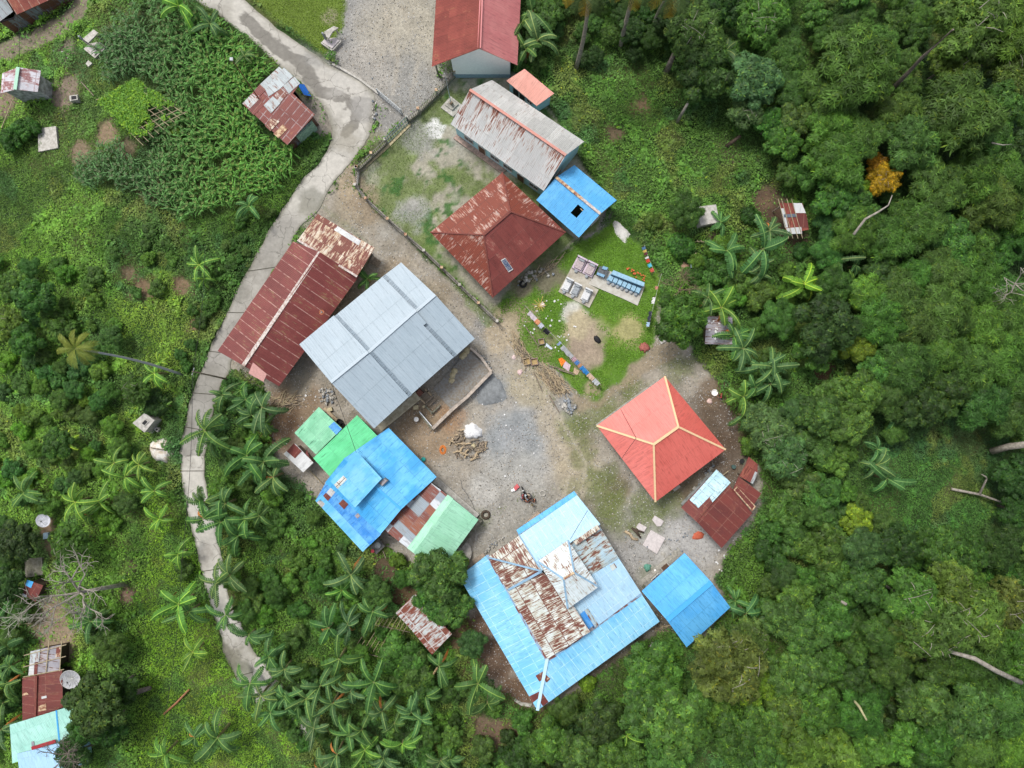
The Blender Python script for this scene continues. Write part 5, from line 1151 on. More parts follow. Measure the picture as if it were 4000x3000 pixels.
LMARK = [('the salmon roofed toilet block', (2070, 340)), ('the missing sheet blue annex', (2260, 790)), ('the pole weighted hut', (3090, 850)), ('the grey plank shed', (2805, 1290)), ('the red hip house', (2560, 1715)),
  ('the blue gable house', (2670, 2340)), ('the maroon cookhouse', (2850, 1950)), ('the corrugated hen house', (1650, 2440)), ('the patchwork house', (1700, 2050)), ('the vivid blue house', (1400, 1900)),
  ('the white scrap shed', (1165, 1790)), ('the maroon striped roof', (1120, 1230)), ('the bend house', (1090, 420)), ('the vine trellis', (540, 430)), ('the block store', (100, 330)), ('the square water tank', (570, 1650)),
  ('the lime heap', (630, 1755)), ('the maroon and blue hut', (120, 2310)), ('the rust brown house', (165, 2680)), ('the mint roof', (150, 2870)), ('the orange tree', (3440, 700)), ('the pale fallen trunk', (3950, 1750)),
  ('the forked dead log', (3850, 1910)), ('the concrete cistern', (2780, 850)), ('the coconut trunks', (2350, 180)), ('the leaning palm', (330, 1350)), ('the cracked slab', (195, 550)), ('the top right corner', (4000, 0)),
  ('the bottom right corner', (4000, 3000)), ('the right edge middle', (4000, 1400)), ('the bottom edge middle', (2200, 3000)), ('the south roof tip', (2100, 2770)), ('the bare grey tree', (3900, 1100)),
  ('the left edge middle', (0, 1500)), ('the lowest lane end', (1050, 2750)), ('the large pink roof', (1950, 120)), ('the curved lane bottom', (900, 2400)), ('the lane beside bananas', (800, 1900)), ('the corn plot', (850, 700)), ('the cemetery slabs', (2350, 1130)),
  ('the tall leaning trunk', (3560, 330)), ('the thick lower right trunk', (3900, 2650))]
ORD = ['', 'second ', 'third ', 'fourth ', 'fifth ', 'sixth ', 'seventh ', 'eighth ', 'ninth ', 'tenth ', 'eleventh ', 'twelfth ', 'thirteenth ', 'fourteenth ', 'fifteenth ', 'sixteenth ', 'seventeenth ', 'eighteenth ']
PLANTS = []   # (obj, desc, photo px)
def finish_labels():
 groups = {}
 for o, desc, p in PLANTS:
  nm, q = min(LMARK, key=lambda l: math.hypot(l[1][0] - p[0], l[1][1] - p[1]))
  a = math.degrees(math.atan2(-(p[1] - q[1]), p[0] - q[0])) % 360
  dr = ['right of', 'upper right of', 'above', 'upper left of', 'left of', 'lower left of', 'below', 'lower right of'][int((a + 22.5) // 45) % 8]
  groups.setdefault((desc, dr, nm), []).append((math.hypot(p[0] - q[0], p[1] - q[1]), o))
 for (desc, dr, nm), L_ in groups.items():
  L_.sort(key=lambda t: t[0])
  for k, (d, o) in enumerate(L_):
   o['label'] = desc + ' ' + dr + ' ' + nm + ('' if len(L_) == 1 else ', %snearest' % ORD[k] if k < len(ORD) else ', far')
TINT = dict(dark=(.48, .58, .52), deep=(.76, .90, .72), mid=(1.06, 1.12, .92), bright=(1.35, 1.45, .9), yellow=(2.0, 1.6, .65), olive=(1.25, 1.15, .85), grey=(1.1, 1.1, 1.7), orange=(4.6, 1.55, .4), bluegreen=(.8, 1.05, 1.1), lime=(1.75, 1.8, .8))
NAMES = dict(broad=('broadleaf_tree', 'tree', 'broadleaf tree'), feather=('feathery_tree', 'tree', 'feathery tree'), olive=('open_tree', 'tree', 'open tree'), shrub=('shrub', 'shrub', 'leafy shrub'), round=('round_bush', 'bush', 'round bush'))
TREEC = []    # crown centres in metres (for the filling)
cnt = {}
def tree(px, r_px, kind, tint, lift=None, jitter=True):
 """crown centre at photo pixel px with radius r_px photo pixels"""
 me, tr, R = random.choice(CROWN[kind])
 z = 0.0; hz = {'broad': 1.35, 'feather': 1.35, 'olive': 1.4, 'shrub': .62, 'round': .5}[kind]
 sc = r_px / PPM / R
 for _ in range(6):
  x, y = W(px, z)
  s2 = sc * (H - z) / H
  z = float(G(x, y)) + hz * R * s2 * (1.0 if lift is None else lift)
 s2 *= 1.02
 c = [v * (random.uniform(.86, 1.14) if jitter else 1) for v in TINT[tint]]
 nm, cat, word = NAMES[kind]
 t = thing(nm, None, cat, (x, y, z), {'tree': 'trees of the hillside', 'shrub': 'shrubs of the hillside', 'bush': 'round bushes'}[cat], random.random() * 6.28, s2)
 cr = link('crown', me, t); cr.color = (*c, 1)
 tk = link('trunk', tr, t)
 if lift and lift > 1.05:
  tk.scale = (1, 1, 1 + (lift - 1) * 1.6)
 word2 = dict(dark='dark green', deep='deep green', mid='mid green', bright='bright green', yellow='yellowish', olive='olive green', grey='grey green', orange='vivid orange', bluegreen='blue green', lime='lime green')[tint]
 PLANTS.append((t, word2 + ' ' + word, px))
 TREEC.append((px[0], px[1], r_px))
 return t
TREES = [  # photo position (2212 px wide view), radius, kind, tint
 (1500, 75, 62, 'olive', 'mid'), (1465, 40, 50, 'broad', 'dark'), (1523, 167, 62, 'broad', 'dark'), (1622, 180, 58, 'broad', 'grey'), (1610, 245, 40, 'olive', 'grey'), (1640, 45, 60, 'olive', 'mid'), (1560, 20, 50, 'broad', 'dark'),
 (1690, 120, 48, 'feather', 'mid'), (1835, 155, 85, 'feather', 'mid'), (1790, 200, 60, 'feather', 'mid'), (1880, 110, 55, 'feather', 'mid'), (2085, 60, 85, 'olive', 'olive'), (2050, 140, 55, 'olive', 'olive'), (2180, 60, 70, 'feather', 'bright'), (2195, 160, 60, 'olive', 'olive'), (2150, 240, 60, 'broad', 'deep'),
 (2060, 250, 85, 'feather', 'mid'), (2110, 300, 60, 'feather', 'mid'), (1935, 250, 50, 'feather', 'mid'), (1960, 310, 60, 'feather', 'mid'), (1790, 275, 55, 'feather', 'bright'), (1850, 300, 55, 'feather', 'mid'), (1770, 320, 38, 'broad', 'deep'), (1805, 355, 62, 'feather', 'mid'), (1745, 376, 36, 'feather', 'mid'),
 (1903, 392, 36, 'olive', 'orange'), (1893, 355, 26, 'olive', 'orange'), (1880, 400, 24, 'broad', 'yellow'), (1918, 425, 20, 'feather', 'mid'), (1985, 350, 48, 'broad', 'mid'), (2010, 410, 60, 'feather', 'mid'), (2085, 385, 60, 'feather', 'mid'), (2150, 390, 60, 'feather', 'mid'), (2195, 330, 45, 'broad', 'dark'), (2130, 440, 62, 'feather', 'mid'), (2195, 455, 50, 'feather', 'bright'),
 (1800, 430, 50, 'broad', 'deep'), (1850, 450, 45, 'broad', 'deep'), (1835, 500, 50, 'feather', 'mid'), (1910, 520, 52, 'feather', 'mid'), (1975, 490, 58, 'feather', 'mid'), (2040, 520, 55, 'broad', 'mid'), (1790, 492, 32, 'feather', 'bluegreen'), (1785, 545, 34, 'feather', 'bluegreen'), (2090, 600, 60, 'feather', 'mid'), (2020, 590, 55, 'feather', 'mid'),
 (1960, 600, 45, 'feather', 'mid'), (1900, 590, 40, 'broad', 'deep'), (1870, 640, 45, 'feather', 'bright'), (1730, 542, 24, 'round', 'dark'), (1621, 468, 27, 'round', 'dark'), (1482, 452, 38, 'feather', 'deep'), (1470, 530, 36, 'round', 'deep'), (1410, 480, 20, 'shrub', 'mid'),
 (1472, 690, 60, 'broad', 'deep'), (1505, 640, 26, 'shrub', 'mid'), (1550, 590, 32, 'shrub', 'mid'), (1595, 600, 34, 'shrub', 'mid'), (1580, 640, 30, 'shrub', 'bright'), (1640, 640, 36, 'shrub', 'mid'), (1560, 540, 30, 'shrub', 'bright'), (1680, 690, 40, 'feather', 'bluegreen'),
 (1776, 705, 68, 'broad', 'dark'), (1760, 755, 45, 'broad', 'deep'), (1850, 745, 40, 'broad', 'yellow'), (1890, 690, 55, 'feather', 'mid'), (1930, 640, 55, 'feather', 'mid'), (1960, 700, 55, 'feather', 'mid'), (2030, 680, 62, 'feather', 'mid'), (2100, 700, 60, 'feather', 'bright'), (2165, 690, 60, 'feather', 'mid'), (1880, 800, 42, 'broad', 'mid'),
 (1855, 850, 48, 'broad', 'mid'), (1790, 860, 45, 'shrub', 'mid'), (1765, 900, 48, 'broad', 'mid'), (1830, 910, 48, 'broad', 'mid'), (1890, 780, 26, 'broad', 'yellow'), (1720, 890, 36, 'feather', 'bluegreen'), (1915, 860, 45, 'feather', 'deep'), (1950, 790, 58, 'feather', 'deep'), (2010, 770, 55, 'feather', 'mid'), (2080, 790, 60, 'feather', 'mid'),
 (2150, 770, 60, 'feather', 'bright'), (2190, 830, 50, 'feather', 'mid'), (2030, 850, 55, 'broad', 'dark'), (2110, 870, 58, 'feather', 'deep'), (2180, 900, 50, 'feather', 'deep'), (1975, 880, 50, 'broad', 'dark'), (1660, 930, 50, 'olive', 'grey'), (1690, 985, 50, 'olive', 'grey'), (1630, 900, 36, 'broad', 'grey'), (1750, 960, 48, 'shrub', 'mid'), (1720, 1040, 45, 'shrub', 'mid'), (1800, 990, 42, 'shrub', 'bright'),
 (1700, 1100, 42, 'shrub', 'mid'), (1770, 1060, 42, 'shrub', 'mid'), (1800, 1120, 38, 'shrub', 'deep'), (1845, 1125, 36, 'broad', 'yellow'), (1860, 1180, 45, 'feather', 'bluegreen'), (1770, 1180, 50, 'shrub', 'mid'), (1790, 1250, 45, 'shrub', 'mid'), (1720, 1170, 40, 'shrub', 'deep'), (1930, 1180, 50, 'broad', 'dark'), (2010, 1180, 52, 'broad', 'deep'), (2080, 1190, 50, 'broad', 'deep'), (1870, 1260, 45, 'broad', 'deep'), (2150, 1180, 50, 'feather', 'dark'), (2190, 1100, 40, 'broad', 'dark'), (2185, 1030, 45, 'broad', 'dark'),
 (1960, 1290, 62, 'olive', 'mid'), (2030, 1270, 65, 'olive', 'olive'), (2090, 1330, 75, 'olive', 'olive'), (2000, 1350, 70, 'olive', 'olive'), (1950, 1370, 50, 'olive', 'mid'), (2170, 1300, 60, 'olive', 'olive'), (2180, 1400, 60, 'olive', 'mid'), (2100, 1430, 65, 'feather', 'deep'), (2020, 1440, 45, 'broad', 'deep'),
 (1990, 1510, 60, 'broad', 'mid'), (1920, 1440, 42, 'feather', 'deep'), (1900, 1370, 45, 'feather', 'deep'), (2080, 1540, 65, 'broad', 'mid'), (2160, 1520, 62, 'feather', 'mid'), (2190, 1610, 55, 'feather', 'bright'), (2100, 1620, 55, 'feather', 'mid'), (2010, 1600, 50, 'broad', 'deep'), (1930, 1600, 50, 'shrub', 'bright'), (1870, 1620, 45, 'shrub', 'bright'),
 (1690, 1330, 50, 'broad', 'mid'), (1740, 1360, 50, 'broad', 'mid'), (1720, 1290, 40, 'broad', 'mid'), (1800, 1330, 45, 'shrub', 'mid'), (1840, 1380, 45, 'shrub', 'deep'), (1565, 1430, 85, 'olive', 'olive'), (1610, 1380, 50, 'olive', 'mid'), (1625, 1470, 50, 'broad', 'yellow'), (1680, 1450, 50, 'broad', 'olive'), (1740, 1450, 50, 'broad', 'mid'), (1790, 1430, 40, 'broad', 'deep'),
 (1410, 1440, 62, 'broad', 'mid'), (1445, 1480, 45, 'broad', 'mid'), (1395, 1525, 62, 'broad', 'mid'), (1465, 1555, 78, 'broad', 'mid'), (1440, 1620, 55, 'broad', 'mid'), (1540, 1520, 45, 'broad', 'bright'), (1580, 1580, 55, 'broad', 'deep'), (1640, 1560, 50, 'broad', 'mid'), (1700, 1530, 50, 'broad', 'mid'), (1760, 1530, 55, 'broad', 'deep'), (1640, 1640, 50, 'broad', 'deep'), (1710, 1620, 52, 'shrub', 'bright'), (1790, 1610, 55, 'shrub', 'bright'), (1850, 1540, 50, 'feather', 'deep'),
 (1268, 1474, 24, 'round', 'lime'), (1222, 1530, 32, 'feather', 'deep'), (1300, 1555, 50, 'broad', 'dark'), (1185, 1600, 50, 'broad', 'mid'), (1245, 1620, 50, 'broad', 'mid'), (1310, 1625, 42, 'broad', 'mid'), (1360, 1640, 40, 'broad', 'mid'), (1130, 1640, 40, 'shrub', 'dark'),
 (948, 1240, 62, 'broad', 'mid'), (975, 1305, 46, 'broad', 'mid'), (985, 1225, 30, 'broad', 'yellow'), (1022, 1388, 30, 'feather', 'bluegreen'), (940, 1290, 45, 'broad', 'deep'), (815, 1275, 32, 'feather', 'mid'), (870, 1250, 20, 'feather', 'deep'), (860, 1210, 18, 'shrub', 'bright'), (870, 1410, 50, 'shrub', 'mid'), (890, 1450, 45, 'shrub', 'mid'), (780, 1410, 20, 'feather', 'bright'),
 (220, 1510, 66, 'broad', 'deep'), (190, 1570, 40, 'broad', 'deep'), (262, 1480, 40, 'broad', 'dark'), (240, 1560, 42, 'broad', 'dark'), (165, 1620, 40, 'olive', 'dark'), (215, 1350, 32, 'shrub', 'deep'), (240, 1395, 34, 'feather', 'mid'), (300, 843, 34, 'olive', 'deep'), (340, 870, 30, 'shrub', 'dark'), (245, 730, 26, 'feather', 'bluegreen'), (380, 287, 22, 'round', 'yellow'),
 (80, 640, 45, 'broad', 'deep'), (30, 620, 36, 'broad', 'mid'), (20, 700, 40, 'olive', 'olive'), (60, 740, 38, 'broad', 'deep'), (130, 700, 36, 'shrub', 'mid'), (60, 280, 26, 'shrub', 'deep'), (30, 300, 25, 'shrub', 'deep'), (400, 1230, 20, 'shrub', 'mid'), (160, 1170, 45, 'olive', 'deep'), (40, 1170, 45, 'broad', 'dark'), (20, 1260, 40, 'broad', 'dark'),
 (620, 760, 16, 'round', 'deep'), (595, 590, 12, 'round', 'bright'), (130, 960, 34, 'broad', 'deep'),
]
for (x, y, r, k, c) in TREES: tree(V(x, y), r * 1.8083, k, c)
CLEAR = [YARD, TOPG, SCHOOL, CEM, TOPGRASS, ROADZ]
def clear_at(xy, marg=0.6):
 x = np.array([xy[0]]); y = np.array([xy[1]])
 return any(poly_sd(x, y, P)[0] > -marg for P in CLEAR + FOOT)
MEADOW_R = VP((1200, 180), (1430, 150), (1470, 250), (1560, 290), (1700, 420), (1640, 520), (1500, 500), (1440, 560), (1340, 440), (1260, 300))
MEADOW_LR = VP((1880, 960), (2110, 990), (2150, 1080), (2100, 1170), (1950, 1170), (1850, 1080))
CORN = VP((265, 40), (400, -20), (560, 110), (600, 160), (530, 220), (600, 310), (660, 330), (640, 380), (560, 430), (470, 470), (400, 470), (300, 420), (170, 400), (150, 330), (220, 330), (290, 300), (380, 230), (300, 170), (240, 180), (220, 120))
LAWN_LL = VP((330, 1000), (430, 1200), (480, 1420), (560, 1520), (640, 1600), (680, 1720), (310, 1720), (290, 1600), (310, 1440), (300, 1300), (330, 1180), (300, 1050))
MID_L = VP((250, 650), (400, 560), (430, 640), (420, 740), (370, 900), (350, 980), (240, 900), (270, 800), (220, 720))
TOPL = VP((130, 200), (230, 30), (330, -20), (250, 100), (210, 330), (150, 400), (0, 560), (-50, 420), (60, 330), (60, 260))
KEEP = [(3100, 850, 75), (2785, 850, 45), (2820, 1290, 70), (570, 1650, 60), (630, 1755, 55), (180, 205, 10), (170, 2090, 60), (180, 2160, 30), (120, 2290, 60), (165, 2600, 90), (150, 2800, 90), (100, 2930, 100), (195, 550, 60), (285, 350, 30), (380, 190, 80), (1650, 2440, 110), (1165, 1790, 50), (3120, 1000, 20)]
def zone_fill(poly_px, n, rlo, rhi, kinds, tints, seed, sep=.62):
 rr = random.Random(seed); poly = [V(*p) for p in poly_px]
 xs = [p[0] for p in poly]; ys = [p[1] for p in poly]; k = 0
 for _ in range(n * 30):
  if k >= n: break
  p = (rr.uniform(min(xs), max(xs)), rr.uniform(min(ys), max(ys)))
  if poly_sd(np.array([p[0]]), np.array([p[1]]), poly)[0] < 0: continue
  r = rr.uniform(rlo, rhi) * 1.8083
  if any(math.hypot(p[0] - q[0], p[1] - q[1]) < sep * (r + q[2]) for q in TREEC): continue
  if any(math.hypot(p[0] - q[0], p[1] - q[1]) < r + q[2] for q in KEEP): continue
  g = AG(p)
  if clear_at((g.x, g.y), r / PPM * .7): continue
  if any(poly_sd(np.array([g.x]), np.array([g.y]), M)[0] > 0 for M in (MEADOW_R, MEADOW_LR, CORN)): continue
  random.seed(rr.random()); tree(p, r, rr.choice(kinds), rr.choice(tints)); k += 1
zone_fill([(1440, -30), (2240, -30), (2240, 960), (1880, 940), (1680, 560), (1700, 420), (1620, 290), (1440, 120)], 40, 26, 44, ['feather', 'broad'], ['mid', 'deep', 'mid'], 1)
zone_fill([(1700, 980), (1860, 1080), (1950, 1180), (2240, 1180), (2240, 1690), (1600, 1690), (1640, 1300), (1660, 1150)], 45, 22, 40, ['shrub', 'broad', 'feather'], ['mid', 'deep', 'mid', 'dark'], 2)
zone_fill([(0, 560), (120, 560), (230, 720), (250, 900), (290, 1000), (260, 1160), (-10, 1160), (-30, 560)], 68, 12, 24, ['shrub', 'shrub', 'feather'], ['bluegreen', 'mid', 'bright', 'bluegreen', 'lime', 'bright'], 3, .68)
zone_fill([(120, 560), (330, 480), (420, 560), (300, 660), (230, 720), (120, 640)], 16, 12, 20, ['shrub'], ['mid', 'bright'], 4)
zone_fill([(465, 960), (570, 960), (700, 1120), (850, 1230), (830, 1400), (700, 1480), (560, 1420), (500, 1280), (475, 1100)], 44, 13, 26, ['shrub', 'shrub', 'feather'], ['deep', 'mid', 'mid', 'bright'], 5, .58)
zone_fill([(555, 1520), (620, 1500), (760, 1620), (780, 1690), (640, 1600)], 9, 14, 20, ['shrub'], ['deep', 'mid'], 21, .5)
zone_fill([(560, 1440), (1000, 1480), (1150, 1540), (1420, 1650), (1420, 1690), (740, 1690)], 40, 15, 30, ['shrub', 'broad'], ['deep', 'mid', 'dark'], 6)
zone_fill([(10, 1150), (90, 1140), (110, 1180), (40, 1300), (0, 1600), (-30, 1300)], 9, 14, 28, ['shrub', 'broad', 'feather'], ['deep', 'mid', 'dark'], 7)
zone_fill([(1440, 560), (1700, 560), (1700, 980), (1600, 960), (1560, 820), (1500, 740)], 15, 13, 24, ['shrub', 'feather'], ['mid', 'bright', 'deep'], 8, .58)
zone_fill([(1180, -20), (1460, -20), (1460, 120), (1240, 130), (1160, 180), (1130, 60)], 22, 18, 34, ['broad', 'feather', 'shrub'], ['dark', 'deep', 'deep'], 9)
zone_fill([(620, 410), (560, 500), (500, 600), (440, 700), (400, 800), (380, 800), (420, 640), (520, 470), (600, 400)], 26, 9, 15, ['shrub'], ['deep', 'mid', 'deep'], 10, .5)
zone_fill([(480, 770), (560, 850), (580, 960), (470, 960), (455, 880)], 10, 12, 18, ['shrub'], ['deep', 'mid'], 11)
zone_fill([(0, 1290), (60, 1290), (20, 1659), (-30, 1659)], 10, 18, 30, ['shrub', 'feather'], ['deep', 'mid'], 12)
# -- banana plants
def banana_mesh(seed, nleaf):
 r = random.Random(seed); mbv = []; idx = []; col = []
 def quad(p, c):
  i = len(mbv); mbv.extend(p); idx.extend([i, i + 1, i + 2, i + 3]); col.extend([c] * 4)
 Hs = r.uniform(2.0, 2.8)
 for k in range(nleaf):
  az = k * 2.4 + r.uniform(-.7, .7); L_ = r.uniform(1.5, 2.9); w0 = r.uniform(.26, .36)
  el = r.uniform(.15, 1.1) if k < nleaf - 2 else r.uniform(1.0, 1.35)
  n = 14; p = Vector((0, 0, Hs)); hd = Vector((math.cos(az), math.sin(az), 0)); sd = Vector((-math.sin(az), math.cos(az), 0))
  bend = r.uniform(-.7, .7); tw = r.uniform(-.35, .35); g0 = r.uniform(.75, 1.15)
  pts = []
  for i in range(n + 1):
   pts.append(p.copy()); hd = Vector((math.cos(az + bend * i / n), math.sin(az + bend * i / n), 0)); a = el - (i / n) * r.uniform(1.35, 1.6) * (0.8 + .4 * g0)
   p = p + (hd * math.cos(a) + Vector((0, 0, math.sin(a)))) * (L_ / n)
  torn = r.random()
  for i in range(n):
   t = (i + .5) / n
   w = w0 * (min(1, t * 5) if t < .2 else 1) * (1 if t < .7 else math.sqrt(max(0, 1 - ((t - .7) / .31) ** 2)))
   if i == 0: w = .02
   a, b = pts[i], pts[i + 1]; d = (b - a)
   up = sd.cross(d.normalized()); up = -up if up.z < 0 else up
   rib = sd * .03
   quad([a - rib + up * .02, b - rib + up * .02, b + rib + up * .02, a + rib + up * .02], (0.26 * g0, 0.38 * g0, 0.10))
   if i < 1: continue
   for s_ in (-1, 1):
    sw = sd * s_; dr = r.uniform(.15, .5) + tw * s_; gap = (r.uniform(.0, .28) if r.random() < torn else .02)
    o = sw * w * math.cos(dr) - up * w * math.sin(dr)
    c = r.uniform(.85, 1.15) * g0
    quad([a + sw * .02, b + sw * .02, b + o * r.uniform(.9, 1.05) - d * gap, a + o * r.uniform(.9, 1.05) + d * (gap * .5 + .25)], (0.075 * c, 0.165 * c, 0.045 * c))
 me = np_mesh('banana_leaves_%d' % seed, np.array([tuple(v) for v in mbv]), 4, np.array(idx), LEAF, np.array(col))
 mb = MB(); mb.tube([(0, 0, -.6), (.03, 0, Hs * .5), (0, 0, Hs + .1)], [.13, .11, .06], STEMG, 8)
 st = mb.mesh('banana_stem_%d' % seed)
 mb = MB(); az = r.uniform(0, 6.28); hd = Vector((math.cos(az), math.sin(az), 0)); sd = Vector((-math.sin(az), math.cos(az), 0)); pr = None
 for i in range(9):
  t = i / 8; p = hd * (.1 + 1.0 * math.sin(t * 1.5)) + Vector((0, 0, Hs * (1 - .75 * t * t))); w = .13 * math.sin(.3 + 2.5 * t) * r.uniform(.7, 1.2)
  cur = (p - sd * w + Vector((0, 0, r.uniform(-.06, .06))), p + Vector((0, 0, .05)), p + sd * w)
  if pr:
   mb.face([pr[0], cur[0], cur[1], pr[1]], DEADL); mb.face([pr[1], cur[1], cur[2], pr[2]], DEADL)
  pr = cur
 return me, st, mb.mesh('dry_leaf_%d' % seed), Hs
BAN = [banana_mesh(500 + i, 5 + i % 4) for i in range(10)]
def banana(px, sc=1.0, tint='mid', dead=None):
 sc *= random.uniform(.92, 1.25)
 me, st, dl, Hs = random.choice(BAN)
 z = 0
 for _ in range(6):
  x, y = W(px, z); z = float(G(x, y)) + Hs * sc * .9
 t = thing('banana_plant', None, 'banana plant', (x, y, float(G(x, y))), 'banana plants', random.random() * 6.28, sc)
 c = dict(mid=(.95, 1, 1.05), dark=(.82, .95, .80), bright=(1.45, 1.5, .85), yellow=(2.2, 1.75, .7), pale=(1.3, 1.35, 1.5))[tint]
 o = link('leaves', me, t); o.color = (*[v * random.uniform(.88, 1.12) for v in c], 1)
 link('stem', st, t)
 d = dead if dead is not None else random.random() < .38
 if d: link('dry_leaf', dl, t)
 word = dict(mid='green', dark='dark green', bright='bright green', yellow='yellow green', pale='pale green')[tint]
 PLANTS.append((t, word + ' banana plant' + (' with dry leaf' if d else ''), px))
random.seed(5)
BL = [  # (position function result, scale, tint)
 (t20(130, 90), 1.15, 'dark'), (t20(165, 270), 1.2, 'pale'), (t20(90, 330), 1.0, 'dark'), (t20(60, 160), 1.0, 'dark'), (t20(200, 160), .9, 'mid'), (t20(1380, 340), .9, 'mid'), (t30(60, 620), .9, 'mid'), (t30(110, 700), .9, 'mid'), (t30(520, 170), .7, 'mid'), (t30(90, 800), .8, 'mid'),
 (zm(650, 780), 1.0, 'mid'), (zm(1040, 760), 1.25, 'mid'), (zm(450, 1280), 1.1, 'mid'), (zm(590, 1390), 1.15, 'bright'), (zm(1480, 1140), 1.1, 'yellow'), (zm(1560, 1160), .9, 'yellow'), (zm(590, 470), .7, 'mid'), (zm(1110, 560), .9, 'mid'), (zm(990, 1030), .8, 'mid'),
 (t31(440, 30), 1.0, 'mid'), (t31(560, 60), .8, 'mid'), (t31(540, 160), .6, 'bright'), (t31(820, 1030), 1.05, 'mid'), (t31(900, 1010), .8, 'mid'), (t31(690, 1350), 1.05, 'mid'), (t31(760, 1440), 1.0, 'mid'), (t31(700, 1250), .8, 'mid'), (t31(20, 720), 1.1, 'mid'), (t31(10, 830), 1.0, 'mid'), (t31(1160, 940), .6, 'mid'), (t31(1300, 950), .6, 'bright'), (t31(250, 1440), .5, 'bright'),
 (t21(1490, 600), 1.2, 'mid'), (t21(1600, 720), 1.1, 'mid'), (t21(1490, 910), 1.15, 'bright'), (t21(1430, 520), .9, 'mid'), (t21(1570, 850), .9, 'mid'), (t21(1600, 60), .8, 'mid'), (t21(1500, 1030), .8, 'mid'),
 (t22(1510, 650), 1.1, 'mid'), (t22(1440, 570), .9, 'mid'), (t22(1140, 1170), 1.1, 'mid'), (t22(1100, 1220), .9, 'mid'), (t22(740, 1440), 1.0, 'bright'), (t22(1500, 1460), 1.0, 'mid'), (t22(1590, 690), .8, 'mid'), (t32(580, 1290), .9, 'mid'), (t32(620, 1640), .7, 'mid'), (t32(480, 1030), .6, 'mid'),
 (t12(620, 400), 1.25, 'mid'), (t12(560, 500), 1.0, 'bright'), (t12(480, 740), 1.15, 'dark'), (t12(545, 940), 1.05, 'dark'), (t12(760, 640), 1.2, 'mid'), (t12(770, 1090), 1.3, 'dark'), (t12(720, 1130), 1.0, 'bright'), (t12(1100, 1180), 1.0, 'dark'), (t12(1440, 1100), 1.4, 'dark'), (t12(1500, 1230), 1.1, 'dark'), (t12(610, 1430), 1.15, 'mid'),
 (t12(200, 1190), 1.0, 'mid'), (t12(90, 930), .9, 'mid'), (t12(820, 1280), 1.1, 'mid'), (t12(500, 1230), 1.1, 'dark'), (t12(710, 1530), 1.1, 'bright'), (t12(950, 1490), .9, 'bright'), (t12(380, 1390), 1.0, 'mid'), (t12(530, 1560), 1.0, 'mid'), (t12(1200, 1600), .8, 'mid'), (t12(190, 1010), .9, 'mid'), (t12(280, 1240), 1.0, 'dark'),
 (t12(420, 1120), 1.0, 'dark'), (t12(330, 1200), .9, 'mid'), (t12(900, 1360), .9, 'dark'), (t12(620, 1150), 1.0, 'mid'), (t12(1190, 990), .9, 'dark'), (t12(600, 720), .9, 'mid'), (t12(100, 1290), .9, 'mid'), (t12(40, 1180), .9, 'mid'), (t12(690, 1400), 1.0, 'dark'), (t12(1010, 1290), .9, 'mid'), (t12(1260, 1590), .7, 'mid'), (t12(830, 1590), .9, 'mid'), (t12(430, 1650), .9, 'mid'), (t12(1060, 1330), .9, 'mid'),
 (t01(1340, 1130), 1.2, 'dark'), (t01(1380, 1200), 1.0, 'dark'), (t01(1600, 930), 1.1, 'dark'), (t01(1640, 1030), 1.0, 'mid'), (t01(1610, 1290), 1.2, 'dark'), (t01(1650, 1380), 1.0, 'dark'), (t01(1330, 1590), 1.0, 'dark'), (t01(1470, 1600), 1.2, 'dark'), (t11(60, 1330), 1.3, 'mid'), (t11(120, 1430), 1.2, 'mid'), (t11(50, 980), 1.1, 'mid'), (t11(60, 1080), 1.0, 'dark'),
 (t01(1450, 900), .8, 'mid'), (t01(1560, 870), .8, 'dark'), (t01(1010, 760), .9, 'bright'), (t01(440, 1210), .7, 'yellow'), (t01(750, 1340), .9, 'bright'), (t01(910, 1350), .7, 'bright'), (t01(820, 1430), .8, 'bright'), (t01(1010, 1520), 1.0, 'bright'), (t01(500, 1590), .9, 'bright'), (t01(650, 1590), 1.0, 'bright'), (t01(170, 1530), 1.0, 'mid'), (t01(1080, 970), .5, 'bright'), (t01(1300, 60), .8, 'bright'), (t01(1330, 150), .7, 'bright'), (t01(1040, 690), .6, 'yellow'),
 (t02(1330, 40), 1.1, 'dark'), (t02(1440, 60), 1.15, 'dark'), (t02(1550, 150), 1.25, 'dark'), (t02(1160, 270), .8, 'bright'), (t02(1500, 400), 1.1, 'mid'), (t02(1410, 450), 1.0, 'mid'), (t02(1170, 590), 1.1, 'bright'), (t02(1230, 640), .9, 'mid'), (t02(1470, 660), 1.0, 'dark'), (t02(1620, 790), 1.0, 'mid'), (t02(1260, 900), 1.0, 'bright'), (t02(1630, 1100), 1.0, 'mid'), (t02(1270, 1450), 1.0, 'mid'), (t02(1420, 1450), 1.1, 'mid'),
 (t02(1080, 1560), .9, 'bright'), (t02(430, 190), .9, 'yellow'), (t02(600, 700), .9, 'mid'), (t02(640, 670), .7, 'mid'), (t02(60, 600), .9, 'dark'), (t02(20, 640), .9, 'mid'), (t02(60, 860), .9, 'dark'), (t02(80, 990), .9, 'dark'), (t02(60, 1100), 1.0, 'mid'), (t02(30, 1230), .9, 'dark'), (t02(1040, 40), .7, 'bright'), (t02(580, 20), .7, 'bright'), (t02(1600, 40), 1.1, 'dark'), (t12(30, 20), .9, 'dark'), (t02(20, 1400), .9, 'mid'),
 (t00(1170, 50), 1.2, 'bright'), (t00(1370, 165), .8, 'mid'), (t00(1590, 370), .8, 'mid'), (t00(1620, 1340), .8, 'mid'), (t11(725, 150), .7, 'dark'),
]
for p, s_, c in BL: banana(p, s_, c)
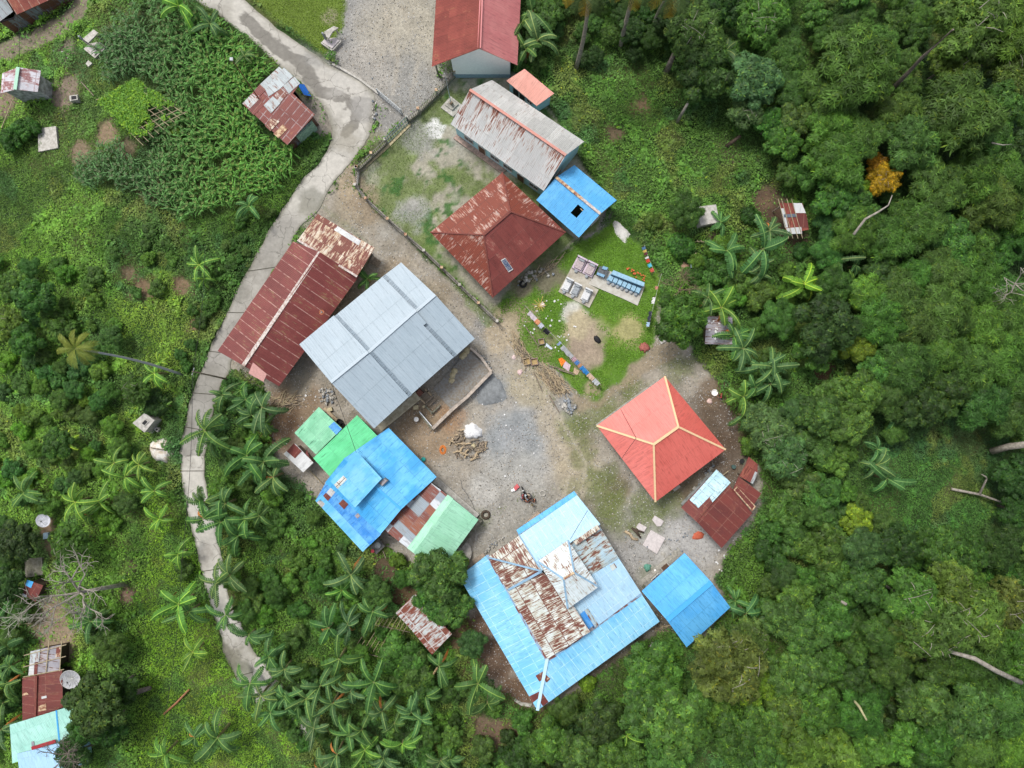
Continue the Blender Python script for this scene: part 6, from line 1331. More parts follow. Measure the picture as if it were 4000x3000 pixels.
# -- maize
def maize_mesh(seed, n=8):
 r = random.Random(seed); vv = []; idx = []; col = []
 Hs = 1.7
 for k in range(n):
  az = (k % 2) * 3.14 + r.uniform(-.7, .7) + seed; z0 = .35 + 1.25 * k / n; L_ = r.uniform(.8, 1.4) * (1 if k < n - 2 else .8)
  hd = Vector((math.cos(az), math.sin(az), 0)); sd = Vector((-math.sin(az), math.cos(az), 0)); p = Vector((0, 0, z0)); pr = None; m = 6
  for i in range(m + 1):
   t = i / m; w = .047 * math.sin(.5 + 2.5 * t) * (1 if i < m else 0.1)
   cur = (p - sd * w, p + sd * w); a = 1.0 - 2.3 * t
   if pr is not None:
    j = len(vv); vv += [pr[0], pr[1], cur[1], cur[0]]; idx += [j, j + 1, j + 2, j + 3]
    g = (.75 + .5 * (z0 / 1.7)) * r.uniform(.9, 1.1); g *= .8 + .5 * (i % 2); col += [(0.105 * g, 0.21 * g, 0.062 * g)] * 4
   pr = cur; p = p + (hd * math.cos(a) + Vector((0, 0, math.sin(a)))) * (L_ / m)
 for k in range(6):
  az = k * 1.05; d = Vector((math.cos(az) * .16, math.sin(az) * .16, .24)); p = Vector((0, 0, Hs)); s2 = Vector((-math.sin(az), math.cos(az), 0)) * .026
  j = len(vv); vv += [p - s2, p + s2, p + d + s2, p + d - s2]; idx += [j, j + 1, j + 2, j + 3]; col += [(0.34, 0.35, 0.19)] * 4
 sw = .016
 for (a, b) in ((Vector((sw, 0, 0)), Vector((-sw, 0, 0))), (Vector((0, sw, 0)), Vector((0, -sw, 0)))):
  j = len(vv); up = Vector((0, 0, Hs)); vv += [a, b, b + up, a + up]; idx += [j, j + 1, j + 2, j + 3]; col += [(0.12, 0.16, 0.06)] * 4
 return np.array([tuple(v) for v in vv]), np.array(idx), np.array(col)
MZ = [maize_mesh(i) for i in range(6)]
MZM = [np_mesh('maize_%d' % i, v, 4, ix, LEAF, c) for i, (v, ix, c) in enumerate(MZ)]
rr = random.Random(3); pts = []
cx = [p[0] for p in CORN]; cy = [p[1] for p in CORN]
st = .66; n = 0
for i in range(int((max(cx) - min(cx)) / st)):
 for j in range(int((max(cy) - min(cy)) / st)):
  x = min(cx) + i * st + rr.uniform(-.2, .2); y = min(cy) + j * st + rr.uniform(-.2, .2)
  sd = poly_sd(np.array([x]), np.array([y]), CORN)[0]
  if sd < -.2 + 1.2 * (vnoise(x, y, 2.0, 77) - .3): continue
  if poly_sd(np.array([x]), np.array([y]), ROADZ)[0] > -.7: continue
  if any(poly_sd(np.array([x]), np.array([y]), F)[0] > -.5 for F in FOOT): continue
  if vnoise(x, y, 2.6, 78) > .80: continue
  pts.append((x, y))
trell = AG(t00(900, 690))
pts = [p for p in pts if not (math.hypot(p[0] - trell.x, p[1] - trell.y) < 3.4 and vnoise(p[0], p[1], 2, 5) < 2)]
pts.sort(key=lambda p: math.hypot(p[0], p[1]))
rest_v, rest_i, rest_c, off = [], [], [], 0
for k, (x, y) in enumerate(pts):
 s_ = rr.uniform(.85, 1.15); a = rr.random() * 6.28; q = rr.randrange(6)
 lf = sstep((x + 42) / 14); tint = (np.array((.78, .88, .92)) * (1 - lf) + np.array((1.05, 1.35, .7)) * lf) * rr.uniform(.85, 1.15)
 z = float(G(x, y))
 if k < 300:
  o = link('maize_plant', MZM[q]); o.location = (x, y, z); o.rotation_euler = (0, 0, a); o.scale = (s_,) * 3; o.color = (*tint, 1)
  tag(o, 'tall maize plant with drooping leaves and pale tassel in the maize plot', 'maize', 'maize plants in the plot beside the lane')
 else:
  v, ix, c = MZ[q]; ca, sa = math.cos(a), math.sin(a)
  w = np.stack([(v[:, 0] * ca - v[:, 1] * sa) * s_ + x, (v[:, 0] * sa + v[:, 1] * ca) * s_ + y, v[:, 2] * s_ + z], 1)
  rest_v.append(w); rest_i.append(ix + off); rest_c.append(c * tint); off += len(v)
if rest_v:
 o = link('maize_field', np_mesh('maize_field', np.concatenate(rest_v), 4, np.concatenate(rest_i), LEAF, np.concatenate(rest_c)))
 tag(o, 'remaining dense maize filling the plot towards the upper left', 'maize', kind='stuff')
print('maize', len(pts), 'plants', len(PLANTS))
# -- undergrowth
def cover_masks(x, y):
 d = np.ones(x.shape)
 n = 0.9 * (fbm(x, y, 1.6, 2) - .5) * 2
 for P_ in (YARD, TOPG): d = np.minimum(d, 1 - sstep((poly_sd(x, y, P_) + n * .8) / .6 + .3))
 for P_ in (SCHOOL, TOPGRASS): d = np.minimum(d, 1 - sstep((poly_sd(x, y, P_) + .1) / .3 + .5))
 d = np.minimum(d, 1 - sstep((poly_sd(x, y, CEM) + .1) / .5 + .5))
 d = np.minimum(d, 1 - sstep((poly_sd(x, y, ROADZ) + .30 * (fbm(x, y, 1.2, 9) - .3)) / .25 + .5))
 for F in FOOT: d = np.minimum(d, 1 - (poly_sd(x, y, F) > -.15))
 d = np.minimum(d, 1 - .9 * sstep((1.2 - line_d(x, y, gp([zl(-200, 760), zl(130, 640), zl(500, 480), zl(800, 330), zl(980, 180), zl(1080, 0), zl(1120, -200)]))) / .3 + .5))
 for (p, r) in ((t00(690, 870), 48), (t00(520, 1000), 48), (t00(820, 970), 40), (t00(440, 570), 46), (t00(400, 650), 45), (t01(920, 220), 40), (t01(1180, 200), 36), (t01(830, 120), 30), (t01(1260, 450), 22), (zl(800, 1250), 40), (zl(900, 1130), 40), (zl(100, 1290), 50), (zl(40, 1400), 46), (zl(870, 640), 34),
    (t20(830, 690), 26), (t20(660, 870), 30), (zm(1130, 260), 70), (zm(1200, 500), 55), (zm(1400, 640), 40), (t31(350, 750), 40), (t02(340, 800), 100), (t02(330, 650), 70), (t02(300, 100), 36), (t02(330, 230), 34), (t02(820, 540), 30), (t12(830, 370), 50), (t12(960, 560), 50), (t12(1330, 830), 50), (t12(1450, 720), 50),
    (t12(1500, 1440), 70), (t22(20, 1440), 60), (t10(400, 720), 70), (t10(430, 820), 50), (t10(800, 700), 60), (t10(700, 1330), 45), (t10(600, 1180), 45), (zm(540, 680), 34), (t00(320, 905), 40), (t21(1570, 900), 40), (zl(970, 1260), 22)):
  c = AG(p); rr_ = r / PPM
  dd = rr_ - np.hypot(x - c.x, y - c.y) + .9 * rr_ * (fbm(x, y, max(.6, rr_ * .7), int(p[0] + p[1]) % 43) - .5)
  d = np.minimum(d, 1 - .93 * sstep(dd / (.5 * rr_) + .5))
 return d
def scatter_cover():
 r = np.random.RandomState(77)
 x0, x1, y0, y1 = -64, 66, -50, 50
 N_ = 1350000
 x = r.uniform(x0, x1, N_); y = r.uniform(y0, y1, N_)
 gx_ = np.arange(x0, x1 + .3, .3); gy_ = np.arange(y0, y1 + .3, .3)
 MX, MY = np.meshgrid(gx_, gy_); D = cover_masks(MX, MY)
 ix = ((x - x0) / .3).astype(int); iy = ((y - y0) / .3).astype(int)
 keep = r.rand(N_) < D[iy, ix]
 x, y = x[keep], y[keep]; n = len(x)
 mound = sstep((fbm(x, y, 2.4, 81, 4) - .38) / .3); small = vnoise(x, y, .55, 82)
 def inside(P_, soft=1.5): return sstep(poly_sd(x, y, P_) / soft + .5)
 lawn = inside(LAWN_LL, 3); mr = inside(MEADOW_R, 3); ml = inside(MEADOW_LR, 3); mid = inside(MID_L, 3); corn = inside(CORN, 1); tl = inside(TOPL, 1)
 low = np.clip(lawn * .9 + ml * .7 + mid * .55 + corn * .8 + tl * .6 + mr * .05, 0, .92)
 hgt = (0.10 + 1.0 * mound * (0.35 + .65 * small)) * (1 - low) + .07
 z = G(x, y) + hgt * np.sqrt(r.rand(n))
 base = np.array((0.085, 0.185, 0.036))
 c = np.repeat(base[None], n, 0) * (0.55 + .9 * fbm(x, y, 2.8, 83))[:, None]
 big_ = (vnoise(x, y, 1.1, 101) > .66) & (r.rand(n) < .8)
 f = fbm(x, y, 7, 84)[:, None]; g = np.clip((f - .42) / .2, 0, 1)
 c = c * (1 - g) + c * np.array((1.35, 1.25, .9)) * g
 def tint(w, col, k=1.0):
  nonlocal c
  w = (w * k)[:, None]; c = c * (1 - w) + np.array(col) * (0.7 + .6 * fbm(x, y, 1.7, 85))[:, None] * w
 tint(lawn, (0.23, 0.42, 0.035), .88); tint(mr, (0.135, 0.275, 0.045), .75); tint(ml, (0.075, 0.20, 0.04), .7); tint(mid, (0.23, 0.36, 0.045), .75); tint(corn, (0.07, 0.10, 0.03), .7); tint(tl, (0.12, 0.22, 0.04), .7)
 left = sstep((-x - 38) / 12) * (1 - corn) * (1 - tl); tint(left, (0.19, 0.37, 0.045), .7)
 right = sstep((x - 30) / 8) * (1 - mr) * (1 - ml); tint(right, (0.04, 0.09, 0.022), .75)  # undergrowth coloured darker beneath the right forest, painting deep shade between crowns
 w = sstep((fbm(x, y, 4, 86) - .58) / .1); tint(w * (1 - corn), (0.20, 0.23, 0.055), .55)
 w = sstep((fbm(x, y, 3, 87) - .60) / .08); tint(w, (0.06, 0.16, 0.06), .5)
 c = c * (0.5 + 1.0 * r.rand(n))[:, None] * (0.62 + .76 * fbm(x, y, 1.0, 103, 3))[:, None]
 c[big_] *= np.array((.9, 1.0, .9))
 ye = r.rand(n) < .02; c[ye] = c[ye] * np.array((1.9, 1.5, .8))
 grassy = np.clip(lawn + corn * .6 + tl * .5 + ml * .4 + mid * .5 + mr * .5 + left * .35 + sstep((fbm(x, y, 5, 88) - .50) / .1), 0, 1) > r.rand(n)
 az = r.rand(n) * 6.28; tilt = np.where(grassy, r.uniform(.1, .9, n), r.uniform(-.4, .5, n))
 a = np.stack([np.cos(az) * np.cos(tilt), np.sin(az) * np.cos(tilt), np.sin(tilt)], 1)
 b = np.stack([-np.sin(az), np.cos(az), r.uniform(-.4, .4, n)], 1)
 L_ = np.where(grassy, r.uniform(.10, .26, n), r.uniform(.06, .155, n) * np.where(big_, 1.9, 1.0)) * (1 - .25 * low); wd = np.where(grassy, .026, L_ * .5) * np.where(grassy, r.uniform(.7, 1.3, n), 1)
 v = quads(np.stack([x, y, z + .02], 1), a * L_[:, None], b * wd[:, None])
 o = link('undergrowth', np_mesh('undergrowth', v, 4, np.arange(len(v)), LEAF, np.repeat(c, 4, 0)))
 tag(o, 'mixed weeds, creepers and low leaves covering the hillside', 'undergrowth', kind='stuff')
 print('cover', n)
scatter_cover()
def turf(name, label, poly, dens, maskf, col, seed, hl=(.05, .12), wd=.02):
 r = np.random.RandomState(seed); xs = [p[0] for p in poly]; ys = [p[1] for p in poly]
 n = int((max(xs) - min(xs)) * (max(ys) - min(ys)) * dens)
 x = r.uniform(min(xs), max(xs), n); y = r.uniform(min(ys), max(ys), n)
 k = (poly_sd(x, y, poly) + .5 * (fbm(x, y, 1.2, seed) - .5) > 0) & (r.rand(n) < maskf(x, y))
 for F in FOOT: k &= poly_sd(x, y, F) < .1
 x, y = x[k], y[k]; n = len(x)
 az = r.rand(n) * 6.28; tilt = r.uniform(.2, 1.1, n)
 a = np.stack([np.cos(az) * np.cos(tilt), np.sin(az) * np.cos(tilt), np.sin(tilt)], 1); b = np.stack([-np.sin(az), np.cos(az), np.zeros(n)], 1)
 L_ = r.uniform(*hl, n)
 c = np.array(col)[None] * (0.55 + .6 * fbm(x, y, 1.3, seed + 1) + .4 * r.rand(n))[:, None]
 v = quads(np.stack([x, y, G(x, y) + .04], 1), a * L_[:, None], b * wd * r.uniform(.7, 1.5, n)[:, None])
 o = link(name, np_mesh(name, v, 4, np.arange(len(v)), LEAF, np.repeat(c, 4, 0)))
 tag(o, label, 'grass', kind='stuff')
def cem_mask(x, y):
 d = np.ones(x.shape)
 for (p, r) in ((zf(360, 1050), 42), (zf(320, 1170), 26), (zf(520, 1300), 58), (zf(560, 1500), 72), (zg(1280, 880), 66), (zf(1280, 1300), 45), (zg(60, 560), 60), (V(1180, 600), 60), (V(1130, 620), 40), (zg(1150, 430), 42), (zg(170, 360), 34), (zf(430, 560), 70), (zf(520, 800), 60), (zf(1150, 600), 60), (zf(1380, 700), 50), (zf(900, 500), 50)):
  c = AG(p); rr_ = r / PPM; d = np.minimum(d, sstep((np.hypot(x - c.x, y - c.y) - rr_ + .5 * rr_ * (fbm(x, y, .8, 3) - .5)) / .5 + .5))
 return d * sstep((fbm(x, y, 1.4, 91) - .30) / .15)
turf('cemetery_grass', 'fresh green grass growing round the graves and washing lines', CEM, 110, cem_mask, (0.15, 0.30, 0.03), 91, (.07, .17), .03)
def school_mask(x, y):
 nn = fbm(x, y, 3.2, 21, 5); bare = np.zeros(x.shape)
 for (p, r) in ((V(925, 320), 50), (V(930, 365), 120), (V(850, 380), 90), (V(960, 410), 90), (V(905, 440), 70), (V(880, 450), 60), (V(990, 350), 60)):
  c = AG(p); bare = np.maximum(bare, sstep(1.3 - np.hypot(x - c.x, y - c.y) / (r / PPM)))
 return sstep((nn - 0.36 - 0.14 * bare) / 0.16) * .9
turf('school_yard_turf', 'thin worn turf of the fenced school yard', SCHOOL, 45, school_mask, (0.14, 0.21, 0.05), 92, (.04, .10), .022)
turf('roadside_grass', 'lush grass between the lane and the gravel yard at the top', TOPGRASS, 90, lambda x, y: np.ones(x.shape), (0.17, 0.26, 0.035), 93, (.06, .15), .026)
def fringe(x, y):
 d = np.zeros(x.shape)
 for (p, r) in ((V(1250, 920), 70), (V(1300, 890), 60), (V(1360, 840), 60), (V(1300, 1040), 60), (V(1310, 1090), 70), (V(1390, 1110), 70), (V(1440, 1090), 45), (V(1460, 790), 50), (V(765, 330), 60), (V(785, 290), 40)):
  c = AG(p); d = np.maximum(d, sstep(1 - np.hypot(x - c.x, y - c.y) / (r / PPM) + .5 * (fbm(x, y, 1, 4) - .5)))
 for pl, w in ((VP((1050, 690), (980, 600), (920, 540)), 0.6), (VP((1150, 800), (1200, 870), (1240, 880)), .5), (VP((770, 300), (765, 350), (755, 400)), .8), (VP((1040, 1130), (1100, 1090), (1200, 1050)), .3)):
  d = np.maximum(d, sstep((w - line_d(x, y, pl)) / .4 + .5) * .9)
 return d * sstep((fbm(x, y, 1.0, 95) - .35) / .2)
turf('yard_weeds', 'short olive weeds dotted over the village yard', YARD, 45, fringe, (0.15, 0.21, 0.05), 94, (.04, .11), .022)
def pebbles(name, label, poly, dens, cols, seed, s0, s1, mask=None):
 r = np.random.RandomState(seed); xs = [p[0] for p in poly]; ys = [p[1] for p in poly]
 n = int((max(xs) - min(xs)) * (max(ys) - min(ys)) * dens); x = r.uniform(min(xs), max(xs), n); y = r.uniform(min(ys), max(ys), n)
 k = (poly_sd(x, y, poly) > .2) & (fbm(x, y, 2.5, seed) + .3 * r.rand(n) > .52) & (poly_sd(x, y, ROADZ) < -.1)
 if mask is not None: k &= poly_sd(x, y, mask) < 0
 for F in FOOT: k &= poly_sd(x, y, F) < 0
 x, y = x[k], y[k]; n = len(x); az = r.rand(n) * 6.28; s = (r.uniform(s0, s1, n) * (.6 + .8 * r.rand(n)))[:, None]
 a = np.stack([np.cos(az), np.sin(az), r.uniform(-.3, .3, n)], 1) * s; b = np.stack([-np.sin(az), np.cos(az), r.uniform(-.3, .3, n)], 1) * s * .7; up = np.zeros((n, 3)); up[:, 2] = s[:, 0] * .7
 c = np.stack([x, y, G(x, y) + .005], 1)
 V5 = np.stack([c - a, c + b, c + a, c - b, c + up], 1).reshape(-1, 3); i = np.arange(n)[:, None] * 5
 idx = np.concatenate([i + np.array([[0, 1, 4]]), i + np.array([[1, 2, 4]]), i + np.array([[2, 3, 4]]), i + np.array([[3, 0, 4]])], 1).ravel()
 col = np.array(cols)[r.randint(0, len(cols), n)] * r.uniform(.75, 1.25, n)[:, None]
 o = link(name, np_mesh(name, V5, 3, idx, LEAF, np.repeat(col, 5, 0))); tag(o, label, 'gravel', kind='stuff')
GC3 = [(0.42, 0.41, 0.39), (0.30, 0.30, 0.29), (0.20, 0.19, 0.17), (0.36, 0.30, 0.22), (0.13, 0.12, 0.10), (0.55, 0.54, 0.52)]
pebbles('yard_gravel', 'loose gravel and grit strewn over the village yard', YARD, 22, GC3, 201, .03, .085, CEM)
pebbles('top_gravel', 'loose gravel of the open yard by the pink roofed building', TOPG, 22, GC3, 202, .03, .085)
finish_labels()
# -- things in the yard
def simple(name, label, cat, mb, group=None, smooth=False, part=None, loc=None):
 """a thing that is one mesh, origin at its base"""
 c = Vector(loc) if loc is not None else Vector((sum(v[0] for v in mb.v) / len(mb.v), sum(v[1] for v in mb.v) / len(mb.v), min(v[2] for v in mb.v)))
 o = link(name, mb.mesh(name, c, smooth)); o.location = c
 return tag(o, label, cat, group)
M_rail = plain('dark_railing', (0.26, 0.25, 0.23), var=.3)
def fence(name, label, pts, wall_h, rail_h, mw, post_every=2.4, pickets=True, wall_w=.2, posts=True):
 P_ = [AG(p) for p in pts]; t = thing(name, label, 'fence', P_[0])
 mb = MB()
 for a, b in zip(P_[:-1], P_[1:]):
  mb.bar(a + Vector((0, 0, wall_h / 2 - .1)), b + Vector((0, 0, wall_h / 2 - .1)), wall_w, wall_h + .2, mw)
 mb.build('low_wall', t)
 if not posts: return t
 rb = MB()
 for a, b in zip(P_[:-1], P_[1:]):
  L_ = (b - a).length; n = max(1, round(L_ / post_every))
  for k in range(0 if a is P_[0] else 1, n + 1):
   p = a.lerp(b, k / n); mb = MB(); mb.box(p - Vector((0, 0, .1)), (.2, .2, wall_h + rail_h + .2), M_conc)
   mb.box(p + Vector((0, 0, wall_h + rail_h + .07)), (.28, .28, .09), CAPWR if k % 2 else M_slabm); mb.build('post', t)
  for h in (.15, rail_h - .1):
   rb.bar(a + Vector((0, 0, wall_h + h)), b + Vector((0, 0, wall_h + h)), .05, .05, M_rail)
  if pickets:
   n = int(L_ / .22)
   for k in range(1, n):
    p = a.lerp(b, k / n); rb.bar(p + Vector((0, 0, wall_h)), p + Vector((0, 0, wall_h + rail_h)), .035, .035, M_rail if k % 2 else M_rustm)
 rb.build('railing', t)
 return t
M_dblock = plain('dark_block', (0.34, 0.32, 0.27), var=.3, scale=2, c2=(0.13, 0.125, 0.095))
fence('school_fence', 'railed low wall between the school gate and the pink roofed building', [(1597, 479), (1640, 445), (1710, 375), (1779, 300), (1776, 270)], .5, 1.0, M_concd)
fence('school_fence', 'railed low wall running from the school gate to the lane side corner', [(1514, 563), (1460, 615), (1404, 668)], .5, 1.0, M_concd)
fence('school_fence', 'short railed wall at the lane side corner of the school yard', [(1402, 670), (1397, 735)], .5, 1.0, M_slabm, 2.0)
fence('retaining_fence', 'long block wall with railing along the dirt track below the school yard', [(1399, 738), (1440, 790), (1524, 868), (1663, 989), (1800, 1120), (1943, 1259)], .85, .8, M_dblock, 3.0, wall_w=.3)
def gate(name, label, a, b, h, m, z=.1):
 A, B = AG(a), AG(b); t = thing(name, label, 'gate', A); mb = MB()
 for p in (A, B): mb.bar(p, p + Vector((0, 0, h)), .1, .1, m)
 mb.build('posts', t); mb = MB()
 for hh_ in (.2, h * .55, h - .08): mb.bar(A + Vector((0, 0, hh_)), B + Vector((0, 0, hh_)), .07, .07, m)
 n = int((B - A).length / .3)
 for k in range(1, n):
  p = A.lerp(B, k / n); mb.bar(p + Vector((0, 0, .2)), p + Vector((0, 0, h - .08)), .035, .035, m)
 mb.build('leaf', t); return t
gate('school_gate', 'dark green steel gate closing the school yard', zi(985, 770), zi(715, 1035), 1.9, M_green)
gate('open_gate', 'galvanised pipe gate standing open between lane and gravel yard', zi(905, 660), zi(600, 400), 1.6, M_steel)
mb = MB(); q = [AG(p, .02) for p in (zi(1000, 765), zi(1020, 790), zi(720, 1090), zi(440, 1340), zi(425, 1325), zi(690, 1060))]
mb.prism(q, [v + Vector((0, 0, .07)) for v in q], plain('cream_kerb', (0.50, 0.43, 0.26), var=.25, scale=3)); simple('gate_kerb', 'cream concrete strip on the ground inside the school gate', 'kerb', mb)
mb = MB(); q = [AG(p) for p in (zi(0, 10), zi(100, 60), zi(350, 205), zi(600, 395))]
for a, b in zip(q[:-1], q[1:]): mb.bar(a + Vector((0, 0, .1)), b + Vector((0, 0, .1)), .22, .35, M_slabm)
simple('lane_kerb', 'low crumbling kerb between the lane bend and the gravel yard', 'kerb', mb)
b0 = AG(zi(1540, 540)); fp_ = thing('flag_pole', 'tall thin flag pole on a stepped white plinth in the school yard', 'flag pole', b0)
def ground_box(t, name, px, h, m, z0=0.0):
 q = [AG(p) for p in px]; mb = MB(); mb.prism([v + Vector((0, 0, z0 - (.1 if z0 == 0 else 0))) for v in q], [v + Vector((0, 0, z0 + h)) for v in q], m); return mb.build(name, t)
ground_box(fp_, 'plinth', [zi(1400, 570), zi(1530, 425), zi(1700, 560), zi(1560, 690)], .18, M_slabm)
ground_box(fp_, 'upper_step', [zi(1462, 548), zi(1545, 460), zi(1632, 535), zi(1552, 615)], .2, M_conc, .18)
ground_box(fp_, 'pedestal', [zi(1520, 540), zi(1542, 515), zi(1565, 535), zi(1545, 560)], .5, plain('brown_tile', (0.25, 0.18, 0.12)), .38)
mb = MB(); c = b0 + Vector((0, 0, .8)); mb.tube([c, c + Vector((0, 0, 7.0))], [.045, .03], M_steel, 8); mb.build('pole', fp_)
def slab_thing(name, label, cat, px, h, m):
 q = [AG(p) for p in px]; mb = MB(); mb.prism([v - Vector((0, 0, .1)) for v in q], [v + Vector((0, 0, h)) for v in q], m); return simple(name, label, cat, mb)
M_gr = plain('grave_platform', (0.46, 0.43, 0.36), var=.25, scale=2, c2=(0.33, 0.30, 0.24))
slab_thing('grave_platform', 'square worn concrete platform under the white and lilac graves', 'platform', [zf(125, 705), zf(440, 130), zf(560, 185), zf(760, 280), zf(680, 470), zf(615, 580), zf(780, 670), zf(630, 965)], .14, M_gr)
slab_thing('grave_platform', 'long cracked concrete platform in front of the blue tiled graves', 'platform', [zf(615, 580), zf(700, 440), zf(950, 365), zf(1530, 610), zf(1410, 930), zf(1180, 820)], .12, plain('grave_platform_pale', (0.50, 0.49, 0.44), var=.2, scale=2, c2=(0.40, 0.38, 0.33)))
def grave(label, foot, head, w, body, top, ends, group=None, headstone=True, hh2=.5, cross=False):
 A, B = AG(foot, .14), AG(head, .14); d = (B - A); L_ = d.length; d.normalize(); s_ = Vector((-d.y, d.x, 0))
 t = thing('grave', label, 'grave', A.lerp(B, .5), group)
 def blk(nm, u0, u1, ww, z0, z1, m):
  mb = MB(); q = [A + d * (L_ * u) + s_ * v for u, v in ((u0, -ww / 2), (u1, -ww / 2), (u1, ww / 2), (u0, ww / 2))]
  mb.prism([v + Vector((0, 0, z0)) for v in q], [v + Vector((0, 0, z1)) for v in q], m); mb.build(nm, t)
 blk('base', 0, 1, w, -.02, .28, body); blk('tomb', .08, .80, w * .72, .28, .52, top)
 if headstone:
  blk('headstone', .86, .98, w * 1.0, .28, .28 + hh2, body); blk('head_block', .70, .84, w * .55, .52, .68, ends)
 mb = MB(); c = A + d * (-.12) ; mb.lathe(c - Vector((0, 0, .04)), [(.17, 0), (.20, .25), (.12, .3)], ends, 10); mb.build('foot_urn', t)
 return t
M_lil = plain('lilac_paint', (0.60, 0.50, 0.58), var=.15); M_lil2 = plain('lilac_tile', (0.50, 0.42, 0.42), var=.25, scale=6); M_gw = plain('white_tile', (0.62, 0.63, 0.63), var=.1); M_gg = plain('grey_tile', (0.33, 0.36, 0.38), var=.2)
M_bt = plain('blue_tile', (0.22, 0.40, 0.56), var=.15, scale=4); M_bt2 = plain('pale_blue_tile', (0.30, 0.50, 0.64), var=.15, scale=5); M_dk = plain('dark_stone', (0.13, 0.14, 0.15), var=.3, scale=4)
grave('lilac grave with rounded white head at the upper corner of the platform', zf(420, 355), zf(520, 160), 1.15, M_lil, M_lil2, M_gg)
grave('second lilac grave, between the upper corner one and the dark canopy', zf(590, 440), zf(690, 240), 1.15, M_lil, M_lil2, M_gg)
for nm, lb, px in (('a', 'narrow white grave nearest the left edge of the platform', (zf(225, 690), zf(320, 500))), ('b', 'wider white grave in the middle of the three in the front row', (zf(365, 760), zf(450, 580))), ('c', 'white grave at the front right corner of the platform', (zf(540, 850), zf(625, 665)))):
 grave(lb, px[0], px[1], .85, M_gw, M_gg if nm == 'b' else M_gw, M_gg)
g = thing('dark_grave', 'dark stone family grave with small blue tiled slabs between lilac and blue graves', 'grave', AG(zf(830, 400)))
ground_box(g, 'base', [zf(730, 430), zf(790, 300), zf(935, 340), zf(880, 490)], .5, M_dk, .12)
ground_box(g, 'blue_slab', [zf(820, 350), zf(840, 305), zf(920, 330), zf(895, 370)], .12, M_bt, .62)
ground_box(g, 'blue_slab', [zf(735, 440), zf(750, 405), zf(870, 450), zf(850, 490)], .12, M_bt, .62)
bs = [AG(p) for p in (zf(985, 400), zf(1490, 590))]
t = thing('grave_headwall', 'long pale blue tiled wall heading the row of seven blue graves', 'wall', bs[0].lerp(bs[1], .5))
ground_box(t, 'wall', [zf(960, 440), zf(1000, 380), zf(1500, 580), zf(1480, 640)], .95, M_bt2, .1)
O7 = ['first', 'second', 'third', 'fourth', 'fifth', 'sixth', 'seventh']
for k in range(7):
 f = k / 6; hx, hy = 1000 + 430 * f, 450 + 180 * f; fx, fy = 945 + 440 * f, 540 + 190 * f
 grave('%s blue tiled grave from the left in the row of seven' % O7[k], zf(fx, fy), zf(hx, hy), .62, M_bt, M_bt2, M_gg, 'blue tiled graves in a row', headstone=False)
def shrine(label, P0, base_px, inner_px, roof_px, pole, h0=.45):
 t = thing('roadside_grave', label, 'grave', AG(base_px[0]))
 ground_box(t, 'base', base_px, h0, M_slabm); ground_box(t, 'inner_floor', inner_px, .12, plain('pinkish_tile', (0.55, 0.50, 0.50), var=.1), h0)
 ground_box(t, 'canopy', roof_px, .18, M_slabm, 1.3)
 for p in roof_px[::2]:
  a = AG(p).lerp(AG(base_px[0]), .12); mb = MB(); mb.box(a + Vector((0, 0, h0)), (.12, .12, 1.3 - h0), M_slabm); mb.build('post', t)
 a = AG(pole); mb = MB(); mb.box(a, (.16, .16, 1.9), M_gg); mb.build('pillar', t)
 return t
zx = Z(1250, 100, 200)
shrine('stone grave with flat canopy between the lane and the gravel yard', None, [zx(60, 630), zx(190, 490), zx(560, 450), zx(735, 560), zx(430, 890)], [zx(120, 620), zx(210, 540), zx(560, 490), zx(670, 560), zx(430, 820)], [zx(255, 420), zx(560, 240), zx(705, 295), zx(520, 420), zx(405, 620), zx(330, 590)], zx(230, 520))
shrine('pale stone grave with flat canopy among the weeds below the corner house', None, [zl(1105, 650), zl(1180, 580), zl(1310, 560), zl(1405, 625), zl(1250, 770)], [zl(1150, 655), zl(1200, 610), zl(1300, 590), zl(1370, 630), zl(1250, 735)], [zl(1180, 590), zl(1320, 470), zl(1380, 515), zl(1250, 640)], zl(1160, 580), .3)
def tank(name, label, px, h, hole, m=M_slabm, mtop=None):
 q = [AG(p) for p in px]; g0 = min(v.z for v in q); t = thing(name, label, 'water tank', sum(q, Vector()) / len(q))
 q = [W3(p[0], p[1], g0 + h) for p in px]
 mb = MB(); mb.prism([Vector((v.x, v.y, g0 - .5)) for v in q], q, m); mb.build('tank', t)
 if hole:
  hq = [W3(p[0], p[1], g0 + h + .06) for p in hole]; c = sum(hq, Vector()) / 4
  mb = MB(); oq = [c + (v - c) * 1.45 - Vector((0, 0, .05)) for v in hq]; mb.prism(oq, [v + Vector((0, 0, .09)) for v in oq], mtop or M_slabm); mb.build('rim', t)
  mb = MB(); hq = [v + Vector((0, 0, .065)) for v in hq]; mb.prism([v - Vector((0, 0, .02)) for v in hq], hq, M_dark); mb.build('opening', t)
 return t
zt = lambda x, y: (500 + x * .1507, 1550 + y * .1507)
tank('square_water_tank', 'square pale concrete tank with a black hatch left of the lane', [zt(115, 680), zt(430, 420), zt(690, 610), zt(425, 925)], 1.6, [zt(365, 685), zt(450, 600), zt(515, 645), zt(430, 735)])
tank('small_drain_box', 'tiny open concrete box at the corner of the square tank', [zt(685, 850), zt(745, 790), zt(815, 830), zt(760, 920)], .5, [zt(715, 850), zt(745, 815), zt(785, 840), zt(755, 890)])
slab_thing('tank_apron', 'grey apron slab beside the square water tank', 'slab', [zt(470, 940), zt(700, 590), zt(860, 640), zt(640, 950)], .08, M_greyw)
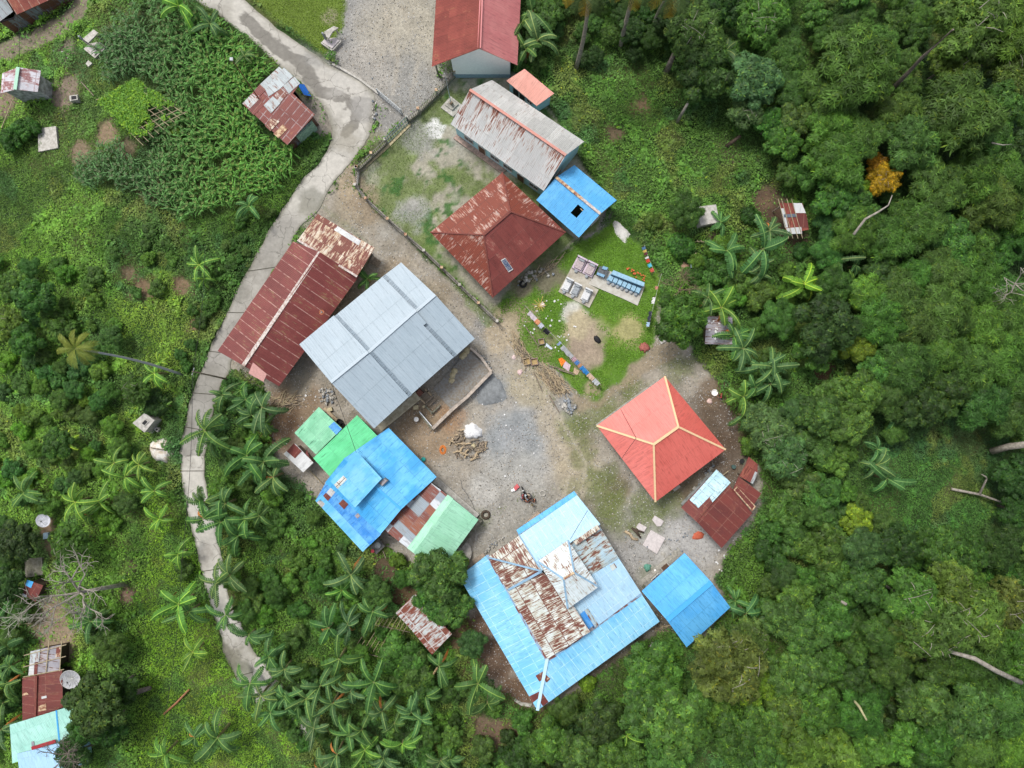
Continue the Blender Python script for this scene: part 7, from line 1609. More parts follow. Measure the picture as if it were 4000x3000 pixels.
tank('open_basin', 'small white open basin beside the path near the block store', [zl(895, 1240), zl(1005, 1225), zl(1012, 1300), zl(905, 1312)], 1.0, [zl(925, 1250), zl(990, 1243), zl(995, 1285), zl(930, 1295)])
slab_thing('cracked_slab', 'large cracked pale slab lying in the grass at the left', 'slab', [t00(260, 840), t00(375, 825), t00(388, 965), t00(262, 990)], .35, M_slabm)
slab_thing('small_white_slab', 'little white slab below the pale stone grave', 'slab', [zl(1130, 840), zl(1165, 797), zl(1215, 835), zl(1165, 880)], .3, M_slabm)
tank('concrete_cistern', 'chipped white topped cistern half under a tree in the right meadow', [zm(330, 300), zm(545, 272), zm(583, 465), zm(380, 500)], 1.5, None)
slab_thing('plinth_ruin', 'mossy concrete foundation above the maroon and blue hut', 'foundation', [zj(350, 600), zj(575, 580), zj(590, 800), zj(360, 840)], .4, M_concd)
def lump(name, label, cat, p, r, h, m, seed=0, sx=1., rz=0.):
 rr_ = np.random.RandomState(seed); c = AG(p); mb = MB(); n = 16
 prof = [(1.0, -.05), (.92, .35), (.7, .7), (.4, .92), (.12, 1.0)]
 i0 = 0; rad_ = r * (0.85 + .3 * rr_.rand(n))
 for q_, z_ in prof:
  for k in range(n):
   a = 2 * math.pi * k / n + rz; rad2 = rad_[k] * q_ * (1 + .1 * rr_.randn() * q_)
   x_, y_ = rad2 * math.cos(a) * sx, rad2 * math.sin(a); ca, sa = math.cos(rz), math.sin(rz)
   mb.v.append((c.x + x_ * ca - y_ * sa, c.y + x_ * sa + y_ * ca, c.z + h * z_ * (1 + .06 * rr_.randn())))
 mi = mb.mi(m)
 for i in range(len(prof) - 1):
  for k in range(n):
   k2 = (k + 1) % n; mb.f.append([i * n + k, i * n + k2, (i + 1) * n + k2, (i + 1) * n + k]); mb.uv.append([(0, 0)] * 4); mb.m.append(mi)
 mb.f.append([(len(prof) - 1) * n + k for k in range(n)]); mb.uv.append([(0, 0)] * n); mb.m.append(mi)
 return simple(name, label, cat, mb, smooth=True)
M_lime = plain('lime', (0.72, 0.70, 0.66), var=.15, scale=2, c2=(0.50, 0.42, 0.32), bump=.5)
lump('lime_heap', 'round white lime heap beside the lane below the square tank', 'heap', zt(880, 1350), 1.35, .55, M_lime, 1)
mb = MB(); mb.tube([AG(zt(590, 1320), .7), AG(zt(900, 1370), .8)], [.06, .05], M_wood, 6); simple('stick', 'dark pole lying across the white lime heap', 'pole', mb)
M_sand = plain('grey_sand', (0.235, 0.25, 0.255), var=.2, scale=2.5, bump=.5)
lump('sand_heap', 'low dark grey sand heap against the foundation wall', 'heap', zh(1445, 690), 1.7, .16, M_sand, 2)
fw = thing('foundation_wall', 'low unfinished foundation wall enclosing gravel beside the grey roofed hall', 'wall', AG(zh(1470, 440)))
pp = [AG(p) for p in (zh(1190, 130), zh(1330, 260), zh(1460, 440), zh(1150, 760), zh(950, 930), zh(705, 1170))]
for k, (a, b) in enumerate(zip(pp[:-1], pp[1:])):
 mb = MB(); h_ = .55 if k < 2 else .85; mb.bar(a + Vector((0, 0, h_ / 2 - .1)), b + Vector((0, 0, h_ / 2 - .1)), .26 if k < 2 else .34, h_ + .2, plain('light_mortar', (0.50, 0.43, 0.36), var=.25, scale=3, c2=(0.3, 0.26, 0.22), bump=.5)); mb.build('wall_run', fw)
a, b = AG(zh(700, 1180)), AG(zh(530, 960)); mb = MB(); mb.bar(a + Vector((0, 0, .35)), b + Vector((0, 0, .35)), .22, .7, M_concd); mb.build('wall_run', fw)
mb = MB(); q = [AG(p) for p in (zh(1180, 150), zh(1450, 440), zh(930, 920), zh(700, 660))]
mb.prism([v - Vector((0, 0, .2)) for v in q], [v + Vector((0, 0, .12)) for v in q], plain('gravel_fill', (0.25, 0.255, 0.25), var=.3, scale=5, c2=(0.20, 0.17, 0.13), bump=.8)); mb.build('gravel_fill', fw)
mb = MB(); mb.bar(AG(zh(525, 955), .8), AG(zh(685, 1145), .9), .10, .08, plain('white_pipe', (0.7, 0.72, 0.74))); simple('white_pipe', 'white pipe lying over the corner of the foundation wall', 'pipe', mb)
M_sack = plain('straw_sack', (0.55, 0.48, 0.30), var=.2)
for k, p in enumerate((zh(1145, 165), zh(1110, 215), zh(1085, 240), zh(980, 430), zh(955, 485), zh(940, 550))):
 lump('sack', 'crumpled straw coloured sack lying on the foundation gravel', 'sack', p, .38, .28, M_sack, 20 + k)['group'] = 'straw coloured sacks inside the foundation'
for k, (a, b, m) in enumerate(((zh(520, 770), zh(600, 850), M_woodl), (zh(600, 665), zh(680, 745), M_woodl), (zh(680, 985), zh(795, 870), M_concd), (zh(600, 880), zh(700, 980), M_concd), (zh(560, 740), zh(640, 690), M_wood), (zh(610, 840), zh(700, 760), M_wood), (zh(650, 880), zh(740, 790), M_wood))):
 mb = MB(); mb.bar(AG(a, .3), AG(b, .3), .16, .3, m); simple('timber_beam', 'stained beam of the shuttering inside the foundation corner', 'beam', mb, 'shuttering beams beside the hall')
bt = thing('white_bucket', 'white lidded bucket below the cream ledge of the hall', 'bucket', AG(zh(485, 1060)))
mb = MB(); mb.lathe(AG(zh(485, 1055)), [(.17, 0), (.24, .42)], M_greyw, 14); mb.build('bucket', bt); mb = MB(); mb.lathe(AG(zh(485, 1055), .42), [(.26, 0), (.26, .03)], M_white, 14); mb.build('lid', bt)
mb = MB(); mb.box(AG(zh(485, 900)), (.55, .45, .4), M_sack, .1); simple('brown_box', 'square tan box below the cream ledge of the hall', 'box', mb)
mb = MB(); mb.box(AG(zh(585, 890)), (.3, .25, .3), M_sack, .5); simple('small_box', 'little tan box beside the shuttering beams', 'box', mb)
def log_mesh(seed, L_, r0, m, crook=.15, n=6):
 r = random.Random(seed); mb = MB(); pts = []
 for i in range(5):
  pts.append((L_ * (i / 4 - .5), r.uniform(-crook, crook) * L_ * .5, r0 + r.uniform(0, .04)))
 mb.tube(pts, [r0 * r.uniform(.8, 1.15) for _ in pts], m, n); return mb.mesh('log_%d' % seed, smooth=False)
LOGT = [log_mesh(i, random.uniform(.6, 1.1), random.uniform(.07, .12), M_wood if i % 3 else M_woodl) for i in range(6)]
STICK = [log_mesh(20 + i, random.uniform(1.5, 2.6), random.uniform(.025, .05), (M_woodl, M_wood, M_bamb)[i % 3], .22, 5) for i in range(7)]
def pile(name, label, group, cat, meshes, n, poly, h, ang, spread, seed):
 r = random.Random(seed); g_ = [AG(p) for p in poly]; c = sum(g_, Vector()) / len(g_); pl = [(v.x, v.y) for v in g_]; k = 0
 while k < n:
  x = r.uniform(min(p[0] for p in pl), max(p[0] for p in pl)); y = r.uniform(min(p[1] for p in pl), max(p[1] for p in pl))
  d = poly_sd(np.array([x]), np.array([y]), pl)[0]
  if d < 0: continue
  o = link(name, r.choice(meshes)); o.location = (x, y, float(G(x, y)) + min(h, d * .8) * r.random())
  o.rotation_euler = (r.uniform(-.1, .1), r.uniform(-.12, .12), rad(ang) + r.gauss(0, spread)); tag(o, label, cat, group); k += 1
pile('firewood_log', 'short thick log in the loose firewood heap with the white sheet', 'logs of the heap in the yard', 'log', LOGT, 46, [zh(930, 1340), zh(1060, 1180), zh(1330, 1260), zh(1400, 1400), zh(1250, 1580), zh(1000, 1560)], .45, 20, 1.0, 1)
pile('long_stick', 'long pale stick in the big brushwood heap below the washing line', 'sticks of the big brushwood heap', 'stick', STICK, 70, [zg(560, 1070), zg(760, 1090), zg(900, 1200), zg(1000, 1330), zg(960, 1470), zg(830, 1420), zg(640, 1290)], .7, -42, .28, 2)
pile('plank_stick', 'greyish stick in the narrow heap at the edge of the track', 'sticks of the narrow wood heap', 'stick', STICK, 34, [zg(200, 600), zg(330, 700), zg(450, 900), zg(350, 990), zg(220, 780)], .5, -58, .2, 3)
pile('dry_branch', 'dry branch in the tangle on the bare slope beside the hall', 'dry branches behind the hall', 'branch', STICK[:4], 26, [za(20, 160), za(200, 150), za(330, 260), za(180, 310), za(40, 240)], .3, 25, .4, 4)
pile('plank', 'weathered plank leaning by the brown hip roofed house', 'planks behind the brown hip roof', 'plank', STICK[2:6], 12, [t21(120, 130), t21(300, 10), t21(310, 40), t21(180, 140)], .3, 42, .08, 6)
pile('purple_plank', 'reddish plank stacked between the two blue roofed houses', 'planks between the blue roofs', 'plank', STICK[:3], 12, [t22(920, 760), t22(1000, 720), t22(1060, 800), t22(1010, 800)], .4, -8, .1, 7)
ROCK = []
for i in range(6):
 r = np.random.RandomState(300 + i); mb = MB(); n = 7
 for z_, q_ in ((0, .8), (.12, 1.0), (.24, .6)):
  for k in range(n): mb.v.append((.2 * q_ * math.cos(k * 6.28 / n) * (.8 + .5 * r.rand()), .16 * q_ * math.sin(k * 6.28 / n) * (.8 + .5 * r.rand()), z_ + .03 * r.randn()))
 mi = mb.mi((M_slabm, M_conc, plain('blue_grey_stone', (0.28, 0.31, 0.34), var=.2))[i % 3])
 for j in range(2):
  for k in range(n): mb.f.append([j * n + k, j * n + (k + 1) % n, (j + 1) * n + (k + 1) % n, (j + 1) * n + k]); mb.uv.append([(0, 0)] * 4); mb.m.append(mi)
 mb.f.append([2 * n + k for k in range(n)]); mb.uv.append([(0, 0)] * n); mb.m.append(mi); ROCK.append(mb.mesh('stone_%d' % i))
def stones(label, group, n, poly, seed, s0=.5, s1=1.2):
 r = random.Random(seed); pl = gp(poly); k = 0
 while k < n:
  x = r.uniform(min(p[0] for p in pl), max(p[0] for p in pl)); y = r.uniform(min(p[1] for p in pl), max(p[1] for p in pl))
  if poly_sd(np.array([x]), np.array([y]), pl)[0] < 0: continue
  o = link('stone', r.choice(ROCK)); o.location = (x, y, float(G(x, y)) - .02 + .1 * r.random()); o.rotation_euler = (0, 0, r.random() * 6.28); o.scale = (r.uniform(s0, s1),) * 3
  tag(o, label, 'stone', group); k += 1
stones('blue grey stone in the rubble patch above the red hip roof', 'rubble above the red hip house', 42, [zg(860, 1560), zg(1000, 1500), zg(1100, 1600), zg(1050, 1720), zg(900, 1700)], 1)
stones('broken stone in the rubble heap between grey hall and pale green shed', 'rubble behind the hall', 46, [za(560, 60), za(700, 40), za(780, 200), za(700, 270), za(560, 230)], 2, .5, 1.1)
stones('loose stone along the foundation wall by the track', 'stones along the foundation wall', 30, [zh(1230, 130), zh(1300, 140), zh(1480, 380), zh(1440, 400), zh(1300, 240)], 3, .3, .8)
stones('loose stone on the damp bank beside the blue roofed corner', 'stones on the bank of the largest house', 34, [zc(280, 770), zc(480, 600), zc(530, 600), zc(400, 730), zc(290, 790)], 4, .3, .8)
stones('scattered pale stone on the gravel right of the largest house', 'pale stones on the right gravel', 50, [zs(80, 480), zs(480, 300), zs(900, 400), zs(1280, 700), zs(1380, 1000), zs(1200, 800), zs(700, 720), zs(300, 860)], 5, .2, .7)
stones('kerb stone in the wavering line between red house and maroon sheds', 'stone line by the maroon sheds', 24, [ze(430, 680), ze(780, 230), ze(800, 260), ze(620, 520), ze(450, 720)], 6, .5, .9)
stones('white pebble on the school gravel yard', 'pebbles on the upper gravel yard', 22, [t10(600, 250), t10(850, 200), t10(1050, 420), t10(800, 620), t10(620, 420)], 7, .25, .5)
stones('stone by the brown hip roofed house planks', 'rubble behind the brown hip roof', 30, [t21(60, 120), t21(260, 60), t21(280, 120), t21(120, 180), t21(20, 200)], 8, .5, 1.2)
stones('crumbled stone at the lane bend edge', 'crumbled edge of the lane bend', 26, [t10(755, 640), t10(785, 660), t10(780, 780), t10(755, 800)], 9, .3, .9)
M_pslab = plain('pale_cloth_slab', (0.60, 0.55, 0.54), var=.12, scale=4)
for nm, lb, px, h_ in (('big_pale_slab', 'big pale square slab on the gravel right of the largest house', (zs(470, 395), zs(655, 500), zs(545, 705), zs(365, 590)), .18),
     ('pentagon_slab', 'five sided pale slab nearest the red hip house', (zs(520, 208), zs(638, 280), zs(600, 345), zs(550, 350), zs(487, 265)), .15),
     ('small_pale_slab', 'smaller rounded pale slab left of the big square one', (zs(318, 305), zs(415, 360), zs(380, 415), zs(330, 410), zs(280, 360)), .2),
     ('grey_slab', 'small grey slab below the big pale square one', (zs(610, 672), zs(662, 695), zs(632, 738), zs(600, 715)), .12),
     ('white_slab', 'white slab beside dark tree below the cemetery', (t21(955, 505), t21(1022, 540), t21(965, 572), t21(938, 530)), .12),
     ('round_white_slab', 'white slab between largest house and blue gable house trees', (t22(905, 845), t22(990, 870), t22(940, 892), t22(890, 875)), .2),
     ('narrow_step_slab', 'tan step slab beside the lower eave of the red hip house', (t21(1040, 1512), t21(1080, 1482), t21(1092, 1495), t21(1052, 1525)), .15),
     ('curb_stones', 'curved row of pale kerb stones at the left corner of the largest house', (t22(20, 1205), t22(60, 1230), t22(130, 1240), t22(120, 1258), t22(60, 1250), t22(15, 1220)), .2),
     ('path_fragment', 'pale concrete fragment half hidden by bananas', (t12(0, 935), t12(60, 950), t12(110, 1050), t12(60, 1110), t12(-20, 1080)), .1),
     ('path_fragment', 'grey concrete fragment below the banana grove', (t12(200, 1340), t12(300, 1320), t12(480, 1420), t12(420, 1470), t12(260, 1440)), .1)):
 slab_thing(nm, lb, 'slab', px, h_, M_pslab if 'pale' in nm or 'pent' in nm else M_slabm)
mb = MB(); c = AG(zs(220, 470)); mb.tube([AG(zs(135, 415), .1), AG(zs(200, 450), .15), AG(zs(235, 510), .12), AG(zs(305, 525), .1)], [.14, .16, .17, .14], M_woodl, 8); simple('pale_log', 'pale peeled S shaped log on the gravel', 'log', mb, smooth=True)
mb = MB(); mb.tube([AG(zs(225, 370), .1), AG(zs(290, 430), .25), AG(zs(340, 500), .1)], [.12, .15, .1], M_woodd, 7); mb.tube([AG(zs(260, 390), .2), AG(zs(380, 430), .2)], [.13, .1], M_woodd, 7); simple('dark_stump', 'dark gnarled stump beside the pale peeled log', 'stump', mb, smooth=True)
lump('green_bag', 'bundled green sheet lying between the two blue roofed houses', 'bag', zs(425, 885), .42, .3, plain('green_sheet', (0.12, 0.32, 0.24)), 9)
lump('white_bag', 'small white bag right of the bundled green sheet', 'bag', zs(525, 920), .17, .15, M_white, 10)
lump('red_cloth', 'red orange cloth lying beside the maroon cookhouse wall', 'cloth', zs(1090, 470), .42, .15, plain('red_orange_cloth', (0.55, 0.13, 0.07)), 11, 1.6, .3)
lump('white_sheet', 'crumpled white sheet thrown over the firewood heap', 'sheet', zh(1215, 1215), .85, .65, plain('crumpled_white', (0.80, 0.80, 0.80), var=.08, scale=8, bump=1.0), 12, 1.25, -.4)
lump('tan_sack', 'tan sack lying on the loose firewood heap', 'sack', zh(1230, 1405), .3, .55, M_sack, 13)
lump('white_cloth', 'long white cloth dropped on the grass right of the blue annex', 'cloth', t20(705, 1500), .6, .12, plain('off_white_cloth', (0.62, 0.60, 0.56), var=.12, scale=5), 14, 2.2, -.95)
mb = MB(); c = AG(zh(830, 1450))
for q_ in range(6):
 pts = [c + Vector((math.cos(a) * (.36 - .035 * q_), math.sin(a) * (.5 - .05 * q_), .03 + .02 * q_)) for a in np.linspace(0, 6.28, 20)]; mb.tube(pts, .022, plain('orange_hose', (0.68, 0.22, 0.05)), 5)
simple('hose_coil', 'coil of bright orange hose on bare ground', 'hose', mb)
mb = MB()
for k in range(2):
 c = AG(zc(310, 610)); pts = [c + Vector((math.cos(a) * (1.0 - .2 * k) , math.sin(a) * (.6 - .1 * k) + .12 * k, .03)) for a in np.linspace(0, 6.28, 26)]; mb.tube(pts, .02, M_frame, 4)
mb.tube([AG(zc(215, 520), .03), AG(zc(225, 620), .03), AG(zc(200, 720), .03), AG(zc(120, 850), .03)], .02, M_frame, 4)
simple('pale_hose', 'pale looped hose between the mint roof and the largest house', 'hose', mb)
mb = MB(); mb.tube([AG(p, .03) for p in (zc(60, 0), zc(70, 70), zc(130, 150), zc(190, 260), zc(210, 330))], .03, M_greyd, 5); simple('black_hose', 'grey hose winding from the dusty yard to the broken ledge', 'hose', mb)
for lb, p, r_ in (('muddy millstone wheel beside the mint roof corner', zc(325, 360), .52), ('black tyre behind the brown hip roofed house', t21(72, 183), .42)):
 mb = MB(); c = AG(p); pts = [c + Vector((math.cos(a) * r_ * .75, math.sin(a) * r_ * .75, .12)) for a in np.linspace(0, 6.2832, 22)]; mb.tube(pts, r_ * .26, M_dark if 'black' in lb else M_woodd, 8); simple('tyre', lb, 'tyre', mb, smooth=True)
mb = MB(); c = AG(zc(100, 760)); mb.lathe(c, [(.75, 0), (.75, .5), (.6, .55)], M_slabm, 18, 1, 1.5); simple('round_cistern', 'rounded pale cistern between mint roof and the dense tree', 'cistern', mb)
mb = MB(); c = AG(zc(938, 128)); pts = [c + Vector((math.cos(a) * .30, math.sin(a) * .30, .1)) for a in np.linspace(0, 6.2832, 20)]; mb.tube(pts, .05, M_slabm, 6); mb.lathe(c, [(.3, 0), (.3, .06)], M_conc, 18); simple('round_drain', 'round pale drain cover right of the group of people', 'drain', mb)
mb = MB(); q = [AG(p, 0) for p in (zq(525, 620), zq(610, 580), zq(625, 640), zq(545, 660))]; q2 = [AG(p, 0) for p in (zq(590, 580), zq(660, 490), zq(715, 555), zq(625, 640))]
bd = thing('red_cart', 'small red and white tray standing on the yard beside the people', 'tray', AG(zq(620, 580)))
mb = MB(); mb.prism(q2, [v + Vector((0, 0, .3)) for v in q2], plain('coral_red', (0.62, 0.13, 0.14))); mb.build('red_tray', bd); mb = MB(); mb.prism(q, [v + Vector((0, 0, .27)) for v in q], M_white); mb.build('white_tray', bd)
for lb, pxs in (('long ledge of pale bricks under the blue awning of the largest house', (zc(745, 450), zc(885, 320), zc(915, 345), zc(770, 460))), ('tan ledge at the far left corner of the largest house', (zc(180, 855), zc(300, 770), zc(322, 800), zc(205, 885))),):
 slab_thing('brick_ledge', lb, 'ledge', pxs, .25, plain('tan_brick', (0.45, 0.36, 0.28), var=.25, scale=5))
slab_thing('porch_edge', 'mossy stepped edge along the upper eave of the blue gable house', 'ledge', [zs(345, 1130), zs(780, 740), zs(835, 730), zs(860, 790), zs(380, 1180)], .22, M_concd)
mb = MB(); mb.lathe(AG(ze(1240, 215)), [(.30, 0), (.33, .8), (.30, .85)], plain('drum_green', (0.08, 0.11, 0.06)), 14); mb.lathe(AG(ze(1240, 215), .85), [(.27, 0), (.27, .01)], M_dark, 14); simple('oil_drum', 'dark green open drum beside the rusty pigsty', 'drum', mb)
mb = MB(); mb.lathe(AG(ze(1088, 300)), [(.2, 0), (.22, .4)], M_green, 12); simple('small_bucket', 'small dark bucket left of the open drum', 'bucket', mb)
for lb, p, r_ in (('larger black tub beside the bright green roof', za(825, 485), .32), ('smaller black tub touching the bright green roof', za(862, 525), .22)):
 mb = MB(); mb.lathe(AG(p), [(r_ * .8, 0), (r_, .45), (r_ * .8, .46), (r_ * .7, .2)], M_dark, 16); simple('black_tub', lb, 'tub', mb)
mb = MB(); mb.bar(AG(za(620, 310), .3), AG(za(790, 480), .3), .3, .08, M_woodl); simple('long_board', 'long tan board running down to the black tubs', 'board', mb)
mb = MB(); mb.box(AG(za(700, 330)), (.5, .4, .35), M_sack, .3); simple('crate', 'tan crate with dark hole beside the long board', 'crate', mb)
mb = MB(); mb.lathe(AG(zh(580, 1570)), [(.2, 0), (.25, .25), (.1, .3)], plain('teal_plastic', (0.03, 0.36, 0.33)), 12); simple('teal_basin', 'teal plastic basin at the eave of the vivid blue roof', 'basin', mb)
tt_ = thing('wash_stand', 'cluttered wash stand with a red tub below the vivid blue roof corner', 'stand', AG(zb(650, 790)))
q = [AG(p, .8) for p in (zb(580, 800), zb(660, 720), zb(720, 790), zb(640, 865))]; mb = MB(); mb.prism([v - Vector((0, 0, .06)) for v in q], q, M_greyd); mb.build('table_top', tt_)
for v in q: mb = MB(); mb.bar(v - Vector((0, 0, 1.0)), v - Vector((0, 0, .05)), .07, .07, M_wood); mb.build('leg', tt_)
mb = MB(); mb.lathe(AG(zb(608, 832), .8), [(.15, 0), (.2, .2)], plain('red_tub_plastic', (0.7, 0.10, 0.12)), 12); simple('red_tub', 'red tub standing on the cluttered wash stand', 'tub', mb)
mb = MB(); mb.lathe(AG(zb(655, 780), .8), [(.3, 0), (.34, .15)], M_greyw, 14); simple('grey_pan', 'wide grey pan on the cluttered wash stand', 'pan', mb)
for a, b, lb in ((zb(20, 90), zb(170, 245), 'bamboo pole lying beside the white scrap shed'), (zb(20, 745), zb(130, 700), 'short bamboo pole on the bushes right of the lane'), (zb(700, 830), zb(730, 905), 'short pole below the wash stand'), (ze(930, 440), ze(1020, 372), 'thin cane leaning on the pale blue sheets'),
    (zl(20, 1659), zl(170, 1290), 'long bamboo pole at the foot of the block store'), (zl(1050, 1060), zl(1215, 1240), 'thin grey pole leaning in the weeds by the open basin'), (zm(1115, 1310), zm(1160, 1659), 'pale upright pole near the grey plank shed'), (t21(240, 900), t21(305, 1015), 'white pipe lying at the edge of the track rubble'),
    (zg(380, 465), zg(560, 740), 'white broken pole in the grass beside the washing line'), (zg(700, 1015), zg(1060, 1130), 'long grey plank above the brushwood heap'), (zg(850, 1080), zg(1090, 1160), 'thin plank right of the long grey one'), (zg(490, 1110), zg(610, 1380), 'brown pole along the left of the brushwood heap'), (zg(735, 1500), zg(840, 1659), 'grey pipe by the rubble at the track edge'),
    (zb(30, 20), zb(0, 0), 'short stake beside the white scrap shed')):
 mb = MB(); mb.tube([AG(a, .35), AG(b, .3)], [.06, .045], M_bamb if 'bamboo' in lb or 'pale' in lb else M_wood, 6); simple('pole', lb, 'pole', mb)
def line_posts(label, pts, h):
 P_ = [AG(p) for p in pts]; t = thing('washing_line', label, 'washing line', P_[0])
 for p in P_: mb = MB(); mb.tube([p - Vector((0, 0, .1)), p + Vector((0, 0, h))], [.045, .035], M_wood, 6); mb.build('post', t)
 mb = MB()
 for a, b in zip(P_[:-1], P_[1:]):
  pts_ = [a.lerp(b, k / 8) + Vector((0, 0, h - .25 * math.sin(math.pi * k / 8))) for k in range(9)]; mb.tube(pts_, .014, M_frame, 4)
 mb.build('rope', t); return P_
def clothes(P_, h, items, side=.25):
 for (seg, f0, f1, drop, col, name, lb) in items:
  a, b = P_[seg], P_[seg + 1]; n = 6; mb = MB(); m = plain('cloth_%s' % name + str(len(MATS)), col, var=.15, scale=6); d = (b - a).normalized(); s_ = Vector((-d.y, d.x, 0)); pr = None
  for k in range(n + 1):
   f = f0 + (f1 - f0) * k / n; top = a.lerp(b, f) + Vector((0, 0, h - .25 * math.sin(math.pi * f) + .02))
   for sgn in (1,):
    cur = (top + s_ * .09, top, top - s_ * (side + .06 * math.sin(k * 2.1)) - Vector((0, 0, drop)))
   if pr:
    mb.face([pr[0] - Vector((0, 0, drop * .6)), cur[0] - Vector((0, 0, drop * .6)), cur[1], pr[1]], m); mb.face([pr[1], cur[1], cur[2], pr[2]], m)
   pr = cur
  simple(name, lb, 'laundry', mb)
LP = line_posts('washing line sagging between three posts across the cemetery grass', [zg(370, 185), zg(640, 480), zg(880, 715), zg(1430, 1290)], 1.6)
clothes(LP, 1.6, [(0, .25, .62, .35, (0.66, 0.58, 0.62), 'pinkish_sheet', 'pinkish white sheet on the far end of the washing line'), (0, .62, .8, .3, (0.68, 0.30, 0.15), 'orange_towel', 'orange edged towel next to the pinkish sheet'), (0, .82, .98, .4, (0.60, 0.62, 0.72), 'white_shirt', 'bluish white shirt by the second post'),
    (1, .08, .35, .4, (0.02, 0.02, 0.025), 'black_shirt', 'black shirt alone between the second and third posts'), (1, .9, 1.0, .5, (0.35, 0.45, 0.65), 'checked_shirt', 'blue and white shirt at the third post'),
    (2, .05, .32, .55, (0.55, 0.56, 0.58), 'grey_blanket', 'long grey blanket right after the third post'), (2, .33, .40, .4, (0.55, 0.35, 0.40), 'patterned_cloth', 'small patterned cloth between grey blanket and blue towel'), (2, .41, .48, .45, (0.10, 0.25, 0.55), 'blue_cloth', 'short blue cloth right of the patterned one'),
    (2, .49, .54, .4, (0.55, 0.30, 0.18), 'orange_cloth', 'small orange cloth beside the short blue one'), (2, .55, .72, .5, (0.04, 0.25, 0.60), 'blue_towel', 'large bright blue towel on the lower washing line'), (2, .73, .86, .5, (0.72, 0.52, 0.38), 'peach_cloth', 'peach and yellow cloth below the bright blue towel'), (2, .87, .99, .5, (0.58, 0.60, 0.62), 'white_fringed_cloth', 'white cloth at the lowest end of the line')], .4)
LP = line_posts('washing line at the upper right of the cemetery with small clothes', [zf(1480, -10), zf(1640, 420)], 1.5)
clothes(LP, 1.5, [(0, .05, .14, .25, (0.10, 0.20, 0.35), 'navy_shirt', 'small navy shirt first on the short washing line'), (0, .16, .24, .25, (0.60, 0.45, 0.12), 'yellow_shirt', 'small yellow shirt on the short washing line'), (0, .26, .33, .25, (0.16, 0.03, 0.05), 'maroon_shirt', 'small maroon shirt on the short washing line'), (0, .40, .47, .25, (0.75, 0.70, 0.68), 'pale_shirt', 'small pale shirt on the short washing line'),
    (0, .49, .60, .3, (0.62, 0.06, 0.04), 'red_shirt', 'red shirt in the middle of the short washing line'), (0, .66, .78, .3, (0.10, 0.50, 0.62), 'turquoise_shirt', 'turquoise shirt on the short washing line'), (0, .84, .97, .3, (0.55, 0.10, 0.07), 'rust_red_shirt', 'rust red shirt last on the short washing line')], .3)
LP = line_posts('washing line right of the cemetery with a black garment at its end', [t21(950, 130), t21(915, 270), t21(870, 465)], 1.5)
clothes(LP, 1.5, [(0, .55, .70, .2, (0.45, 0.2, 0.15), 'brown_rag', 'small brown rag above the bend of the right washing line'), (1, .05, .25, .3, (0.7, 0.7, 0.68), 'white_vest', 'white vest at the middle post of the right line'), (1, .50, .85, .3, (0.03, 0.035, 0.05), 'black_trousers', 'long black trousers low on the right washing line'), (1, .86, 1.0, .35, (0.35, 0.50, 0.68), 'pale_blue_cloth', 'pale blue cloth hanging last on the right line')], .25)
def flat(name, label, cat, px, h, m): return slab_thing(name, label, cat, px, h, m)
flat('yellow_red_cloth', 'yellow and red cloth spread on the grass', 'cloth', [zg(850, 930), zg(900, 910), zg(960, 960), zg(895, 1040)], .1, plain('yellow_red', (0.75, 0.32, 0.02), var=.2, scale=9, c2=(0.6, 0.05, 0.02)))
flat('patterned_blanket', 'pink and white patterned blanket spread on the grass', 'blanket', [zg(945, 950), zg(1030, 1020), zg(1000, 1110), zg(915, 1050)], .08, plain('pink_pattern', (0.72, 0.62, 0.66), var=.1, scale=26, c2=(0.35, 0.18, 0.25)))
flat('tan_board', 'square tan board at the end of the long grey plank', 'board', [zg(1080, 1055), zg(1155, 1105), zg(1120, 1165), zg(1065, 1130)], .12, plain('tan_board_m', (0.52, 0.38, 0.26)))
flat('blue_end_tarp', 'narrow pale tarp with a blue end on the grass', 'tarp', [zg(680, 700), zg(770, 780), zg(745, 795), zg(665, 740)], .12, plain('pale_tarp', (0.58, 0.66, 0.74)))
for lb, c, s_, m in (('open crate with yellow straw beside the track', zg(395, 965), .7, M_woodl), ('pinkish crate with a blue rag beside the straw crate', zg(505, 970), .7, plain('pinkish_wood', (0.38, 0.26, 0.24))), ('old crate in the middle of the grass near the washing line', zg(605, 680), .6, plain('old_crate', (0.30, 0.24, 0.22)))):
 t = thing('crate', lb, 'crate', AG(c)); cc = AG(c)
 mb = MB(); mb.box(cc, (s_ * .9, s_ * .9, .12), plain('crate_straw', (0.45, 0.33, 0.15)), .2); mb.build('contents', t)
 for k in range(4):
  a = k * math.pi / 2 + .2; d = Vector((math.cos(a), math.sin(a), 0)) * s_ / 2; e = Vector((-math.sin(a), math.cos(a), 0)) * s_ / 2
  mb = MB(); mb.bar(cc + d - e + Vector((0, 0, .2)), cc + d + e + Vector((0, 0, .2)), .05, .4, m); mb.build('side_board', t)
lump('pink_cloth', 'crumpled pale pink cloth on the bare track', 'cloth', zg(298, 1120), .3, .1, plain('pale_pink', (0.68, 0.50, 0.48)), 31)
lump('pink_rag', 'small pale pink rag beside the narrow wood heap', 'cloth', zg(215, 905), .26, .1, plain('pale_pink2', (0.66, 0.52, 0.50)), 32)
lump('white_plate', 'round white lid lying near the yellow stalks', 'lid', zg(625, 150), .3, .1, plain('rosy_white', (0.74, 0.64, 0.62)), 33)
lump('black_sack', 'dark sack lying beside the dry dug patch', 'sack', zg(1415, 650), .3, .3, M_dark, 34, 1.8, -1.0)
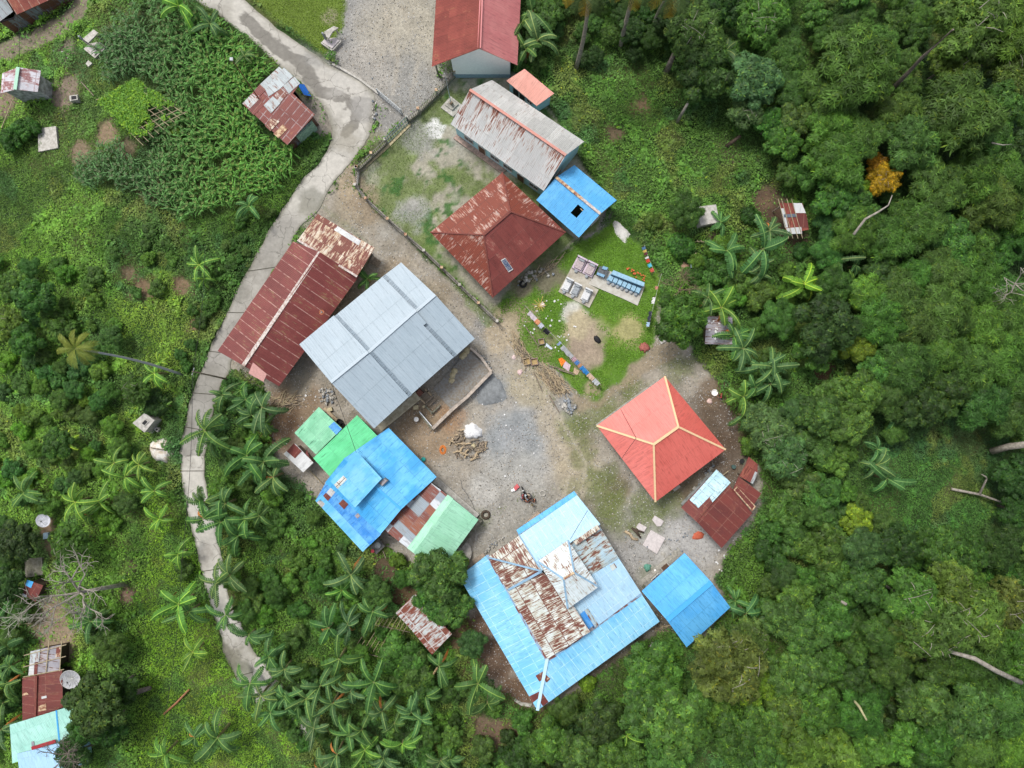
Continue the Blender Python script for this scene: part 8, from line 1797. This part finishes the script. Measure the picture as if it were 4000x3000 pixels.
lump('red_brick_heap', 'little heap of red bricks right of the cemetery grass', 'bricks', t21(858, 590), .55, .3, plain('red_brick_dust', (0.42, 0.14, 0.11), var=.35, scale=9), 35)
mb = MB(); c = AG(zf(1370, 420))
for k in range(26):
 a = random.random() * 6.28; r_ = random.random(); p = c + Vector((1.05 * (r_ - .5) * 2, -.5 * (r_ - .5) * 2 + .3 * math.sin(a), .1 + .15 * random.random())); mb.box(p, (.14, .10, .08), plain('orange_flower', (0.70, 0.16, 0.06)), a)
simple('orange_flowers', 'heap of orange flowers behind the blue graves', 'flowers', mb)
mb = MB(); c = AG(zg(590, 160))
for k in range(12):
 a = k * .55 + .2; d = Vector((math.cos(a), math.sin(a), 0)) * random.uniform(.5, 1.1); mb.bar(c + d * .1 + Vector((0, 0, .06 + .01 * k)), c + d + Vector((0, 0, .08 + .01 * k)), .045, .03, plain('yellow_stalk', (0.60, 0.46, 0.12)))
simple('yellow_stalks', 'star of dry yellow stalks lying on the grass', 'stalks', mb)
r = random.Random(12)
for lb, grp, n, poly in (('white litter scrap on the cemetery grass', 'litter on the cemetery grass', 34, [zg(250, 60), zg(900, 80), zg(1150, 420), zg(900, 900), zg(560, 760), zg(300, 420)]), ('white litter scrap by the corner of the maroon cookhouse', 'litter by the maroon cookhouse', 9, [zs(1300, 640), zs(1500, 660), zs(1450, 860), zs(1350, 980), zs(1310, 780)]),
      ('white litter scrap on the bare slope behind the hall', 'litter behind the hall', 8, [za(200, 120), za(560, 100), za(500, 260), za(250, 260)]), ('white litter scrap near the pale stone grave', 'litter near the pale stone grave', 10, [zl(650, 650), zl(950, 640), zl(1000, 800), zl(700, 780)]), ('white litter scrap on the trampled yard', 'litter on the yard', 16, [V(1000, 850), V(1150, 860), V(1250, 1050), V(1020, 1120)])):
 pl = gp(poly); k = 0
 while k < n:
  x = r.uniform(min(p[0] for p in pl), max(p[0] for p in pl)); y = r.uniform(min(p[1] for p in pl), max(p[1] for p in pl))
  if poly_sd(np.array([x]), np.array([y]), pl)[0] < 0: continue
  c = Vector((x, y, float(G(x, y)) + .04)); mb = MB(); s_ = r.uniform(.05, .15); q = [c + Vector((s_ * math.cos(a) * r.uniform(.6, 1.2), s_ * math.sin(a) * r.uniform(.6, 1.2), r.uniform(0, .05))) for a in (0, 1.4, 2.8, 4.4)]
  mb.prism([v - Vector((0, 0, .02)) for v in q], q, plain('white_scrap', (0.75, 0.75, 0.74))); simple('litter', lb, 'litter', mb, grp); k += 1
mb = MB(); q = [AG(p) for p in (za(1340, 0), za(1400, 0))]
M_mesh = plain('dish_mesh', (0.46, 0.47, 0.49), var=.12, scale=8);
def dish(label, p, z, r_, m, tilt, az, ribs=True, mh=1.0):
 x, y = W(p, z); c = Vector((x, y, z)); t = thing('satellite_dish', label, 'satellite dish', (x, y, z - mh))
 Rm = Matrix.Rotation(az, 3, 'Z') @ Matrix.Rotation(tilt, 3, 'X')
 mb = MB(); n = 28; rg = []
 for q_ in (0.02, .25, .5, .75, 1.0):
  rg.append([c + Rm @ Vector((r_ * q_ * math.cos(a), r_ * q_ * math.sin(a), .28 * r_ * q_ * q_)) for a in np.linspace(0, 2 * math.pi, n, endpoint=False)])
 for i in range(4):
  for k in range(n): mb.face([rg[i][k], rg[i][(k + 1) % n], rg[i + 1][(k + 1) % n], rg[i + 1][k]], m)
 mb.build('reflector', t)
 if ribs:
  mb = MB()
  for k in range(0, n, 2): mb.bar(c + Rm @ Vector((0, 0, .03)), rg[4][k] + Vector((0, 0, .02)), .03, .03, M_frame)
  mb.tube(rg[4] + [rg[4][0]], .03, M_frame, 5); mb.build('rim_and_ribs', t)
 f = c + Rm @ Vector((0, 0, r_ * .8)); mb = MB()
 for k in (0, 9, 18): mb.bar(rg[3][k], f, .03, .03, M_steel)
 mb.box(f - Vector((0, 0, .05)), (.12, .12, .14), M_greyd); mb.build('feed_arm', t)
 mb = MB(); mb.tube([c - Vector((0, 0, mh)), c + Vector((0, 0, .02))], .06, M_steel, 8); mb.build('mast', t)
g0 = AG(zk(900, 560)).z
dish('large grey mesh dish right of the rust brown house', zk(930, 495), g0 + 1.7, 1.05, M_mesh, .15, .4, mh=1.7)
g0 = AG(zj(570, 110)).z
dish('pale dish beside the little tray in the upper left clearing', zj(570, 105), g0 + 1.4, .75, plain('pale_dish', (0.62, 0.64, 0.70)), .15, 1, False, 1.4)
dish('small rusty dish on the maroon striped roof', t11(425, 365), 4.4, .26, plain('rust_dish', (0.45, 0.16, 0.08)), .3, 2, False, .7)
mb = MB(); q = [AG(p) for p in (zj(590, 265), zj(650, 262), zj(655, 335), zj(590, 342))]; mb.prism(q, [v + Vector((0, 0, .4)) for v in q], plain('pale_blue_trough', (0.42, 0.58, 0.66))); simple('blue_trough', 'pale blue trough below the pale dish', 'trough', mb)
tx = [t00(640, 660), t00(880, 520), t00(1170, 700), t00(900, 900)]
TZ = 2.0; g0 = float(G(trell.x, trell.y))
tp = [W3(p[0], p[1], g0 + TZ) for p in tx]
tr_ = thing('vine_trellis', 'bamboo trellis buried under bright yellow green vines in the maize', 'trellis', Vector((trell.x, trell.y, g0)))
mb = MB()
for k in range(9):
 f = k / 8; mb.tube([tp[0].lerp(tp[3], f) + Vector((-.3, .2, 0)), tp[1].lerp(tp[2], f) + Vector((.6, -.4, 0))], .04, M_bamb, 5)
 mb.tube([tp[0].lerp(tp[1], f) + Vector((0, 0, .06)), tp[3].lerp(tp[2], f) + Vector((.5, -.7, .06))], .035, M_bamb, 5)
mb.build('lattice', tr_)
for v in tp: mb = MB(); mb.tube([Vector((v.x, v.y, g0 - .3)), v], .06, M_wood, 6); mb.build('post', tr_)
r = np.random.RandomState(5); n = 9000; u = r.rand(n); w = r.rand(n)
P3 = (np.outer((1 - u) * (1 - w), tp[0]) + np.outer(u * (1 - w), tp[1]) + np.outer(u * w, tp[2]) + np.outer((1 - u) * w, tp[3]))
keep = (fbm(P3[:, 0], P3[:, 1], 1.1, 71) - .25 * w ** 3 - .22 * np.clip(u - .7, 0, 1) > .30); P3 = P3[keep]; n = len(P3)
P3[:, 2] += .12 + .35 * (fbm(P3[:, 0], P3[:, 1], .9, 72)) * r.rand(n); P3[:, :2] += r.normal(size=(n, 2)) * .12
nrm = unit(r.normal(size=(n, 3)) * .4 + np.array((0, 0, 1))); t_ = unit(np.cross(nrm, r.normal(size=(n, 3)))); wv = np.cross(nrm, t_); s_ = r.uniform(.07, .13, n)[:, None]
P3 -= np.array(tr_.location)
c = np.array((0.14, 0.31, 0.035))[None] * (.6 + .7 * r.rand(n))[:, None]; ye = r.rand(n) < .22; c[ye] *= np.array((1.7, 1.35, .8))
v = quads(P3, t_ * s_, wv * s_ * .85)
link('vine_leaves', np_mesh('vine_leaves', v, 4, np.arange(len(v)), LEAF, np.repeat(c, 4, 0)), tr_)
bf = thing('bamboo_rack', 'rack of parallel bamboo canes between bananas left of the hen house', 'rack', AG(t12(750, 850)))
mb = MB()
for k in range(9):
 a = AG(t12(640 + 30 * k, 880 + 6 * k), .8); b = AG(t12(800 + 24 * k, 640 + 8 * k), .8); mb.tube([a, b], .03, M_bamb, 5)
for f in (0, 1): mb.tube([AG(t12(650 + 120 * f, 900 - 170 * f), .72), AG(t12(880 + 120 * f, 960 - 180 * f), .72)], .035, M_wood, 5)
mb.build('canes', bf)
def rail(label, pts, h=.8):
 P_ = [AG(p) for p in pts]; t = thing('pole_fence', label, 'fence', P_[0]); mb = MB()
 for a, b in zip(P_[:-1], P_[1:]): mb.tube([a + Vector((0, 0, h)), b + Vector((0, 0, h))], .04, M_bamb, 5)
 mb.build('rail', t)
 for p in P_: mb = MB(); mb.tube([p - Vector((0, 0, .2)), p + Vector((0, 0, h + .5))], .05, M_bamb, 5); mb.build('post', t)
rail('stick fence under the cistern in the right meadow', [zm(310, 690), zm(350, 690), zm(440, 700), zm(470, 700), zm(515, 725), zm(600, 735)])
rail('pole frame in the shade left of the maroon and blue hut', [zj(130, 1055), zj(180, 1050), zj(265, 1040), zj(262, 1150)])
rail('pole frame along the dark edge below the maroon and blue hut', [zj(170, 1440), zj(230, 1420), zj(360, 1410), zj(470, 1420)])
rail('stick fence right of the big shade tree', [zm(285, 830), zm(285, 930), zm(280, 1040)], 1.1)
lump('tan_stone', 'tan boulder beside the stick fence near the shade tree', 'boulder', zm(210, 950), .45, .35, plain('tan_rock', (0.42, 0.27, 0.18)), 40, 1.3, -1)
mb = MB(); c = AG(zm(285, 930), 1.2); mb.box(c, (.35, .5, .2), plain('blue_white_bundle', (0.35, 0.42, 0.55)), .1); simple('hung_bundle', 'blue and white bundle hung on the stick fence', 'bundle', mb)
PALMB = plain('palm_trunk', (0.30, 0.27, 0.22), var=.25, scale=5)
def palm(label, base_px, top_px, hgt, tint, L_=3.2, nf=16, r0=.2):
 A = AG(base_px); zt_ = A.z + hgt; T = W3(top_px[0], top_px[1], zt_)
 t = thing('palm_tree', label, 'palm tree', A); mb = MB(); pts = []
 for k in range(9):
  f = k / 8; p = A.lerp(T, f) + Vector((0, 0, 0)) + (T - A).cross(Vector((0, 0, 1))).normalized() * (.35 * math.sin(math.pi * f)) if (T - A).cross(Vector((0, 0, 1))).length > .01 else A.lerp(T, f)
  pts.append(p)
 pts[0] = A - Vector((0, 0, .5))
 mb.tube(pts, [r0 * (1.25 - .5 * k / 8) for k in range(9)], M_steel if tint == 'olive' else PALMB, 9); mb.build('trunk', t, True)
 r = random.Random(int(base_px[0])); vv = []; ix = []; cl = []
 for k in range(nf):
  az = k * 2.399; el = 1.1 - 1.2 * (k / nf); hd = Vector((math.cos(az), math.sin(az), 0)); sd = Vector((-math.sin(az), math.cos(az), 0)); p = T.copy(); n = 16
  for i in range(n):
   a = el - 1.7 * (i / n); d = hd * math.cos(a) + Vector((0, 0, math.sin(a))); q_ = p + d * (L_ / n); w = .75 * math.sin(.25 + 2.6 * i / n) * .8 * (L_ / 3.2) ** 1.5; up = sd.cross(d)
   for s2 in (-1, 1):
    for u_ in (0, .5):
     b0_ = p.lerp(q_, u_); b1_ = p.lerp(q_, u_ + .34); tip = b1_ + sd * s2 * w + d * .25 - Vector((0, 0, w * r.uniform(.2, .6)))
     j = len(vv); vv += [b0_, b1_, tip + d * .04, tip]; ix += [j, j + 1, j + 2, j + 3]; g = r.uniform(.75, 1.2); yy = 1 if (k > nf - 6) else 0
     cc_ = (0.06 * g, 0.10 * g, 0.025 * g) if not (yy and tint == 'yellow') else (0.38 * g, 0.26 * g, 0.03 * g)
     if tint == 'olive': cc_ = (0.20 * g, 0.24 * g, 0.04 * g)
     cl += [cc_] * 4
   p = q_
 v = np.array([tuple(x_ - A) for x_ in vv]); link('fronds', np_mesh('fronds', v, 4, np.array(ix), LEAF, np.array(cl)), t)
palm('coconut palm whose slanting trunk rises nearest the big banana clump at the top', (2250, 268), (2302, -75), 15, 'yellow')
palm('second coconut palm with curved trunk right of the first at the top', t20(700, 315), (2500, -95), 13.5, 'yellow')
palm('third coconut palm with thin dark trunk at the top edge', t20(905, 205), (2640, -60), 12, 'yellow', r0=.13)
palm('lone areca palm with very long pale trunk leaning left over the bushes', t01(1185, 772), t01(490, 600), 15, 'olive', 1.9, 15, .12)
def bare_tree(label, base_px, top_px, hgt, spread, seed, m, r0=.22, levels=4, kids=3, name='bare_tree'):
 A = AG(base_px); T = W3(top_px[0], top_px[1], A.z + hgt); t = thing(name, label, 'tree', A); r = random.Random(seed)
 mb = MB(); mb.tube([A - Vector((0, 0, .5)), A.lerp(T, .5) + Vector((.15, .1, .2)), T], [r0, r0 * .8, r0 * .6], m, 8); mb.build('trunk', t, True)
 mb = MB()
 def grow(p, d, L_, rd, lv):
  m1 = p + d * L_ * .5 + Vector((r.gauss(0, .08), r.gauss(0, .08), r.gauss(0, .05))) * L_; e = p + d * L_ + Vector((r.gauss(0, .1), r.gauss(0, .1), 0)) * L_
  mb.tube([p, m1, e], [rd, rd * .8, rd * .6], m, 5 if lv > 1 else 4)
  if lv == 0: return
  for k in range(kids if lv > 1 else kids + 1):
   q_ = m1.lerp(e, r.random()) if k else e
   dd = (d + Vector((r.gauss(0, .75), r.gauss(0, .75), r.gauss(.1, .35)))).normalized(); grow(q_, dd, L_ * r.uniform(.55, .8), rd * .6, lv - 1)
 d0 = (T - A).normalized()
 for k in range(5):
  a = k * 1.26 + r.random(); grow(T, (Vector((math.cos(a), math.sin(a), .45)) + d0 * .5).normalized(), spread * .38, r0 * .5, levels - 1)
 mb.build('branches', t)
bare_tree('bare grey tree with silver twigs at the right edge', t31(1500, 330), t31(1600, 180), 9, 6.5, 1, BARKP, .12, 4, 3)
bare_tree('leafless spreading tree with a thick leaning trunk over the brown clearing', t02(830, 470), t02(520, 520), 6.5, 6.5, 2, BARKP, .26, 4, 3)
bare_tree('smaller leafless tree right above the striped sheet shed', t02(560, 690), t02(460, 640), 5, 4.2, 3, BARKP, .14, 4, 3)
bare_tree('bare lichen covered branches at the far left of the brown clearing', t02(270, 690), t02(120, 690), 3.5, 3.5, 4, plain('lichen_bark', (0.38, 0.40, 0.30)), .12, 3, 3)
bare_tree('twiggy grey tree above the powder blue roof', t02(640, 1500), t02(440, 1560), 5, 3.6, 5, BARK, .14, 4, 3)
bare_tree('dry brown brush beside the path above the shade tree', t21(1080, 250), t21(1080, 215), 1.2, 3.0, 6, plain('dry_brush', (0.26, 0.18, 0.13)), .06, 4, 4)
def log(label, pts, rs, m, name='fallen_trunk', lift=.3):
 mb = MB(); mb.tube([AG(p, l_) for p, l_ in pts], rs, m, 9); return simple(name, label, 'tree trunk', mb, smooth=True)
log('white dead branch curving through the canopy below the orange tree', [(t30(555, 1520), 6.5), (t30(630, 1420), 7), (t30(720, 1370), 7.5), (t30(780, 1330), 8), (t30(805, 1265), 8)], [.14, .12, .10, .07, .04], BARKP, 'dead_branch')
log('thick pale trunk entering from the right edge', [(t31(1450, 1265), 1), (t31(1560, 1235), 3), (t31(1720, 1215), 6)], [.42, .40, .36], BARKP)
log('long dead log lying in the lower right meadow', [(t31(1190, 1510), .4), (t31(1370, 1545), .9), (t31(1500, 1590), 1.3), (t31(1580, 1625), 1.6)], [.16, .15, .12, .06], BARKP)
log('forked dead branch standing on the long dead log', [(t31(1370, 1545), 1.0), (t31(1420, 1435), 1.8), (t31(1385, 1415), 2.2)], [.14, .12, .05], BARKP, 'dead_branch')
log('massive mottled trunk slanting under the lower right canopy', [(t32(1040, 830), 5), (t32(1200, 910), 6), (t32(1340, 950), 7.5), (t32(1480, 1030), 8), (t32(1640, 1105), 8.5)], [.14, .2, .24, .26, .26], BARKP)
log('tall leaning trunk rising through the upper right canopy', [(t30(740, 640), 1), (t30(900, 480), 4), (t30(1000, 370), 7), (t30(1200, 190), 12)], [.26, .22, .18, .1], BARK)
log('pale stub of trunk right of the blue gable house', [(t32(400, 535), 1.5), (t32(510, 600), 3)], [.14, .16], BARKP)
log('brown stump below the top canopy of the right meadow', [(t20(1000, 470), .2), (t20(1050, 350), 3.5)], [.35, .22], BARK)
log('grey leaning trunk under the dark broadleaf tree', [(t20(1070, 790), .2), (t20(1150, 650), 4)], [.18, .13], BARKP)
log('charred stump on the bare patch below the grey tree', [(t20(1390, 950), .1), (t20(1480, 880), 1.5)], [.25, .16], M_woodd)
log('thin pale branch lying over the canopy at the far right', [(t30(1450, 925), 7), (t30(1520, 940), 7.4), (t30(1580, 935), 7.4)], [.08, .06, .03], BARKP, 'dead_branch')
log('slanting dead trunk under trees at the lower right', [(t32(520, 1180), 3), (t32(590, 1260), 5), (t32(640, 1350), 6)], [.10, .14, .08], plain('yellow_bark', (0.40, 0.38, 0.2)))
log('brown dead banana stem on the grass in the lower left', [(t02(1060, 1310), .1), (t02(1140, 1240), .2), (t02(1225, 1150), .3)], [.10, .12, .1], plain('rotten_stem', (0.34, 0.16, 0.08)))
log('tall cut banana stem standing below the hen house', [(t12(1100, 1150), .1), (t12(1130, 1080), 1.6), (t12(1175, 1010), 3)], [.14, .12, .1], plain('mottled_stem', (0.35, 0.30, 0.14), var=.3, scale=6, c2=(0.15, 0.08, 0.04)))
log('grey bole lying left of the dark tree in the lower left', [(t02(890, 1165), .3), (t02(975, 1140), .5)], [.3, .22], BARK)
A = AG(t01(1480, 800)); T = W3(*t01(1248, 748), 8.2)
up_ = thing('utility_pole', 'slender utility pole beside the lane carrying wires', 'utility pole', A)
mb = MB(); mb.tube([A, T], [.11, .07], M_wood, 8); mb.build('pole', up_)
mb = MB(); mb.bar(T + Vector((-.1, -.35, -.1)), T + Vector((.1, .35, -.1)), .06, .06, M_steel); mb.build('crossarm', up_)
M_wire = plain('black_wire', (0.03, 0.03, 0.03))
def wire(label, a, b, sag=.6, r_=.022):
 mb = MB(); mb.tube([a.lerp(b, k / 14) - Vector((0, 0, sag * math.sin(math.pi * k / 14))) for k in range(15)], r_, M_wire, 4); simple('overhead_wire', label, 'wire', mb)
wire('long wire running down over the lane from the utility pole', T, W3(*t02(1180, 310), 8.0)); wire('wire continuing over the lower left meadow', W3(*t02(1180, 310), 8.0), W3(*t02(1000, 1700), 7.8), 1.0)
wire('wire rising from the utility pole towards the maize plot', T, W3(*t01(1330, -80), 8.2))
wire('wire from the corner house to the block store ridge', W3(*zl(220, 190), 3.0), W3(*zl(235, 870), 3.6), .3); wire('wire from the hall ridge down to the raised blue roof', W3(*t11(485, 820), 5.5), W3(*t11(650, 1275), 5.05), .15)
wire('wire crossing the left half of the red hip roof', W3(*t21(705, 995), 4.3), W3(*t21(805, 1180), 4.9), .05); wire('wire from red roof ridge to its lower eave', W3(*t21(805, 1180), 4.9), W3(*t21(712, 1310), 4.1), .05); wire('wire over the whitish blue roof of the largest house', W3(*zc(1425, 315), 4.3), W3(*zc(1240, 625), 5.2), .05)
A = AG(zr(545, 650), 0); b1 = W3(*zr(540, 650), 2.9); T2 = W3(*zr(105, 10), 7.5)
p2 = thing('rusty_mast', 'rusty mast rising from the bend house roof over the maize', 'mast', b1); mb = MB(); mb.tube([b1 - Vector((0, 0, .5)), T2], [.06, .04], M_rustm, 7); mb.build('mast', p2); mb = MB(); mb.box(T2, (.3, .3, .15), M_steel); mb.build('lamp_head', p2)
def at_yard(p): return AG(zp(*p))
mk = at_yard((520, 480)); moto = thing('motorbike', 'black motorbike with grey seat standing among the people', 'motorbike', mk)
fd = (at_yard((430, 280)) - at_yard((610, 650))).normalized(); sdv = Vector((-fd.y, fd.x, 0))
def mp(u, s_, z_): return mk + fd * u + sdv * s_ + Vector((0, 0, z_))
M_blk = plain('black_plastic', (0.015, 0.015, 0.018), rough=.4); M_tyre = plain('tyre_rubber', (0.02, 0.02, 0.02)); M_seat = plain('grey_seat', (0.42, 0.50, 0.55), var=.2, scale=9)
for nm, u in (('front_wheel', .62), ('rear_wheel', -.58)):
 mb = MB(); mb.tube([mp(u + .27 * math.cos(a), 0, .3 + .27 * math.sin(a)) for a in np.linspace(0, 6.283, 18)], .055, M_tyre, 7); o = mb.build(nm, moto); mb = MB()
 for a in np.linspace(0, 3.14, 5): mb.bar(mp(u + .24 * math.cos(a), 0, .3 + .24 * math.sin(a)), mp(u - .24 * math.cos(a), 0, .3 - .24 * math.sin(a)), .015, .015, M_steel)
 mb.build('spokes', o)
mb = MB(); mb.tube([mp(.40, 0, .62), mp(.15, 0, .52), mp(-.2, 0, .5), mp(-.62, 0, .66)], [.13, .12, .15, .12], M_blk, 8); mb.build('body', moto, True)
mb = MB(); mb.tube([mp(.05, 0, .72), mp(-.2, 0, .76), mp(-.62, 0, .80)], [.10, .14, .10], M_seat, 8); mb.build('seat', moto, True)
mb = MB(); mb.tube([mp(.62, 0, .3), mp(.44, 0, .95)], .045, M_steel, 7); mb.tube([mp(.36, -.34, .98), mp(.44, 0, .98), mp(.36, .34, .98)], .025, M_blk, 6); mb.build('handlebar', moto)
mb = MB(); mb.tube([mp(.46, 0, .82), mp(.56, 0, .80)], [.09, .08], plain('lamp_lens', (0.6, 0.6, 0.6), rough=.2), 10); mb.build('headlight', moto)
SK = [plain('brown_skin', (0.26, 0.13, 0.08), var=.05), plain('tan_skin', (0.36, 0.20, 0.13), var=.05)]
HAIR = plain('black_hair', (0.012, 0.010, 0.010))
dg = bpy.context.evaluated_depsgraph_get
def skin(name, verts, edges, radii, m, parent, levels=1):
 me = bpy.data.meshes.new(name); me.from_pydata(verts, edges, []); o = link(name, me)
 md = o.modifiers.new('s', 'SKIN'); md.use_smooth_shade = True
 for i, r_ in enumerate(radii):
  me.skin_vertices[0].data[i].radius = (r_, r_) if not isinstance(r_, tuple) else r_
 me.skin_vertices[0].data[0].use_root = True
 ms = o.modifiers.new('d', 'SUBSURF'); ms.levels = levels; ms.render_levels = levels
 d = dg(); d.update(); nm = bpy.data.meshes.new_from_object(o.evaluated_get(d)); bpy.data.objects.remove(o)
 nm.materials.clear(); nm.materials.append(m)
 nm.polygons.foreach_set('use_smooth', [True] * len(nm.polygons)); nm.name = name
 return link(name, nm, parent)
def person(label, p, face, pose, s_, shirt, pants, hair='short', sk=0, lean=0.0):
 """pose: stand, squat or sit; face: heading in degrees, 0 = towards the right of the photo"""
 t = thing('person', label, 'person', AG(p), 'people gathered in the yard', rad(face), s_)
 if pose == 'stand':
  hip, kn, ft = .93, [(.03, .10, .50), (.0, -.10, .50)], [(-.04, .10, .06), (.03, -.11, .06)]; px_ = 0
 elif pose == 'squat':
  hip, kn, ft = .30, [(.34, .17, .48), (.34, -.17, .48)], [(.10, .15, .06), (.10, -.15, .06)]; px_ = 0
 else:
  hip, kn, ft = .16, [(.40, .16, .36), (.38, -.16, .30)], [(.62, .13, .06), (.60, -.14, .06)]; px_ = -.05
 l_ = lean; c1 = (px_ + .04 + .15 * l_, 0, hip + .20); c2 = (px_ + .06 + .40 * l_, 0, hip + .42); nk = (px_ + .08 + .50 * l_, 0, hip + .52); hb = (px_ + .10 + .55 * l_, 0, hip + .60); ht = (px_ + .10 + .60 * l_, 0, hip + .76)
 sh = [(c2[0], .17, c2[2] + .03), (c2[0], -.17, c2[2] + .03)]
 if pose == 'stand': el = [(c2[0] + .05, .24, hip + .18), (c2[0] + .03, -.24, hip + .18)]; hn = [(c2[0] + .28, .18, hip + .12), (c2[0] + .12, -.22, hip - .05)]
 else: el = [(c2[0] + .18, .24, c2[2] - .20), (c2[0] + .16, -.24, c2[2] - .20)]; hn = [(c2[0] + .40, .12, c2[2] - .22), (c2[0] + .38, -.10, c2[2] - .24)]
 V_ = [(px_, 0, hip), c1, c2, nk, hb, ht]; E = [(0, 1), (1, 2), (2, 3), (3, 4), (4, 5)]; Rr = [(.13, .11), (.12, .10), (.15, .10), .05, .085, .075]
 for k in range(2):
  i = len(V_); V_ += [sh[k], el[k], hn[k]]; E += [(2, i), (i, i + 1), (i + 1, i + 2)]; Rr += [.052, .038, .028]
  d = (Vector(hn[k]) - Vector(el[k])).normalized(); s2 = Vector((0, 1 if k == 0 else -1, 0))
  palm_ = Vector(hn[k]) + d * .07; j = len(V_); V_ += [tuple(palm_)]; E += [(i + 2, j)]; Rr += [(.030, .016)]
  for q_ in range(4):
   o_ = s2 * (.024 * (q_ - 1.5)); f1 = palm_ + o_ + d * (.045 + .008 * (1.5 - abs(q_ - 1.5))); f2 = f1 + d * .035 + Vector((0, 0, -.018))
   a = len(V_); V_ += [tuple(f1), tuple(f2)]; E += [(j, a), (a, a + 1)]; Rr += [.009, .008]
  th = Vector(hn[k]) - s2 * .035 + d * .04; a = len(V_); V_ += [tuple(th), tuple(th + d * .03 - s2 * .012)]; E += [(i + 2, a), (a, a + 1)]; Rr += [.010, .009]
  i = len(V_); hipj = (px_ + .02, .085 if k == 0 else -.085, hip - .04); V_ += [hipj, kn[k], ft[k], (ft[k][0] + .15, ft[k][1], .03)]; E += [(0, i), (i, i + 1), (i + 1, i + 2), (i + 2, i + 3)]; Rr += [.085, .058, .042, .036]
 skin('body', V_, E, Rr, SK[sk], t)
 mb = MB(); hc = Vector(ht) * .55 + Vector(hb) * .45; mb.tube([hc + Vector((.075, 0, .01)), hc + Vector((.11, 0, -.02))], [.016, .014], SK[sk], 6); mb.tube([hc + Vector((.078, -.025, -.055)), hc + Vector((.088, 0, -.058)), hc + Vector((.078, .025, -.055))], .007, plain('lips', (0.25, 0.08, 0.07)), 5)
 for s3 in (-1, 1):
  mb.lathe(hc + Vector((.076, .032 * s3, .02)), [(.004, -.008), (.011, 0), (.004, .008)], HAIR, 8); mb.lathe(hc + Vector((0, .088 * s3, -.02)), [(.006, -.025), (.016, 0), (.006, .025)], SK[sk], 8)
 me = mb.mesh('face'); link('face', me, t)
 sv = [(px_, 0, hip + .02), c1, c2, (c2[0], .19, c2[2] + .02), ((c2[0] + el[0][0]) / 2 + .02, .23, (c2[2] + el[0][2]) / 2), (c2[0], -.19, c2[2] + .02), ((c2[0] + el[1][0]) / 2 + .02, -.23, (c2[2] + el[1][2]) / 2)]
 skin('shirt', sv, [(0, 1), (1, 2), (2, 3), (3, 4), (2, 5), (5, 6)], [(.165, .135), (.15, .125), (.17, .13), .075, .062, .075, .062], plain('shirt_%02d%02d%02d' % tuple(int(v_ * 99) for v_ in shirt), shirt, var=.15, scale=9), t)
 pv = [(px_, 0, hip + .03)]; pe = []; pr_ = [(.16, .13)]
 for k in range(2):
  i = len(pv); hipj = (px_ + .02, .09 if k == 0 else -.09, hip - .03); q_ = Vector(kn[k]).lerp(Vector(ft[k]), .15 if s_ < .8 else .8); pv += [hipj, kn[k], tuple(q_)]; pe += [(0, i), (i, i + 1), (i + 1, i + 2)]; pr_ += [.105, .08, .068]
 skin('trousers', pv, pe, pr_, plain('trousers_%02d%02d%02d' % tuple(int(v_ * 99) for v_ in pants), pants, var=.1), t)
 hv = [tuple(Vector(ht) + Vector((-.02, 0, -.02))), tuple(Vector(ht) + Vector((-.035, 0, .035)))]; he = [(0, 1)]; hr = [(.10, .10), (.075, .075)]
 if hair == 'long': hv += [tuple(Vector(nk) + Vector((-.08, 0, .05))), tuple(Vector(c2) + Vector((-.14, 0, 0)))]; he += [(0, 2), (2, 3)]; hr += [.075, .05]
 skin('hair', hv, he, hr, HAIR, t)
 return t
person('adult in a cream shirt and dark trousers standing at the upper right of the group', zp(790, 470), 215, 'stand', .98, (0.70, 0.60, 0.45), (0.03, 0.03, 0.06), sk=0)
person('person in a dark red shirt crouching left of the motorbike', zp(330, 580), 0, 'squat', .92, (0.36, 0.06, 0.09), (0.06, 0.04, 0.05))
person('person in a pale blue shirt sitting at the lower left of the group', zp(290, 760), 35, 'sit', .85, (0.45, 0.54, 0.66), (0.10, 0.10, 0.14))
person('person in brown crouching in the middle of the group', zp(640, 560), 200, 'squat', .95, (0.12, 0.07, 0.04), (0.02, 0.02, 0.025), 'long')
person('person in a lilac top leaning forward on the right of the group', zp(820, 680), 170, 'squat', .92, (0.55, 0.45, 0.62), (0.05, 0.03, 0.14), 'long', lean=.25)
person('child in a cream top sitting at the lower left edge of the group', zp(455, 900), 80, 'sit', .68, (0.66, 0.58, 0.46), (0.14, 0.13, 0.08))
person('bare backed child in red shorts crouching at the bottom of the group', zp(620, 960), 75, 'squat', .72, (0.46, 0.17, 0.10), (0.35, 0.10, 0.12), sk=1, lean=.2)
person('child in an orange brown top crouching right of the bare backed child', zp(780, 920), 120, 'squat', .70, (0.52, 0.24, 0.14), (0.30, 0.14, 0.08), sk=1)
person('child in an orange top crouching apart on the right', zp(1150, 870), 180, 'squat', .72, (0.58, 0.22, 0.12), (0.03, 0.02, 0.03))
person('small child in an olive top standing below the group', zp(970, 1120), 260, 'stand', .60, (0.28, 0.26, 0.12), (0.03, 0.025, 0.02))
person('person in a red top crouching beside a white basin right of the red house', t21(1350, 905), 180, 'squat', .9, (0.62, 0.05, 0.07), (0.08, 0.08, 0.05))
mb = MB(); mb.lathe(AG(t21(1310, 885)), [(.28, 0), (.36, .22), (.33, .22), (.25, .06)], M_white, 18); simple('white_basin', 'round white basin beside the crouching person right of the red house', 'basin', mb)
lump('pale_bundle', 'pale pinkish bundle on the bare ground right of the red house', 'bundle', t21(1280, 942), .3, .2, plain('pinkish_bundle', (0.66, 0.48, 0.42)), 50)
